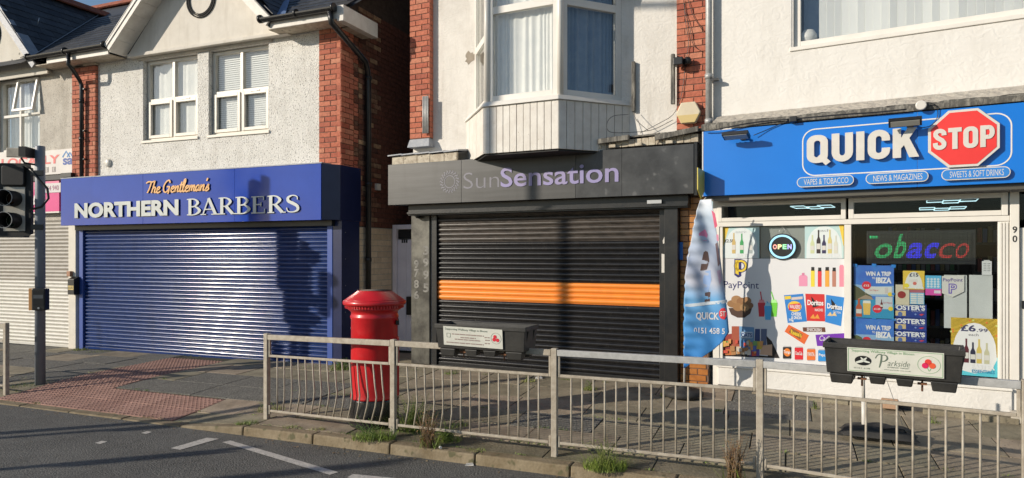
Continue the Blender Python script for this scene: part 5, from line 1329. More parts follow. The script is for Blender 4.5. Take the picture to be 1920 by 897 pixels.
# ================================================================ pillar box
PB = Fr((-1.49, 7.40), 12)
o = thing('post_box', 'red cylindrical post box with black base standing behind the railing', 'post box', PB, (0, 0, pz(-1.49, 7.4)))
z0 = pz(-1.49, 7.4)
N = 48
part('base', MB().lathe([(.262, -.02), (.262, .0), (.262, .27), (.258, .285)], c=(0, 0, z0), n=N), mat('black_gloss', (.012, .012, .013), .25, (.02, .02, .02), 6, coat=.3), o)
part('body', MB().lathe([(.259, .286), (.256, .30), (.252, .34), (.249, 1.13), (.256, 1.14), (.259, 1.155), (.256, 1.17), (.249, 1.18), (.249, 1.205), (.262, 1.222), (.275, 1.232), (.300, 1.250)], c=(0, 0, z0), n=N), 'red', o)
q = MB()
for k in range(60): a = 2*math.pi*k/60; c, s_ = math.cos(a), math.sin(a); q.add([(r*c-t*s_, r*s_+t*c, z0+z) for z in (1.252, 1.282) for r, t in ((.285, -.009), (.314, -.009), (.314, .009), (.285, .009))], [(0, 3, 2, 1), (4, 5, 6, 7), (0, 1, 5, 4), (1, 2, 6, 5), (2, 3, 7, 6), (3, 0, 4, 7)])
part('dentils', q, 'red', o, kind='stuff')
part('cornice', MB().lathe([(.29, 1.250), (.300, 1.252), (.300, 1.283), (.330, 1.285), (.337, 1.298), (.336, 1.325), (.322, 1.336)], c=(0, 0, z0), n=N), 'red', o)
cp = part('cap', MB().lathe([(.320, 1.336), (.31, 1.345), (.185, 1.432), (.17, 1.438), (.02, 1.440)], c=(0, 0, z0), n=N), 'red', o)
part('dusty_top', MB().lathe([(.172, 1.4405), (.02, 1.4425)], c=(.012, 0, z0), n=28), 'grime', o)
hood = Fr(tuple(PB.w(0, 0).xy), 12-112)
def tfh(x, y, z): w_ = hood.w(x, y); a, b = PB.inv(w_.x, w_.y); return (a, b, z)
q = MB().box(-.13, .13, -.262, -.23, z0+1.07, z0+1.115); q.v = [tfh(*v) for v in q.v]; part('posting_slot', q, 'black', o)
q = MB().box(-.15, .15, -.262, -.22, z0+.32, z0+.92); q.v = [tfh(*v) for v in q.v]; part('door', q, 'red', o, bevel=.006)

# ================================================================ traffic light
TL = Fr((-6.76, 9.78), -6)
zp = pz(-6.76, 9.78)
o = thing('traffic_light', 'black traffic light head on a grey pole with push button box', 'traffic light', TL, (0, 0, zp))
part('pole', MB().lathe([(.066, -.05), (.063, 3.38-zp), (.058, 3.39-zp)], c=(0, 0, zp), n=24), 'polegrey', o)
hx, hy = -.33, -.02; hz0, hz1 = 2.10, 3.14
part('backing_board', MB().poly(rrect(hx-.215, hx+.215, hz0, hz1, .035), hy-.0, hy+.012), 'nearblack', o, bevel=.003)
hd = part('signal_head', MB().box(hx-.15, hx+.15, hy+.013, hy+.20, hz0+.03, hz1-.04), 'nearblack', o, bevel=.02)
part('lens_plate', MB().box(hx-.145, hx+.145, hy-.012, hy-.001, hz0+.07, hz0+.70), mat('signal_face_paint', (.52, .49, .42), .5, (.44, .41, .35), 6), o, bevel=.004)
for k, (zc, mm, nm) in enumerate(((hz0+.22, mat('dark_green_lens', (.01, .03, .015), .15), 'lens'), (hz0+.53, mat('dark_amber_lens', (.05, .02, .008), .15), 'lens'), (hz0+.85, mat('dark_red_lens', (.10, .006, .006), .12), 'lens'))):
    q = MB(); nn = 26; R0, R1 = .112, .104
    if k == 2:
        part('cover_plate', MB().poly(rrect(hx-.15, hx+.15, zc-.13, zc+.15, .03), hy-.05, hy-.001), 'nearblack', o, bevel=.01); continue
    for j in range(nn+1):
        a = R(-200+ 360*j/nn) ; ln = .24
        cut = ln if math.sin(a) > -.5 else ln*.55
        for rr, yy in ((R0, hy-.012), (R0, hy-.012-cut), (R1, hy-.012-cut), (R1, hy-.012)): q.v.append((hx+rr*math.cos(a), yy, zc+rr*math.sin(a)))
    for j in range(nn):
        for c in range(3): a = 4*j+c; q.f.append((a, a+1, a+5, a+4)); q.sm.append(True)
    part('visor', q, 'nearblack', o)
    q = MB().lathe([(.10, 0), (.09, .012), (.05, .026), (.01, .03)], n=24); q.v = [(hx+x, hy-.013-z, zc+y) for x, y, z in q.v]; part(nm, q, mm, o)
    q = MB(); ringpoly(q, circ(hx, zc, .114, n=30), circ(hx, zc, .108, n=30), hy-.254, hy-.248); part('visor_rim', q, 'galv', o)
for zz in (hz0+.12, hz1-.15): part('bracket', MB().box(hx+.15, -.05, hy+.05, hy+.09, zz-.015, zz+.03).box(-.085, .085, -.08, -.062, zz-.03, zz+.045), 'black', o, bevel=.004)
part('hood_board', MB().poly(rrect(hx-.2, hx+.2, hz0-.02, hz0+.0, .008), hy-.14, hy), 'black', o)
# detector on top
q = MB().box(hx-.0, hx+.25, -.22, -.0, hz1+.07, hz1+.205); q.v = [(x, y, z+(y+.1)*.12) for x, y, z in q.v]
part('detector', q, mat('beige_plastic', (.55, .50, .40), .5, (.36, .32, .26), 5), o, bevel=.012)
part('detector_shade', MB().box(hx+.17, hx+.262, -.23, .01, hz1+.075, hz1+.21), 'planter', o)
part('detector_arm', MB().tube([(hx+.12, -.08, hz1+.07), (hx+.15, -.05, hz1+.0), (-.04, 0, hz1-.02)], .014, 8), 'black', o)
part('signal_cable', MB().tube([(hx+.1, .02, hz1-.02), (-.06, -.07, hz1-.12), (.02, -.085, hz1-.22), (.13, -.06, hz1-.36), (.14, -.05, hz1-.50), (.06, -.07, hz1-.62), (-.09, -.05, hz1-.66), (-.15, .03, hz1-.66)], .016, 8), 'black', o)
bxz = (1.05, 1.36)
pbx = part('button_box', MB().box(-.01, .165, -.19, -.065, *bxz), 'black', o, bevel=.012)
part('side_plate', MB().box(-.062, -.012, -.17, -.06, *bxz), mat('amber_plastic', (.60, .30, .10), .5), o, bevel=.006)
flat('display', rect(.015, .145, 1.22, 1.27), -.1915, flatm((.10, .11, .12), .15), o); flat('display_frame', rect(.01, .15, 1.12, 1.325), -.1905, flatm((.02, .02, .022), .3), o)
part('push_button', MB().tube([(.085, -.19, 1.085), (.085, -.197, 1.085)], .013, 12), 'aluminium', o)

# ================================================================ feather flag
FL = Fr((2.07, 8.28), 14)
fx = lambda px: FL.x(px); fz = lambda px, py: FL.z(px, py)
zb = pz(2.07, 8.28)
o = thing('feather_flag', 'tall crumpled blue feather flag on a black base left of the corner shop window', 'banner flag', FL, (0, 0, zb))
prof = [(375, 1314, 1334), (395, 1306, 1337), (420, 1301, 1341), (450, 1296, 1346), (480, 1289, 1350), (510, 1285, 1354), (540, 1284, 1358), (570, 1283, 1362), (600, 1282, 1365), (622, 1282, 1367), (640, 1282, 1354), (655, 1282, 1338), (670, 1282, 1316), (683, 1281, 1294), (691, 1281, 1284)]
def flag_y(x, z):   # folds run down and across
    u = x*9+z*2.2
    return -.020*math.sin(u*2.3+1.3*math.sin(z*3)) - .016*math.sin(x*24+z*2.2+.8*math.sin(z*5)) - .010*math.sin(z*12+x*15+math.sin(x*9)) - .0045*math.sin(z*26+x*30+1.5*math.sin(z*6)) - .002*math.sin(z*61+x*52+2*math.sin(z*9))
def interp(py):
    for a, b in zip(prof, prof[1:]):
        if a[0] <= py <= b[0]: t = (py-a[0])/(b[0]-a[0]); return a[1]*(1-t)+b[1]*t, a[2]*(1-t)+b[2]*t
q = MB(); NR, NC = 110, 22
for i in range(NR+1):
    py = 375+(691-375)*i/NR; a, b = interp(py); xa, xb = fx(a), fx(b); z = fz(1300, py)
    for j in range(NC+1): x = xa+(xb-xa)*j/NC + (1-j/NC)*.006*math.sin(z*38+math.sin(z*17)*2); q.v.append((x, flag_y(x, z)-(.012*math.sin(z*44)*(1-j/NC)**2), z))
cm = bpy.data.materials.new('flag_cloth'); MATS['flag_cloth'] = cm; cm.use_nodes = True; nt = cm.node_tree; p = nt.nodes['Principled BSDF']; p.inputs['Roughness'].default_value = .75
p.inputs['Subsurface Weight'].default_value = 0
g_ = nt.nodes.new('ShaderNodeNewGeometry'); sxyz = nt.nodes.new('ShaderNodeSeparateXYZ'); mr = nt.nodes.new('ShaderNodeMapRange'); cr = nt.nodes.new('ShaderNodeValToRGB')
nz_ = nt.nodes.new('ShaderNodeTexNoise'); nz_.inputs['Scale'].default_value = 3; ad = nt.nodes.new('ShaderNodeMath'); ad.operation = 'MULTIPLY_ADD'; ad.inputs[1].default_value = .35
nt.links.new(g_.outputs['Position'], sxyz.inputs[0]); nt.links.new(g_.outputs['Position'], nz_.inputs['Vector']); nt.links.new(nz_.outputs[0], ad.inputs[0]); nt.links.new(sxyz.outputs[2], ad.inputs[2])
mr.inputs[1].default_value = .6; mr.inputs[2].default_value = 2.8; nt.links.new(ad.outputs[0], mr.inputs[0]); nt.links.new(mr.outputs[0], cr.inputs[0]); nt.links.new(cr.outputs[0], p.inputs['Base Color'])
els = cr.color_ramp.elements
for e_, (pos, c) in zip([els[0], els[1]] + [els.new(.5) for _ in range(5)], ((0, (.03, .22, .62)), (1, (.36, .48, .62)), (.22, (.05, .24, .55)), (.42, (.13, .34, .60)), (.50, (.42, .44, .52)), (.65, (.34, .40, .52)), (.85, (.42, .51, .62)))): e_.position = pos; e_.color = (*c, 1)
for i in range(NR):
    for j in range(NC): a = i*(NC+1)+j; q.f.append((a, a+1, a+NC+2, a+NC+1)); q.sm.append(True)
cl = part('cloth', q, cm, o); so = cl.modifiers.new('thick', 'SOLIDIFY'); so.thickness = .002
ff = lambda x, y, z: (x, flag_y(x, z)+y, z)
def fprint(nm, pxs, m, dy=-.004):
    pts = [(fx(a), fz(a, b)) for a, b in pxs]
    # subdivide outline into a strip grid so that it follows the folds
    zs_ = [p_[1] for p_ in pts]; z0_, z1_ = min(zs_), max(zs_); q = MB(); rows_ = []
    for i in range(17):
        z = z0_+(z1_-z0_)*(i+.02)/16.05; xs = []
        for (xa, za), (xb, zb_) in zip(pts, pts[1:]+pts[:1]):
            if (za-z)*(zb_-z) < 0: xs.append(xa+(xb-xa)*(z-za)/(zb_-za))
        if len(xs) >= 2: rows_.append((min(xs), max(xs), z))
    for a, b, z in rows_:
        for j in range(7): x = a+(b-a)*j/6; q.v.append((x, flag_y(x, z)+dy, z))
    for i in range(len(rows_)-1):
        for j in range(6): a = i*7+j; q.f.append((a, a+1, a+8, a+7)); q.sm.append(True)
    return part(nm, q, m, cl)
fprint('picture_print', [(1320, 470), (1327, 472), (1330, 490), (1325, 506), (1313, 508), (1316, 488)], flatm((.09, .055, .05), .7))
fprint('picture_print', [(1322, 508), (1332, 507), (1334, 525), (1328, 548), (1321, 546), (1318, 525)], flatm((.26, .38, .62), .7))
fprint('picture_print', [(1322, 548), (1332, 548), (1331, 568), (1321, 568)], flatm((.09, .06, .06), .7))
fprint('picture_print', [(1341, 456), (1345, 455), (1350, 495), (1346, 500)], flatm((.16, .11, .12), .7))
fprint('picture_print', [(1310, 438), (1322, 430), (1327, 440), (1325, 452), (1312, 452)], flatm((.60, .20, .34), .7))
fprint('picture_print', [(1344, 508), (1351, 506), (1354, 525), (1349, 534)], flatm((.46, .34, .46), .7))
fprint('picture_print', [(1334, 395), (1340, 400), (1345, 425), (1340, 428)], flatm((.62, .12, .20), .7))
fprint('picture_print', [(1343, 440), (1347, 440), (1348, 452), (1344, 452)], flatm((.60, .25, .35), .7))
fprint('light_band', [(1284, 571), (1363, 562), (1364, 568), (1284, 577)], flatm((.55, .62, .68), .7))
T('QUICK', fx(1305), fx(1348), fz(1325, 602), fz(1325, 586), -.006, flatm((.60, .60, .62), .7), cl, bold=.03, f=ff)
q = fprint('octagon_print', [(1352, 578), (1358, 577), (1362, 584), (1362, 592), (1358, 599), (1352, 598), (1348, 592), (1348, 584)], flatm((.72, .05, .06), .7), -.008)
T('ST', fx(1350), fx(1360), fz(1355, 593), fz(1355, 583), -.011, flatm((.62, .6, .6), .7), cl, bold=.02, f=ff)
T('0151 458 5', fx(1301), fx(1359), fz(1325, 626), fz(1325, 615), -.006, flatm((.66, .67, .70), .7), cl, bold=.02, f=ff)
pts = [(fx(1283)-.0, .03, zb+.05), (fx(1284), .035, 1.0), (fx(1290), .035, 1.75), (fx(1302), .035, 2.2), (fx(1314), .03, 2.46), (fx(1324), .02, 2.53)]
part('pole', MB().tube(pts, [.012, .010, .008, .007, .006, .005], 8), 'letter', o)
part('base', MB().lathe([(.20, 0), (.235, .02), (.24, .06), (.20, .09), (.06, .10), (.045, .16), (.03, .17)], c=(fx(1283)-.01, 0, zb), n=30), 'blackmatt', o)

# bracket sign
o = thing('bracket_sign', 'small yellow shield shaped sign projecting at the left end of the blue fascia', 'sign', Q, (.03, -.5, 2.55))
pts = [(-.645, 2.885), (-.355, 2.87), (-.355, 2.62), (-.50, 2.52), (-.645, 2.62)]
q = MB(); q.polyax(pts, .025, .036, lambda a, u, v: (a, u, v)); part('shield', q, mat('yellow_sign', (.62, .50, .08), .45), o)
q = MB(); q.polyax([(-.63, 2.82), (-.37, 2.805), (-.37, 2.875), (-.63, 2.88)], .0225, .0248, lambda a, u, v: (a, u, v)); part('header', q, flatm((.55, .55, .52)), o)
T('P', -.56, -.44, 2.62, 2.79, 0, 'black', o, bold=.04, f=lambda x, y, z: (.0240, -1.0-x, z))
T('PayPoint', -.61, -.39, 2.825, 2.862, 0, flatm((.03, .06, .3)), o, f=lambda x, y, z: (.0215, -1.0-x, z))
# parasol pole stump with sandbag
PP = Fr((3.45, 6.95), 20)
u_ = (1620-960)/1280; dpp = (CAM_H-.10)*FOC/(818-HY); PP = Fr((u_*dpp, dpp), 25); zb = .10
o = thing('flag_pole_base', 'bare white pole with black sandbag base in front of the corner shop', 'flag base', PP, (0, 0, zb))
part('pole', MB().tube([(0, 0, zb), (-.004, 0, zb+.36)], .020, 12), 'letter', o); part('upper_pole', MB().tube([(-.004, 0, zb+.36), (-.01, 0, zb+.86)], .015, 12), 'letter', o)
q = MB()
for i in range(13):
    for j in range(9):
        u = -1+2*i/12; v = -1+2*j/8; rr = max(0, (1-abs(u)**3)*(1-abs(v)**3)); q.v.append((.12+u*.32+.02*math.sin(v*5), .05+v*.16, zb+.015+.10*rr**.5+.010*math.sin(u*9+v*4)*rr))
for i in range(12):
    for j in range(8): a = i*9+j; q.f.append((a, a+9, a+10, a+1)); q.sm.append(True)
part('sandbag', q, 'blackmatt', o)
part('handle', MB().tube([(.36, -.02, zb+.06), (.33, -.06, zb+.11), (.24, -.08, zb+.12), (.16, -.06, zb+.10)], .009, 6), 'black', o)
part('guy_wire', MB().tube([(.33, .1, zb+.12), (.10, .0, zb+.84)], .003, 5), 'galv', o)

# ================================================================ printed window, left
vy = .036
vp = thing('window_vinyl', 'white printed sheet of crisps, vapes and cans filling the lower left shop window', 'window print', Q, (1.0, vy, .47))
X = lambda px: Q.x(px, vy); Z = lambda px, py: Q.z(px, py, vy)
def P(*pp): return [(X(a), Z(a, b)) for a, b in pp]
vz1 = Z(1355, 485)
part('sheet', MB().box(gl+.004, gr-.004, vy-.001, vy, .475, vz1), mat('vinyl_white', (.70, .70, .70), .35, (.66, .66, .67), 1.5), vp)
LY = [0]
def fp(nm, pp, m, lv=1, th=.0005): return flat(nm, P(*pp), vy-.001-lv*.0007, m, vp, th=th)
def VT(s, p0, p1, y0, y1, m, lv=2, **k): return T(s, X(p0), X(p1), Z((p0+p1)/2, y1), Z((p0+p1)/2, y0), vy-.001-lv*.0007-.0006, m, vp, **k)
# pay logo
navy_ = flatm((.03, .03, .14)); yel = flatm((.72, .52, .04))
q = MB(); pc = lambda px, py: (X(px), Z(px, py))
q.poly(P((1377, 486), (1390, 486), (1390, 518), (1384, 521), (1377, 516)), vy-.0024, vy-.0017); ringpoly(q, circ(X(1389), Z(1389, 499), .085, .085, 20), circ(X(1389), Z(1389, 499), .04, .04, 20), vy-.0024, vy-.0017)
part('pay_logo', q, navy_, vp)
q = MB(); ringpoly(q, circ(X(1389), Z(1389, 499), .075, .075, 20), circ(X(1389), Z(1389, 499), .05, .05, 20), vy-.0031, vy-.0025); q.poly(P((1379, 488), (1385, 488), (1385, 516), (1379, 513)), vy-.0031, vy-.0025); part('pay_logo_inner', q, yel, vp)
VT('PayPoint', 1357, 1423, 528, 545, navy_, bold=.0)
# bowl of pastries
fp('bowl', [(1366, 578), (1411, 575), (1407, 588), (1396, 596), (1383, 596), (1371, 590)], flatm((.08, .045, .03)), 1)
for k, (a, b, r, c) in enumerate(((1372, 570, 8, (.30, .16, .07)), (1381, 562, 9, (.36, .20, .09)), (1391, 566, 9, (.28, .14, .06)), (1400, 564, 8, (.34, .18, .08)), (1405, 573, 7, (.26, .13, .06)), (1384, 576, 9, (.32, .17, .07)), (1396, 577, 8, (.38, .22, .10)))):
    flat('pastry', circ(X(a), Z(a, b), r*.0072, r*.0058, 14, k), vy-.0030-k*.0006, flatm(c), vp, th=.0004)
# slush cups
for k, (a, b, c) in enumerate(((1428, 581, (.60, .03, .05)), (1451, 581, (.15, .55, .05)), (1440, 587, (.06, .40, .75)))):
    lv = 2+k*2
    fp('slush_cup', [(a-7, b-13), (a+7, b-13), (a+5, b+13), (a-5, b+13)], flatm(c), lv); fp('cup_dome', [(a-6, b-13), (a-4, b-19), (a+4, b-19), (a+6, b-13)], flatm(tuple(min(.8, x+.25) for x in c)), lv)
    fp('straw', [(a-3-3*(k == 1), b-34+12*(k == 2)), (a-1-3*(k == 1), b-34+12*(k == 2)), (a+1, b-18), (a-1, b-18)], flatm(c), lv)
# vapes
for k, (a, w_, y0, y1, c) in enumerate(((1506, 8, 516, 537, (.72, .28, .42)), (1524, 3.6, 504, 538, (.75, .60, .05)), (1537, 3.6, 505, 538, (.68, .05, .06)), (1551, 4, 504, 538, (.75, .35, .05)), (1564, 3.6, 505, 538, (.45, .20, .14)), (1578, 4.2, 497, 538, (.75, .25, .33)))):
    fp('vape', [(a-w_, y1), (a-w_, y0+3), (a-w_*.6, y0), (a+w_*.6, y0), (a+w_, y0+3), (a+w_, y1)][::-1], flatm(c), 1)
    if 0 < k < 5: fp('mouthpiece', [(a-w_*.85, y0+4), (a-w_*.8, y0-3), (a+w_*.8, y0-3), (a+w_*.85, y0+4)][::-1], flatm((.02, .02, .02)), 2)
    elif k == 0: fp('mouthpiece', [(a-2.5, y0+1), (a-2.5, y0-4), (a+2.5, y0-4), (a+2.5, y0+1)][::-1], flatm((.6, .2, .33)), 2)
# crisp packets
wht = flatm((.74, .73, .72)); blk = flatm((.015, .012, .012)); redp = flatm((.60, .02, .03))
def bag(pp, c, lab):
    return fp('crisp_packet', pp, flatm(c), 1)
bag([(1470, 554), (1506, 551), (1513, 603), (1477, 606)], (.03, .20, .55), 0)
flat('badge', circ(X(1490), Z(1490, 575), .078, .065, 22), vy-.0027, flatm((.75, .50, .05)), vp, th=.0004); fp('badge_band', [(1479, 571), (1501, 569), (1501, 580), (1479, 582)], redp, 4)
VT('WALKERS', 1480.5, 1500, 571.5, 579, wht, 5, bold=.02); VT('CHEESE', 1484, 1502, 586, 592, wht, 3, bold=.03); VT('& ONION', 1484, 1503, 593, 599, wht, 3, bold=.03); VT('70g', 1479, 1488, 598, 604, wht, 3, bold=.02)
fp('packet_strip', [(1484, 558), (1505, 556), (1505, 561), (1484, 563)], flatm((.6, .5, .45)), 3); fp('packet_flash', [(1471, 556), (1483, 555), (1483, 561), (1472, 562)], yel, 3)
bag([(1510, 551), (1546, 552), (1547, 603), (1513, 602)], (.58, .03, .03), 0)
fp('triangle', [(1521, 556), (1536, 574), (1524, 577)][::-1], blk, 3); VT('Doritos', 1514, 1544, 563, 573, wht, 5, bold=.035); VT('NACHO', 1528, 1543, 579, 584, wht, 3, bold=.02)
for a in (1524, 1532): fp('tortilla_chip', [(a-5, 597), (a+5, 598), (a+1, 589)], flatm((.70, .30, .05)), 3)
bag([(1549, 553), (1583, 558), (1577, 612), (1547, 604)], (.03, .22, .58), 0)
fp('triangle', [(1558, 560), (1573, 579), (1560, 582)][::-1], blk, 3); VT('Doritos', 1551, 1579, 569, 579, wht, 5, bold=.035, tilt=-.10); VT('COOL ORIGINAL', 1562, 1577, 583, 587, wht, 3, tilt=-.1)
for a in (1556, 1564): fp('tortilla_chip', [(a-5, 592), (a+5, 593), (a+1, 585)], flatm((.68, .50, .25)), 3)
# bars
fp('chocolate_bar', [(1479, 609), (1517, 629), (1508, 646), (1471, 622)], flatm((.68, .13, .03)), 1); fp('bar_label', [(1484, 615), (1505, 627), (1500, 637), (1479, 623)], flatm((.25, .10, .03)), 2)
VT("Reese's", 1483, 1503, 618, 627, yel, 4, bold=.03, tilt=-.32)
fp('chocolate_bar', [(1505, 614), (1547, 614), (1548, 623), (1506, 622)], flatm((.13, .05, .03)), 1); VT('SNICKERS', 1513, 1541, 615.5, 621.5, flatm((.65, .6, .6)), 4, bold=.03)
fp('chocolate_bar', [(1529, 628), (1583, 625), (1583, 650), (1532, 649)], flatm((.16, .03, .38)), 1); VT('Cadbury', 1535, 1570, 630, 643, wht, 4, shear=.2)
# cans
for a, y0, y1, c, t in ((1476, 649, 674, (.02, .015, .015), 'Tango'), (1498, 650, 676, (.62, .02, .03), 'Coca-Cola'), (1521, 653, 677, (.70, .16, .03), 'FANTA'), (1542, 655, 679, (.03, .25, .6), 'Pepsi')):
    fp('drink_can', [(a-8, y1-2), (a-6, y1), (a+6, y1), (a+8, y1-2), (a+8, y0+3), (a+6, y0), (a-6, y0), (a-8, y0+3)], flatm(c), 1)
    if t == 'Tango': flat('can_flash', circ(X(a), Z(a, 661), .04, .05, 14), vy-.0027, flatm((.72, .2, .03)), vp, th=.0004)
    fp('can_top', [(a-7, y0+2), (a+7, y0+2), (a+6, y0), (a-6, y0)], flatm((.45, .45, .46)), 3); fp('can_base', [(a-7, y1-1.5), (a-6, y1), (a+6, y1), (a+7, y1-1.5)], flatm((.38, .38, .40)), 3)
    VT(t, a-6.5, a+6.5, (y0+y1)/2-4, (y0+y1)/2+3, wht, 5, bold=.02)
# grocery basket
fp('grocery_tray', [(1356, 661), (1440, 668), (1462, 672), (1356, 668)], blk, 1); fp('tray_side', [(1440, 668), (1462, 672), (1447, 640), (1437, 630)], blk, 1)
for k, (pp, c) in enumerate((([(1356, 662), (1356, 628), (1372, 626), (1374, 662)], (.30, .05, .04)), ([(1372, 655), (1372, 612), (1386, 612), (1387, 655)], (.36, .09, .05)), ([(1387, 655), (1386, 612), (1414, 614), (1414, 655)], (.16, .32, .52)), ([(1415, 650), (1416, 617), (1425, 617), (1425, 650)], (.03, .06, .18)), ([(1427, 650), (1427, 617), (1438, 617), (1437, 648)], (.10, .13, .22)), ([(1425, 665), (1428, 648), (1448, 646), (1448, 667)], (.56, .36, .24)), ([(1378, 664), (1380, 650), (1396, 650), (1397, 665)], (.55, .46, .34)), ([(1405, 668), (1407, 655), (1424, 655), (1424, 668)], (.12, .08, .30)), ([(1360, 666), (1361, 655), (1377, 655), (1377, 666)], (.50, .16, .05)), ([(1416, 655), (1420, 640), (1432, 640), (1428, 655)], (.60, .45, .06)), ([(1390, 653), (1390, 638), (1402, 638), (1402, 653)], (.04, .14, .34)))):
    fp('grocery_pack', pp[::-1], flatm(c), 2+k)
for k in range(26):
    a_ = 1359+random.random()*74; b_ = 640+random.random()*24; w_2 = random.uniform(2, 4.5); h_2 = random.uniform(2.5, 6)
    fp('grocery_pack', [(a_-w_2, b_-h_2), (a_-w_2, b_+h_2), (a_+w_2, b_+h_2*.8), (a_+w_2, b_-h_2)], flatm(random.choice(((.55, .08, .05), (.60, .42, .08), (.08, .14, .40), (.62, .56, .46), (.20, .38, .12), (.40, .20, .08), (.62, .30, .10), (.50, .48, .44)))), 16+k)
fp('oats_front', [(1390, 622), (1390, 634), (1412, 634), (1412, 622)], flatm((.46, .56, .66)), 43)
VT('OATS', 1391, 1411, 624, 632, flatm((.03, .08, .25)), 45, bold=.03)

# upper strip behind the left pane: two posters and the open sign
def bottle(par, x, z, h, w_, c, y, cap=(.5, .4, .2)):
    flat('bottle', [(x-w_, z), (x+w_, z), (x+w_, z+h*.55), (x+w_*.35, z+h*.72), (x+w_*.35, z+h), (x-w_*.35, z+h), (x-w_*.35, z+h*.72), (x-w_, z+h*.55)], y, flatm(c), par, th=.0005)
    flat('bottle_label', rect(x-w_*.9, x+w_*.9, z+h*.18, z+h*.42), y-.0008, flatm((.62, .60, .56)), par, th=.0005)
def sorted_poly(p_):
    return p_ if sum((b_[0]-a_[0])*(b_[1]+a_[1]) for a_, b_ in zip(p_, p_[1:]+p_[:1])) < 0 else p_[::-1]
def posterstrip(p0, p1, label, price, bots):
    y = .034; o = thing('poster', label, 'poster', Q, (Q.x((p0+p1)/2, y), y, vz1))
    x0, x1 = Q.x(p0, y), Q.x(p1, y); z0, z1 = vz1+.004, 2.185; w_ = x1-x0
    part('paper', MB().box(x0, x1, y-.001, y, z0, z1), mat('poster_pale', (.42, .60, .62), .5, (.50, .64, .60), 3), o)
    for sx_ in ((x0, x0+w_*.16, x0) if p0 < 1400 else (x1, x1-w_*.12, x1),): flat('yellow_corner', sorted_poly([(sx_[0], z1), (sx_[1], z1), (sx_[2], z0+(z1-z0)*.35)]), y-.0011, flatm((.72, .50, .06)), o, th=.0004)
    flat('white_oval', [(max(x0+.002, min(x1-.002, a)), b) for a, b in [((x0+x1)/2+w_*.46*math.cos(t/12*math.pi), z0+(z1-z0)*.98*math.sin(t/12*math.pi)**.6) for t in range(13)]], y-.0015, flatm((.66, .72, .72)), o)
    T('each', x0+w_*.35, x0+w_*.65, z1-.075, z1-.045, y-.003, 'black', o)
    for k, (f_, c, h) in enumerate(bots): bottle(o, x0+w_*f_, z0+.06, h, .022, c, y-.004-k*.0002)
    T('EASTER', x0+w_*.36, x0+w_*.93, z0+.012, z0+.06, y-.006, flatm((.70, .72, .72)), o, bold=.05); 
    if price: T(price, x0+.02, x0+w_*.3, z0+.20, z0+.24, y-.004, 'black', o, bold=.02)
posterstrip(1356, 1424, 'Easter bottle poster at the top left of the printed window', '£2.50', ((.30, (.55, .40, .15), .26), (.52, (.05, .32, .10), .25), (.76, (.35, .40, .40), .24)))
posterstrip(1509, 1582, 'Easter wine poster to the right of the round open sign', None, ((.2, (.55, .60, .35), .22), (.36, (.04, .03, .03), .28), (.5, (.04, .035, .09), .22), (.65, (.6, .52, .2), .28), (.8, (.6, .6, .5), .21)))
part('backing_board', MB().box(Q.x(1424), Q.x(1509), .06, .065, vz1, 2.185), mat('grey_board', (.33, .34, .32), .6), sfr)
o = thing('open_sign', 'round black OPEN sign with glowing pale blue ring in the shop window', 'sign', Q, (Q.x(1467, .02), .02, 1.77))
oc = (Q.x(1467, .02), Q.z(1467, 463, .02))
part('disc', MB().poly(circ(*oc, .168, .160, 40), .012, .028), 'black', o)
q = MB(); ringpoly(q, circ(*oc, .152, .146, 40), circ(*oc, .128, .122, 40), .005, .0115); part('light_ring', q, mat('ring_glow', (.35, .68, .85), .4, emit=(.25, .62, .95), estr=.45), o)
for k, (ch, c) in enumerate(zip('OPEN', ((.85, .35, .30), (.85, .75, .35), (.30, .80, .42), (.45, .45, .95)))):
    T(ch, oc[0]-.108+k*.056, oc[0]-.108+k*.056+.047, oc[1]-.030, oc[1]+.030, .009, mat('open_glow_%d' % k, c, .5, emit=c, estr=.55), o, bold=.045)
for s_ in (-1, 1): part('hanging_wire', MB().tube([(oc[0]+s_*.07, .02, oc[1]+.14), (oc[0], .02, oc[1]+.245)], .003, 6), 'aluminium', o)

# ================================================================ right window: LED board and posters
o = thing('led_sign', 'scrolling LED display reading Tobacco behind the right shop window', 'sign', Q, (Q.x(1728, .10), .10, 1.74))
x0, x1 = Q.x(1625, .09), Q.x(1830, .09); z0, z1 = Q.z(1728, 496, .09), Q.z(1728, 432, .09)
part('case', MB().box(x0, x1, .09, .14, z0, z1), 'black', o, bevel=.006)
part('dot_matrix', MB().box(x0+.04, x1-.04, .086, .089, z0+.045, z1-.03), mat('led_matrix', (.035, .04, .035), .5), o)
q = MB(); nxd, nzd = 90, 22; dx_ = (x1-x0-.08)/nxd; dz_ = (z1-z0-.075)/nzd
for i in range(nxd):
    for j in range(nzd): a, b = x0+.04+(i+.5)*dx_, z0+.045+(j+.5)*dz_; q.add([(a-dx_*.28, .0855, b-dz_*.28), (a+dx_*.28, .0855, b-dz_*.28), (a+dx_*.28, .0855, b+dz_*.28), (a-dx_*.28, .0855, b+dz_*.28)], [(0, 1, 2, 3)])
part('unlit_dots', q, mat('unlit_dot', (.12, .14, .11), .5), o, kind='stuff')
ww = x1-x0
gE = mat('led_green', (.02, .5, .15), .5, emit=(.05, .85, .28), estr=.5); bE = mat('led_blue', (.02, .02, .7), .5, emit=(.03, .03, 1.0), estr=1.0); rE = mat('led_red', (.6, .03, .03), .5, emit=(1.0, .07, .07), estr=.4)
LX = lambda px: Q.x(px, .083)
q = MB()
for i in range(64): a = x0+.04+(i+.5)*(x1-x0-.08)/64; q.box(a-.0028, a+.0028, .0792, .0800, z0+.045, z1-.03)
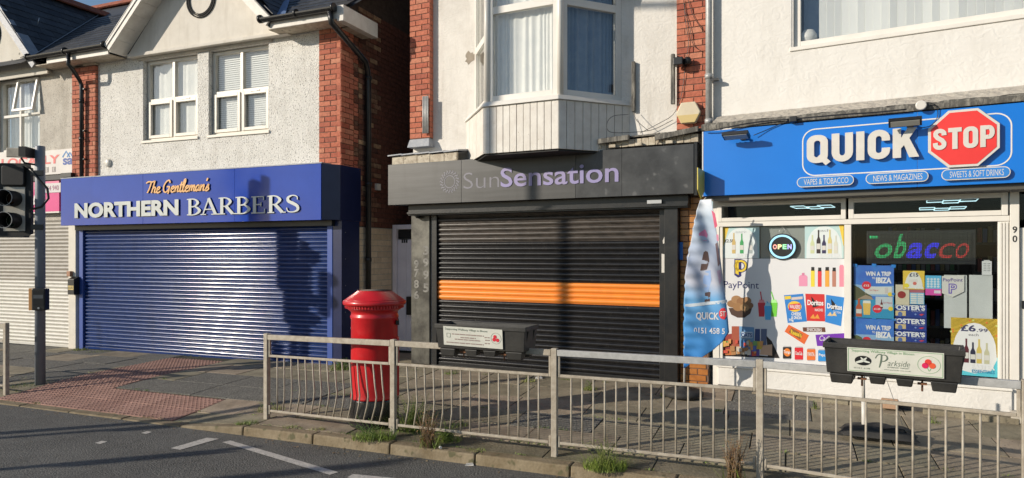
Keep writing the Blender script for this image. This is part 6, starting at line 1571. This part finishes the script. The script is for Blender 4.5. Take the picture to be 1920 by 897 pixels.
for j in range(18): b = z0+.045+(j+.5)*(z1-z0-.075)/18; q.box(x0+.04, x1-.04, .0784, .0790, b-.0030, b+.0030)
part('pixel_mask', q, 'black', o, kind='stuff')
flat('led_tail', rect(LX(1631), LX(1646), z1-.085, z1-.055), .083, gE, o)
T('o', LX(1636), LX(1668), z0+.065, z0+.235, .083, gE, o, bold=.015, shear=.3)
T('b', LX(1674), LX(1694), z0+.065, z1-.04, .083, gE, o, bold=.02, shear=.25)
T('a', LX(1697), LX(1726), z0+.065, z0+.245, .082, bE, o, bold=.03, shear=.3)
T('c', LX(1729), LX(1752), z0+.065, z0+.245, .082, bE, o, bold=.03, shear=.3)
T('c', LX(1756), LX(1783), z0+.07, z0+.235, .083, rE, o, bold=-.005, shear=.3)
T('o', LX(1788), LX(1812), z0+.07, z0+.235, .083, rE, o, bold=-.005, shear=.25)
PY = .056
def poster(name, label, cat, p0, p1, q0, q1, bgm, y=PY):
    """q0,q1: picture rows of its top and bottom at its middle"""
    xa, xb = Q.x(p0, y), Q.x(p1, y); mid = (p0+p1)/2; za, zb_ = Q.z(mid, q1, y), Q.z(mid, q0, y)
    o = thing(name, label, cat, Q, ((xa+xb)/2, y, za))
    part('paper', MB().box(xa, xb, y-.001, y, za, zb_), bgm, o)
    W_, H_ = xb-xa, zb_-za
    def uv(u, v): return (xa+u*W_, za+v*H_)
    def sh(nm, pts, c, lv=1): return flat(nm, [uv(*p) for p in pts], y-.001-lv*.0006, flatm(c) if isinstance(c, tuple) else c, o, th=.0005)
    def tx(s, u0, u1, v0, v1, c, lv=3, **k): return T(s, xa+u0*W_, xa+u1*W_, za+v0*H_, za+v1*H_, y-.001-lv*.0006-.0005, flatm(c) if isinstance(c, tuple) else c, o, **k)
    def ci(u, v, r, c, lv=2, rz=None): return flat('disc_print', circ(*uv(u, v), r*W_, (rz or r*W_/H_)*H_, 18), y-.001-lv*.0006, flatm(c), o, th=.0005)
    def bo(u, v, h, w_, c, lv=3): return bottle(o, *uv(u, v), h*H_, w_*W_, c, y-.001-lv*.0006)
    return o, sh, tx, ci, bo
seab = mat('poster_sky', (.05, .14, .52), .4, (.06, .22, .60), 4)
TW = (.78, .76, .76)
def ibiza(label, q0, q1, full, cut=1.0):
    o, sh, tx, ci, bo = poster('poster', label, 'poster', 1601, 1676, q0, q1, seab)
    sc_ = 1 if full else .41
    V = lambda v: 1-(1-v)/sc_ if not full else v
    if full:
        sh('cloud', [(0, .42), (1, .42), (1, .62), (.5, .60), (0, .64)], (.26, .42, .62), 1)
        sh('sea_print', [(0, .0), (1, .0), (1, .36), (0, .36)], (.04, .28, .48), 1)
        sh('cliff_print', [(0, .33), (.48, .36), (.45, .42), (.3, .48), (.12, .58), (0, .62)], (.10, .10, .05), 2); sh('rock_print', [(.1, .36), (.5, .35), (.45, .40), (.3, .44)], (.34, .26, .18), 3)
    else: sh('cloud', [(0, .0), (1, .0), (1, .25), (.5, .3), (0, .28)], (.26, .42, .62), 1)
    tx('WIN A TRIP', .30, .93, V(.80), V(.885), TW, bold=.04); tx('TO', .46, .54, V(.74), V(.78), TW, bold=.02); tx('IBIZA', .56, .94, V(.665), V(.775), TW, bold=.05)
    if full:
        ci(.32, .62, .115, (.66, .03, .05), 3); tx('£12', .25, .39, .598, .635, TW, 5, bold=.03)
        sh('offer_strip', [(.28, .45), (.95, .46), (.95, .60), (.28, .60)], (.62, .62, .58), 2); tx('San Miguel', .40, .62, .51, .545, (.55, .05, .06), 4); ci(.91, .46, .06, (.72, .55, .05), 4)
        sh('offer_strip', [(.55, .18), (.97, .18), (.97, .41), (.55, .41)], (.50, .56, .60), 3); tx('San Miguel', .74, .95, .28, .315, (.5, .05, .06), 5)
        ci(.59, .18, .115, (.66, .03, .05), 4); tx('£13.00', .51, .67, .16, .197, TW, 6, bold=.02); ci(.92, .19, .06, (.72, .55, .05), 5)
        bo(.13, .02, .34, .075, (.45, .10, .04), 5); sh('glass_print', [(.25, .06), (.41, .06), (.43, .28), (.23, .28)], (.72, .48, .12), 5); sh('foam_print', [(.23, .28), (.43, .28), (.42, .33), (.24, .33)], (.72, .70, .62), 5)
        bo(.70, .19, .17, .03, (.14, .03, .03), 5); sh('can_print', [(.78, .475), (.86, .475), (.86, .585), (.78, .585)], (.55, .5, .48), 4)
    else:
        ci(.33, V(.60), .115, (.66, .03, .05), 3); tx('£12', .26, .40, V(.582), V(.618), TW, 5, bold=.03); sh('offer_strip', [(.42, .0), (.95, .02), (.95, V(.58)+.02), (.42, V(.58)+.02)], (.60, .60, .57), 2); tx('San Miguel', .45, .68, .03, .11, (.55, .05, .06), 4)
        sh('cliff_print', [(0, 0), (.25, 0), (.2, .16), (.08, .25), (0, .22)], (.10, .12, .05), 2)
    for (u, v) in ((.02, .995), (.5, 1.0), (.98, .985)): sh('blue_tape', [(u-.05, v-.02), (u+.06, v-.03), (u+.07, v+.03), (u-.04, v+.035)], (.03, .22, .62), 8)
    if full:
        for v in (.47,): sh('blue_tape', [(.95, v-.02), (1.02, v-.02), (1.02, v+.02), (.95, v+.02)], (.03, .22, .62), 8)
ibiza('holiday competition poster with beer bottle and sea, upper of the two', 498, 597, True)
ibiza('holiday competition poster cut off by the planter, lower of the two', 598, 641, False)
o, sh, tx, ci, bo = poster('poster', 'yellow £15 offer poster in the middle of the right window', 'poster', 1693, 1733.5, 508, 543, mat('poster_yellow', (.72, .50, .06), .5), .052)
sh('white_oval', [(.5+.42*math.cos(t*math.pi/10), .05+.9*math.sin(t*math.pi/10)) for t in range(11)], (.70, .70, .66)); tx('£15', .3, .72, .68, .88, (.03, .03, .08), bold=.03); sh('pack_print', [(.28, .38), (.68, .38), (.68, .55), (.28, .52)], (.66, .62, .58), 2); ci(.55, .32, .09, (.6, .15, .12), 3); tx('EASTER', .55, .98, .03, .13, (.72, .74, .74), bold=.05); ci(.17, .2, .12, (.74, .62, .05), 3)
o, sh, tx, ci, bo = poster('poster', 'small cream poster with red label behind the tape of the holiday poster', 'poster', 1679, 1705, 534, 572, mat('poster_cream', (.58, .52, .38), .5), .062)
ci(.45, .5, .3, (.28, .03, .03))
o, sh, tx, ci, bo = poster('poster', 'pink and blue promotional card beside the £15 poster', 'poster', 1735, 1765, 517, 554, mat('poster_azure', (.10, .42, .68), .5), .054)
sh('pink_band', [(0, 0), (1, 0), (1, .33), (0, .33)], (.62, .08, .35)); sh('tag_print', [(.55, .1), (.95, .1), (.95, .25), (.55, .25)], (.65, .6, .65), 2)
for i in range(4):
    for j in range(4): ci(.18+.21*i, .44+.125*j, .085, (.55, .66, .72), 2)
o, sh, tx, ci, bo = poster('poster', 'small price grid card under the £15 poster', 'poster', 1706, 1733, 543, 571, mat('poster_azure', (.10, .42, .68), .5), .060)
sh('pink_band', [(0, .78), (1, .78), (1, 1), (0, 1)], (.40, .12, .15))
for i in range(2):
    for j in range(5): sh('grid_cell', [(.05+.48*i, .03+.145*j), (.48+.48*i, .03+.145*j), (.48+.48*i, .145+.145*j), (.05+.48*i, .145+.145*j)], (.62, .62, .58), 2)
grp = "stacked lager cases in the window"
for k, (q0, q1, lb) in enumerate(((571, 597, 'blue lager case, topmost of the three'), (597, 621.5, 'blue lager case in the middle of the stack of three'), (621.5, 645, 'blue lager case at the bottom, just above the planter'))):
    y = .075; xa, xb = Q.x(1677, y), Q.x(1737.5, y); za, zb_ = Q.z(1707, q1, y)+.004, Q.z(1707, q0, y)
    o = thing('beer_case', lb, 'beer case', Q, ((xa+xb)/2, y, za), group=grp)
    part('carton', MB().box(xa, xb, y, y+.25, za, zb_), mat('case_blue', (.02, .045, .24), .4, (.025, .05, .27), 5), o, bevel=.003)
    W_, H_ = xb-xa, zb_-za
    T("FOSTER'S", xa-.05*W_, xa+.95*W_, za+.56*H_, za+.96*H_, y-.0015, flatm((.74, .74, .76)), o, bold=.04)
    flat('side_print', rect(xa+.01, xa+.36*W_, za+.02, za+.5*H_), y-.001, flatm((.62, .48, .25)), o); flat('face_print', circ(xa+.18*W_, za+.25*H_, .022, .028), y-.003, flatm((.10, .16, .40)), o)
    T('THE AMBER NECTAR', xa+.52*W_, xa+.93*W_, za+.46*H_, za+.51*H_, y-.0015, flatm((.6, .6, .66)), o)
    flat('star_print', [(xa+.66*W_, za+.2*H_), (xa+.70*W_, za+.28*H_), (xa+.66*W_, za+.34*H_), (xa+.62*W_, za+.28*H_)], y-.001, flatm((.2, .3, .6)), o); flat('kangaroo_print', [(xa+.76*W_, za+.26*H_), (xa+.84*W_, za+.18*H_), (xa+.93*W_, za+.30*H_), (xa+.85*W_, za+.34*H_)], y-.001, flatm((.55, .05, .08)), o)
shm = mat('backing_paper', (.56, .57, .56), .55, (.50, .51, .50), 4)
poster('notice', 'blank white sheet under the payment shield in the right window', 'notice', 1770, 1813, 516, 616, shm, .062)
poster('notice', 'blank white sheet second from the door post', 'notice', 1817, 1861, 516, 598, shm, .060)
o = thing('payment_sign', 'white shield with purple P in the right window', 'sign', Q, (Q.x(1788, .05), .05, 1.3))
y = .05; XX = lambda px: Q.x(px, y); ZZ = lambda px, py: Q.z(px, py, y)
flat('shield', [(XX(a), ZZ(a, b)) for a, b in ((1766, 550), (1786, 557.5), (1808, 547), (1808, 516), (1766, 518))], y, mat('shield_white', (.62, .60, .56), .4), o, th=.003)
T('PayPoint', XX(1768), XX(1805), ZZ(1787, 530), ZZ(1787, 522), y-.004, flatm((.10, .06, .25)), o, bold=.01); T('P', XX(1778.5), XX(1794.5), ZZ(1787, 551), ZZ(1787, 532), y-.004, flatm((.14, .08, .42)), o, bold=.06)
T('P', XX(1780.5), XX(1793), ZZ(1787, 549), ZZ(1787, 534), y-.0045, flatm((.62, .60, .56)), o, bold=-.01)
o, sh, tx, ci, bo = poster('notice', 'small white menu card near the top right of the window', 'notice', 1841, 1859.5, 490, 516, mat('card_white', (.62, .62, .62), .5), .05)
for i in range(2):
    for j in range(5): tx('—', .15+.4*i, .45+.4*i, .3+.13*j, .33+.13*j, (.1, .1, .1))
sh('card_header', [(.2, 1.0), (.8, 1.0), (.8, 1.08), (.2, 1.08)], (.5, .5, .5))
o, sh, tx, ci, bo = poster('poster', 'large yellow £6.99 wine poster at the bottom right of the window', 'poster', 1783, 1872, 597, 705, mat('poster_yellow', (.72, .50, .06), .5), .045)
sh('turquoise_corner', [(0, 0), (1, 0), (1, .35), (.5, .1), (0, .2)], (.10, .50, .60))
sh('white_oval', [(.05, .25), (.12, .1), (.5, .04), (.85, .1), (.97, .3)] + [(.5+.46*math.cos(t*math.pi/12), .42+.50*math.sin(t*math.pi/12)) for t in range(1, 12)], (.70, .70, .69), 2)
tx('£6', .21, .53, .765, .88, (.05, .05, .12), bold=.03); tx('.99', .55, .78, .765, .825, (.05, .05, .12), bold=.02); tx('each', .38, .59, .69, .735, (.08, .08, .1))
for u, h, c in ((.33, .42, (.10, .02, .03)), (.47, .36, (.03, .03, .06)), (.60, .42, (.58, .45, .12)), (.76, .36, (.50, .48, .32))): bo(u, .22, h, .055, c, 4)
tx('EASTER', .42, .93, .12, .21, (.74, .74, .74), 8, bold=.05); tx('ESSENTIALS', .45, .92, .055, .11, (.04, .25, .45), 8, bold=.02)
for k in range(16):
    u, v = random.random(), .55+.43*random.random()
    if (u-.5)**2/.23+(v-.42)**2/.27 > 1.0: ci(u, v, .022, (.75, .20, .05) if k % 2 else (.55, .62, .2), 3)
# blue sticker on the glazed pier
solo('sticker', 'blue tape sticker on the glazed orange brick pier', 'sticker', MB().box(S.x(1273.5, -.035), S.x(1280.5, -.035), -.036, -.034, 1.77, 2.0-.0), mat('blue_tape_mat', (.03, .18, .60), .5), S, (1.9, -.035, 1.8))

# ================================================================ weeds
def tuft(label, px, py, r, h, n, leafy=0, dead=0, name='weed', z=None, cat='weed'):
    zz = 0
    for _ in range(3): d = (CAM_H-zz)*FOC/(py-HY); X_ = (px-CX)/FOC*d; zz = pz(X_, d)
    o = thing(name, label, cat, W0, (X_, d, zz)); rr = random.Random(px*7+py)
    q = MB()
    for _ in range(n):
        a = rr.uniform(0, 6.28); s_ = r*math.sqrt(rr.random()); bx_, by_ = X_+s_*math.cos(a), d+s_*math.sin(a)*.6
        hh = h*rr.uniform(.35, 1); la = rr.uniform(0, 6.28); ln = hh*rr.uniform(.3, 1.5); w_ = rr.uniform(.0015, .0035)
        zb_ = pz(bx_, by_); pts = []
        for t in (0, .5, 1): pts.append((bx_+ln*t*t*math.cos(la), by_+ln*t*t*math.sin(la)*.7, zb_+hh*(t-.45*t*t)))
        c, s2 = -math.sin(la)*w_, math.cos(la)*w_; o_ = len(q.v)
        for i, p_ in enumerate(pts): k_ = 1-.5*i; q.v += [(p_[0]-c*k_, p_[1]-s2*k_, p_[2]), (p_[0]+c*k_+.0006, p_[1]+s2*k_, p_[2])]
        q.f += [(o_, o_+1, o_+3, o_+2), (o_+2, o_+3, o_+5, o_+4)]; q.sm += [False, False]
    if n: part('grass_blades', q, 'grass', o, kind='stuff')
    if leafy:
        q = MB(); st = MB()
        for k in range(leafy):
            a = rr.uniform(0, 6.28); sx, sy = X_+r*.5*math.cos(a)*rr.random(), d+r*.4*math.sin(a)*rr.random(); hh = h*rr.uniform(.5, 1.15); la = rr.uniform(0, 6.28); ln = r*rr.uniform(.2, .9)
            pts = [(sx+ln*t*t*math.cos(la), sy+ln*t*t*math.sin(la)*.6, pz(sx, sy)+hh*t) for t in (0, .35, .7, 1)]
            st.tube(pts, [.003, .0025, .002, .001], 5)
            for m_ in range(9):
                t = rr.uniform(.15, 1); bx_, by_, bz_ = sx+ln*t*t*math.cos(la), sy+ln*t*t*math.sin(la)*.6, pz(sx, sy)+hh*t
                A_ = rr.uniform(0, 6.28); L_ = rr.uniform(.012, .028)*(1.3-.5*t); up = rr.uniform(-.3, .8)*L_; ex, ey = math.cos(A_)*L_, math.sin(A_)*L_; wx, wy = -ey*.35, ex*.35
                o_ = len(q.v); q.v += [(bx_, by_, bz_), (bx_+ex*.5+wx, by_+ey*.5+wy, bz_+up*.5), (bx_+ex, by_+ey, bz_+up), (bx_+ex*.5-wx, by_+ey*.5-wy, bz_+up*.6)]; q.f.append((o_, o_+1, o_+2, o_+3)); q.sm.append(False)
        part('leaves', q, 'leaf' if not dead else mat('reddish_leaf', (.24, .20, .06), .7, (.30, .12, .06), 30), o, kind='stuff'); part('stems', st, 'deadstem' if dead else 'leaf', o, kind='stuff')
    return o
tuft('bright grass tuft at the joint of the dropped kerb left of the railing end', 462, 795, .12, .09, 130)
tuft('grass tuft on the kerb below the post box', 700, 824, .22, .20, 420, leafy=14)
tuft('straggly reddish leafy weed at the foot of the railing right of the post box', 803, 838, .15, .32, 60, leafy=48, dead=1)
tuft('green leafy clump beside the reddish weed', 838, 828, .15, .17, 160, leafy=50)
tuft('dark tall weeds behind the second railing post', 775, 806, .24, .34, 260, leafy=60)
tuft('large grass clump at the kerb edge right of the third railing post', 1135, 880, .19, .24, 520, leafy=26)
tuft('bare stemmed leafy weed at the foot of the fourth railing post', 1378, 905, .12, .34, 30, leafy=55, dead=1)
tuft('yellowish grass tuft on the kerb in front of the bent bars', 545, 802, .09, .05, 70)
tuft('small grass tuft beside the railing bottom rail near the post box', 595, 806, .09, .06, 60)
tuft('low green weed patch at the foot of the blue corner pilaster', 640, 693, .22, .15, 200, leafy=40)
tuft('grass growing between blue shutter guide and white pilaster', 150, 657, .14, .10, 160)
tuft('thin grass strip under the left end of the blue shutter', 185, 660, .22, .05, 110)
tuft('sparse grass at the base of the traffic light pole', 48, 722, .22, .06, 150)
tuft('small weed at the black shutter step, left one', 845, 702, .12, .09, 90, leafy=3)
tuft('small weed at the black shutter step, middle one', 990, 717, .10, .09, 80, leafy=3)
tuft('green weed tuft at the black shutter step, right one', 1105, 732, .10, .11, 110, leafy=6)
tuft('weed at the foot of the flag base', 1252, 745, .10, .12, 70, leafy=4)
tuft('small grass tuft in a paving joint in front of the stall riser', 1345, 772, .06, .05, 50)
tuft('tiny weed in a paving joint under the blue sign', 1530, 768, .05, .10, 15, leafy=3)
tuft('small weed beside the sandstone lump', 1752, 795, .06, .08, 30, leafy=3)
tuft('moss grass in the gutter of the paving left of the post box', 590, 690, .30, .04, 90)
tuft('low weeds behind the bent railing bars', 505, 770, .18, .12, 120, leafy=8)
tuft('yellow grass patch on the kerb near the third railing post', 893, 846, .10, .04, 60)
tuft('low grass between the railing and the pillar box foot', 860, 800, .10, .10, 60, leafy=4)
# litter
def gp_(px, py):
    zz = 0
    for _ in range(3): d = (CAM_H-zz)*FOC/(py-HY); X_ = (px-CX)/FOC*d; zz = pz(X_, d)
    return X_, d, zz
x_, y_, z_ = gp_(1010, 711); solo('litter', 'crumpled white paper scrap by the black shutter step', 'litter', MB().hexa([(x_-.04, y_-.03, z_), (x_+.05, y_-.02, z_), (x_+.04, y_+.03, z_), (x_-.05, y_+.02, z_)], [(x_-.03, y_-.02, z_+.03), (x_+.05, y_-.02, z_+.015), (x_+.03, y_+.03, z_+.035), (x_-.04, y_+.02, z_+.02)]), 'letter', W0, (x_, y_, z_))
d = (CAM_H+.1)*FOC/(873-HY); x_ = (880-CX)/FOC*d; solo('litter', 'flattened pale scrap in the gutter below the kerb joint', 'litter', MB().hexa([(x_-.04, d-.02, -.098), (x_+.04, d-.02, -.098), (x_+.03, d+.02, -.098), (x_-.03, d+.02, -.098)], [(x_-.03, d-.02, -.08), (x_+.04, d-.01, -.088), (x_+.03, d+.02, -.08), (x_-.03, d+.02, -.085)]), 'letter', W0, (x_, d, -.1))
x_, y_, z_ = gp_(825, 841); solo('cigarette_end', 'white round scrap beside the reddish weed', 'litter', MB().tube([(x_, y_, z_+.012), (x_+.01, y_-.03, z_+.015)], .013, 10), 'letter', W0, (x_, y_, z_))

# ================================================================ street furniture that stands just outside the view and throws its shadow in
def back(px, fr, y, dist):   # plan position 'dist' metres up-sun of a point on a facade
    p = fr.w(fr.x(px, y), y); return (p.x-math.cos(R(SUN_AZ))*dist, p.y-math.sin(R(SUN_AZ))*dist)
bx_, by_ = back(1008, S, -.3, 11.0)
LPf = Fr((bx_, by_), 0)
o = thing('street_lamp', 'tall grey street lamp on the pavement to the left', 'street lamp', LPf, (0, 0, -.1))
part('column', MB().lathe([(.10, 0), (.10, 1.2), (.075, 1.25), (.06, 9.5)], c=(0, 0, -.1), n=16), 'polegrey', o); part('lantern', MB().tube([(0, 0, 9.4), (.5, -.5, 9.6), (.9, -.9, 9.6)], .05, 8), 'polegrey', o)
bx_, by_ = back(553, B, 0, 5.6)
T2 = Fr((bx_, by_), 0)
o = thing('traffic_light', 'second traffic light with two heads on the near side of the crossing', 'traffic light', T2, (0, 0, -.05))
part('pole', MB().lathe([(.066, -.05), (.063, 5.0)], c=(0, 0, 0), n=20), 'polegrey', o)
for (hx_, hy_, hw_, hd_, za, zb_, vd) in ((-.05, .10, .10, .10, 3.30, 4.88, None), (.0, -.45, .09, .09, 3.18, 3.86, (1, 0))):
    part('signal_head', MB().box(hx_-hw_, hx_+hw_, hy_-hd_, hy_+hd_, za, zb_), 'black', o, bevel=.02)
    n_ = 4 if zb_-za > 1 else 2
    for k in range(n_ if vd else 0):
        zc_ = za+(k+.5)*(zb_-za)/n_; part('visor', MB().tube([(hx_+vd[0]*hw_, hy_+vd[1]*hd_, zc_), (hx_+vd[0]*(hw_+.2), hy_+vd[1]*(hd_+.04), zc_)], .10, 14), 'black', o)
part('head_bracket', MB().box(-.02, .02, -.25, -.06, 3.3, 3.34).box(-.02, .02, -.25, -.06, 3.75, 3.79), 'black', o)
part('button_box', MB().box(-.08, .08, -.2, -.065, 1.9, 2.3), 'black', o)

for k, (wx, wy, hh, lb) in enumerate(((-11.4, 5.1, 3.4, 'grey sign post farther up the pavement to the left'), (-9.9, 4.3, 2.9, 'short grey post at the road edge on the left'), (-13.0, 8.0, 4.2, 'grey parking sign post by the shops to the left'), (-12.5, 2.4, 4.6, 'grey post across the road to the left'))):
    o = thing('sign_post', lb, 'sign post', Fr((wx, wy), 0), (0, 0, -.1)); part('post', MB().lathe([(.05, 0), (.05, hh)], c=(0, 0, -.1), n=14), 'polegrey', o); part('plate', MB().box(-.2, .2, -.07, -.055, hh-.75, hh-.2), 'galv', o)

# weeds and moss in the joints, dead leaves and grit along the walls and the kerb
rr = random.Random(11); q = MB()
def blades(g, h, n, r, hh):
    for _ in range(n):
        a = rr.uniform(0, 6.28); d_ = r*rr.random(); gg, h_ = g+d_*math.cos(a)*2.2, h+d_*math.sin(a)*.5; z = gz(gg, h_); la = rr.uniform(0, 6.28); l = hh*rr.uniform(.3, 1)
        c, s_ = math.cos(la), math.sin(la); w_ = rr.uniform(.0015, .004); o_ = len(q.v)
        q.v += [(gg-s_*w_, h_+c*w_, z), (gg+s_*w_, h_-c*w_, z), (gg+c*l*.6, h_+s_*l*.6, z+l*.8)]; q.f.append((o_, o_+1, o_+2)); q.sm.append(False)
for k in range(150):
    g = rr.uniform(-9, 3.5); h = rr.choice((.155, .50, .50, .155, 1.0, 1.55, 3.2))+rr.uniform(-.01, .01)
    if in_tact(g, h): continue
    blades(g, h, rr.randint(5, 30), rr.uniform(.02, .09), rr.uniform(.015, .045))
w_ = thing('joint_weeds', None, None, G, (0, 0, 0), kind='stuff'); part('moss_blades', q, 'grass', w_, kind='stuff')
q = MB()
for k in range(700):
    g = rr.uniform(-10, 4)
    t = rr.random(); h = rr.uniform(2.7, 3.35) if t < .4 else (rr.uniform(-.18, -.01) if t < .75 else rr.uniform(.1, 3))
    z = (-.1 if h < 0 else gz(g, h))+.003; r = rr.uniform(.004, .016); a = rr.uniform(0, 6.28); o_ = len(q.v)
    for m_ in range(4): q.v.append((g+r*math.cos(a+m_*1.57)*(1.5 if m_ % 2 else .8), h+r*math.sin(a+m_*1.57)*(1.5 if m_ % 2 else .8), z+rr.uniform(0, .006)))
    q.f.append((o_, o_+1, o_+2, o_+3)); q.sm.append(False)
w_ = thing('leaf_litter', None, None, G, (0, 0, 0), kind='stuff'); part('dead_leaves', q, mat('dead_leaf', (.16, .10, .05), .9, (.30, .24, .15), 3), w_, kind='stuff')
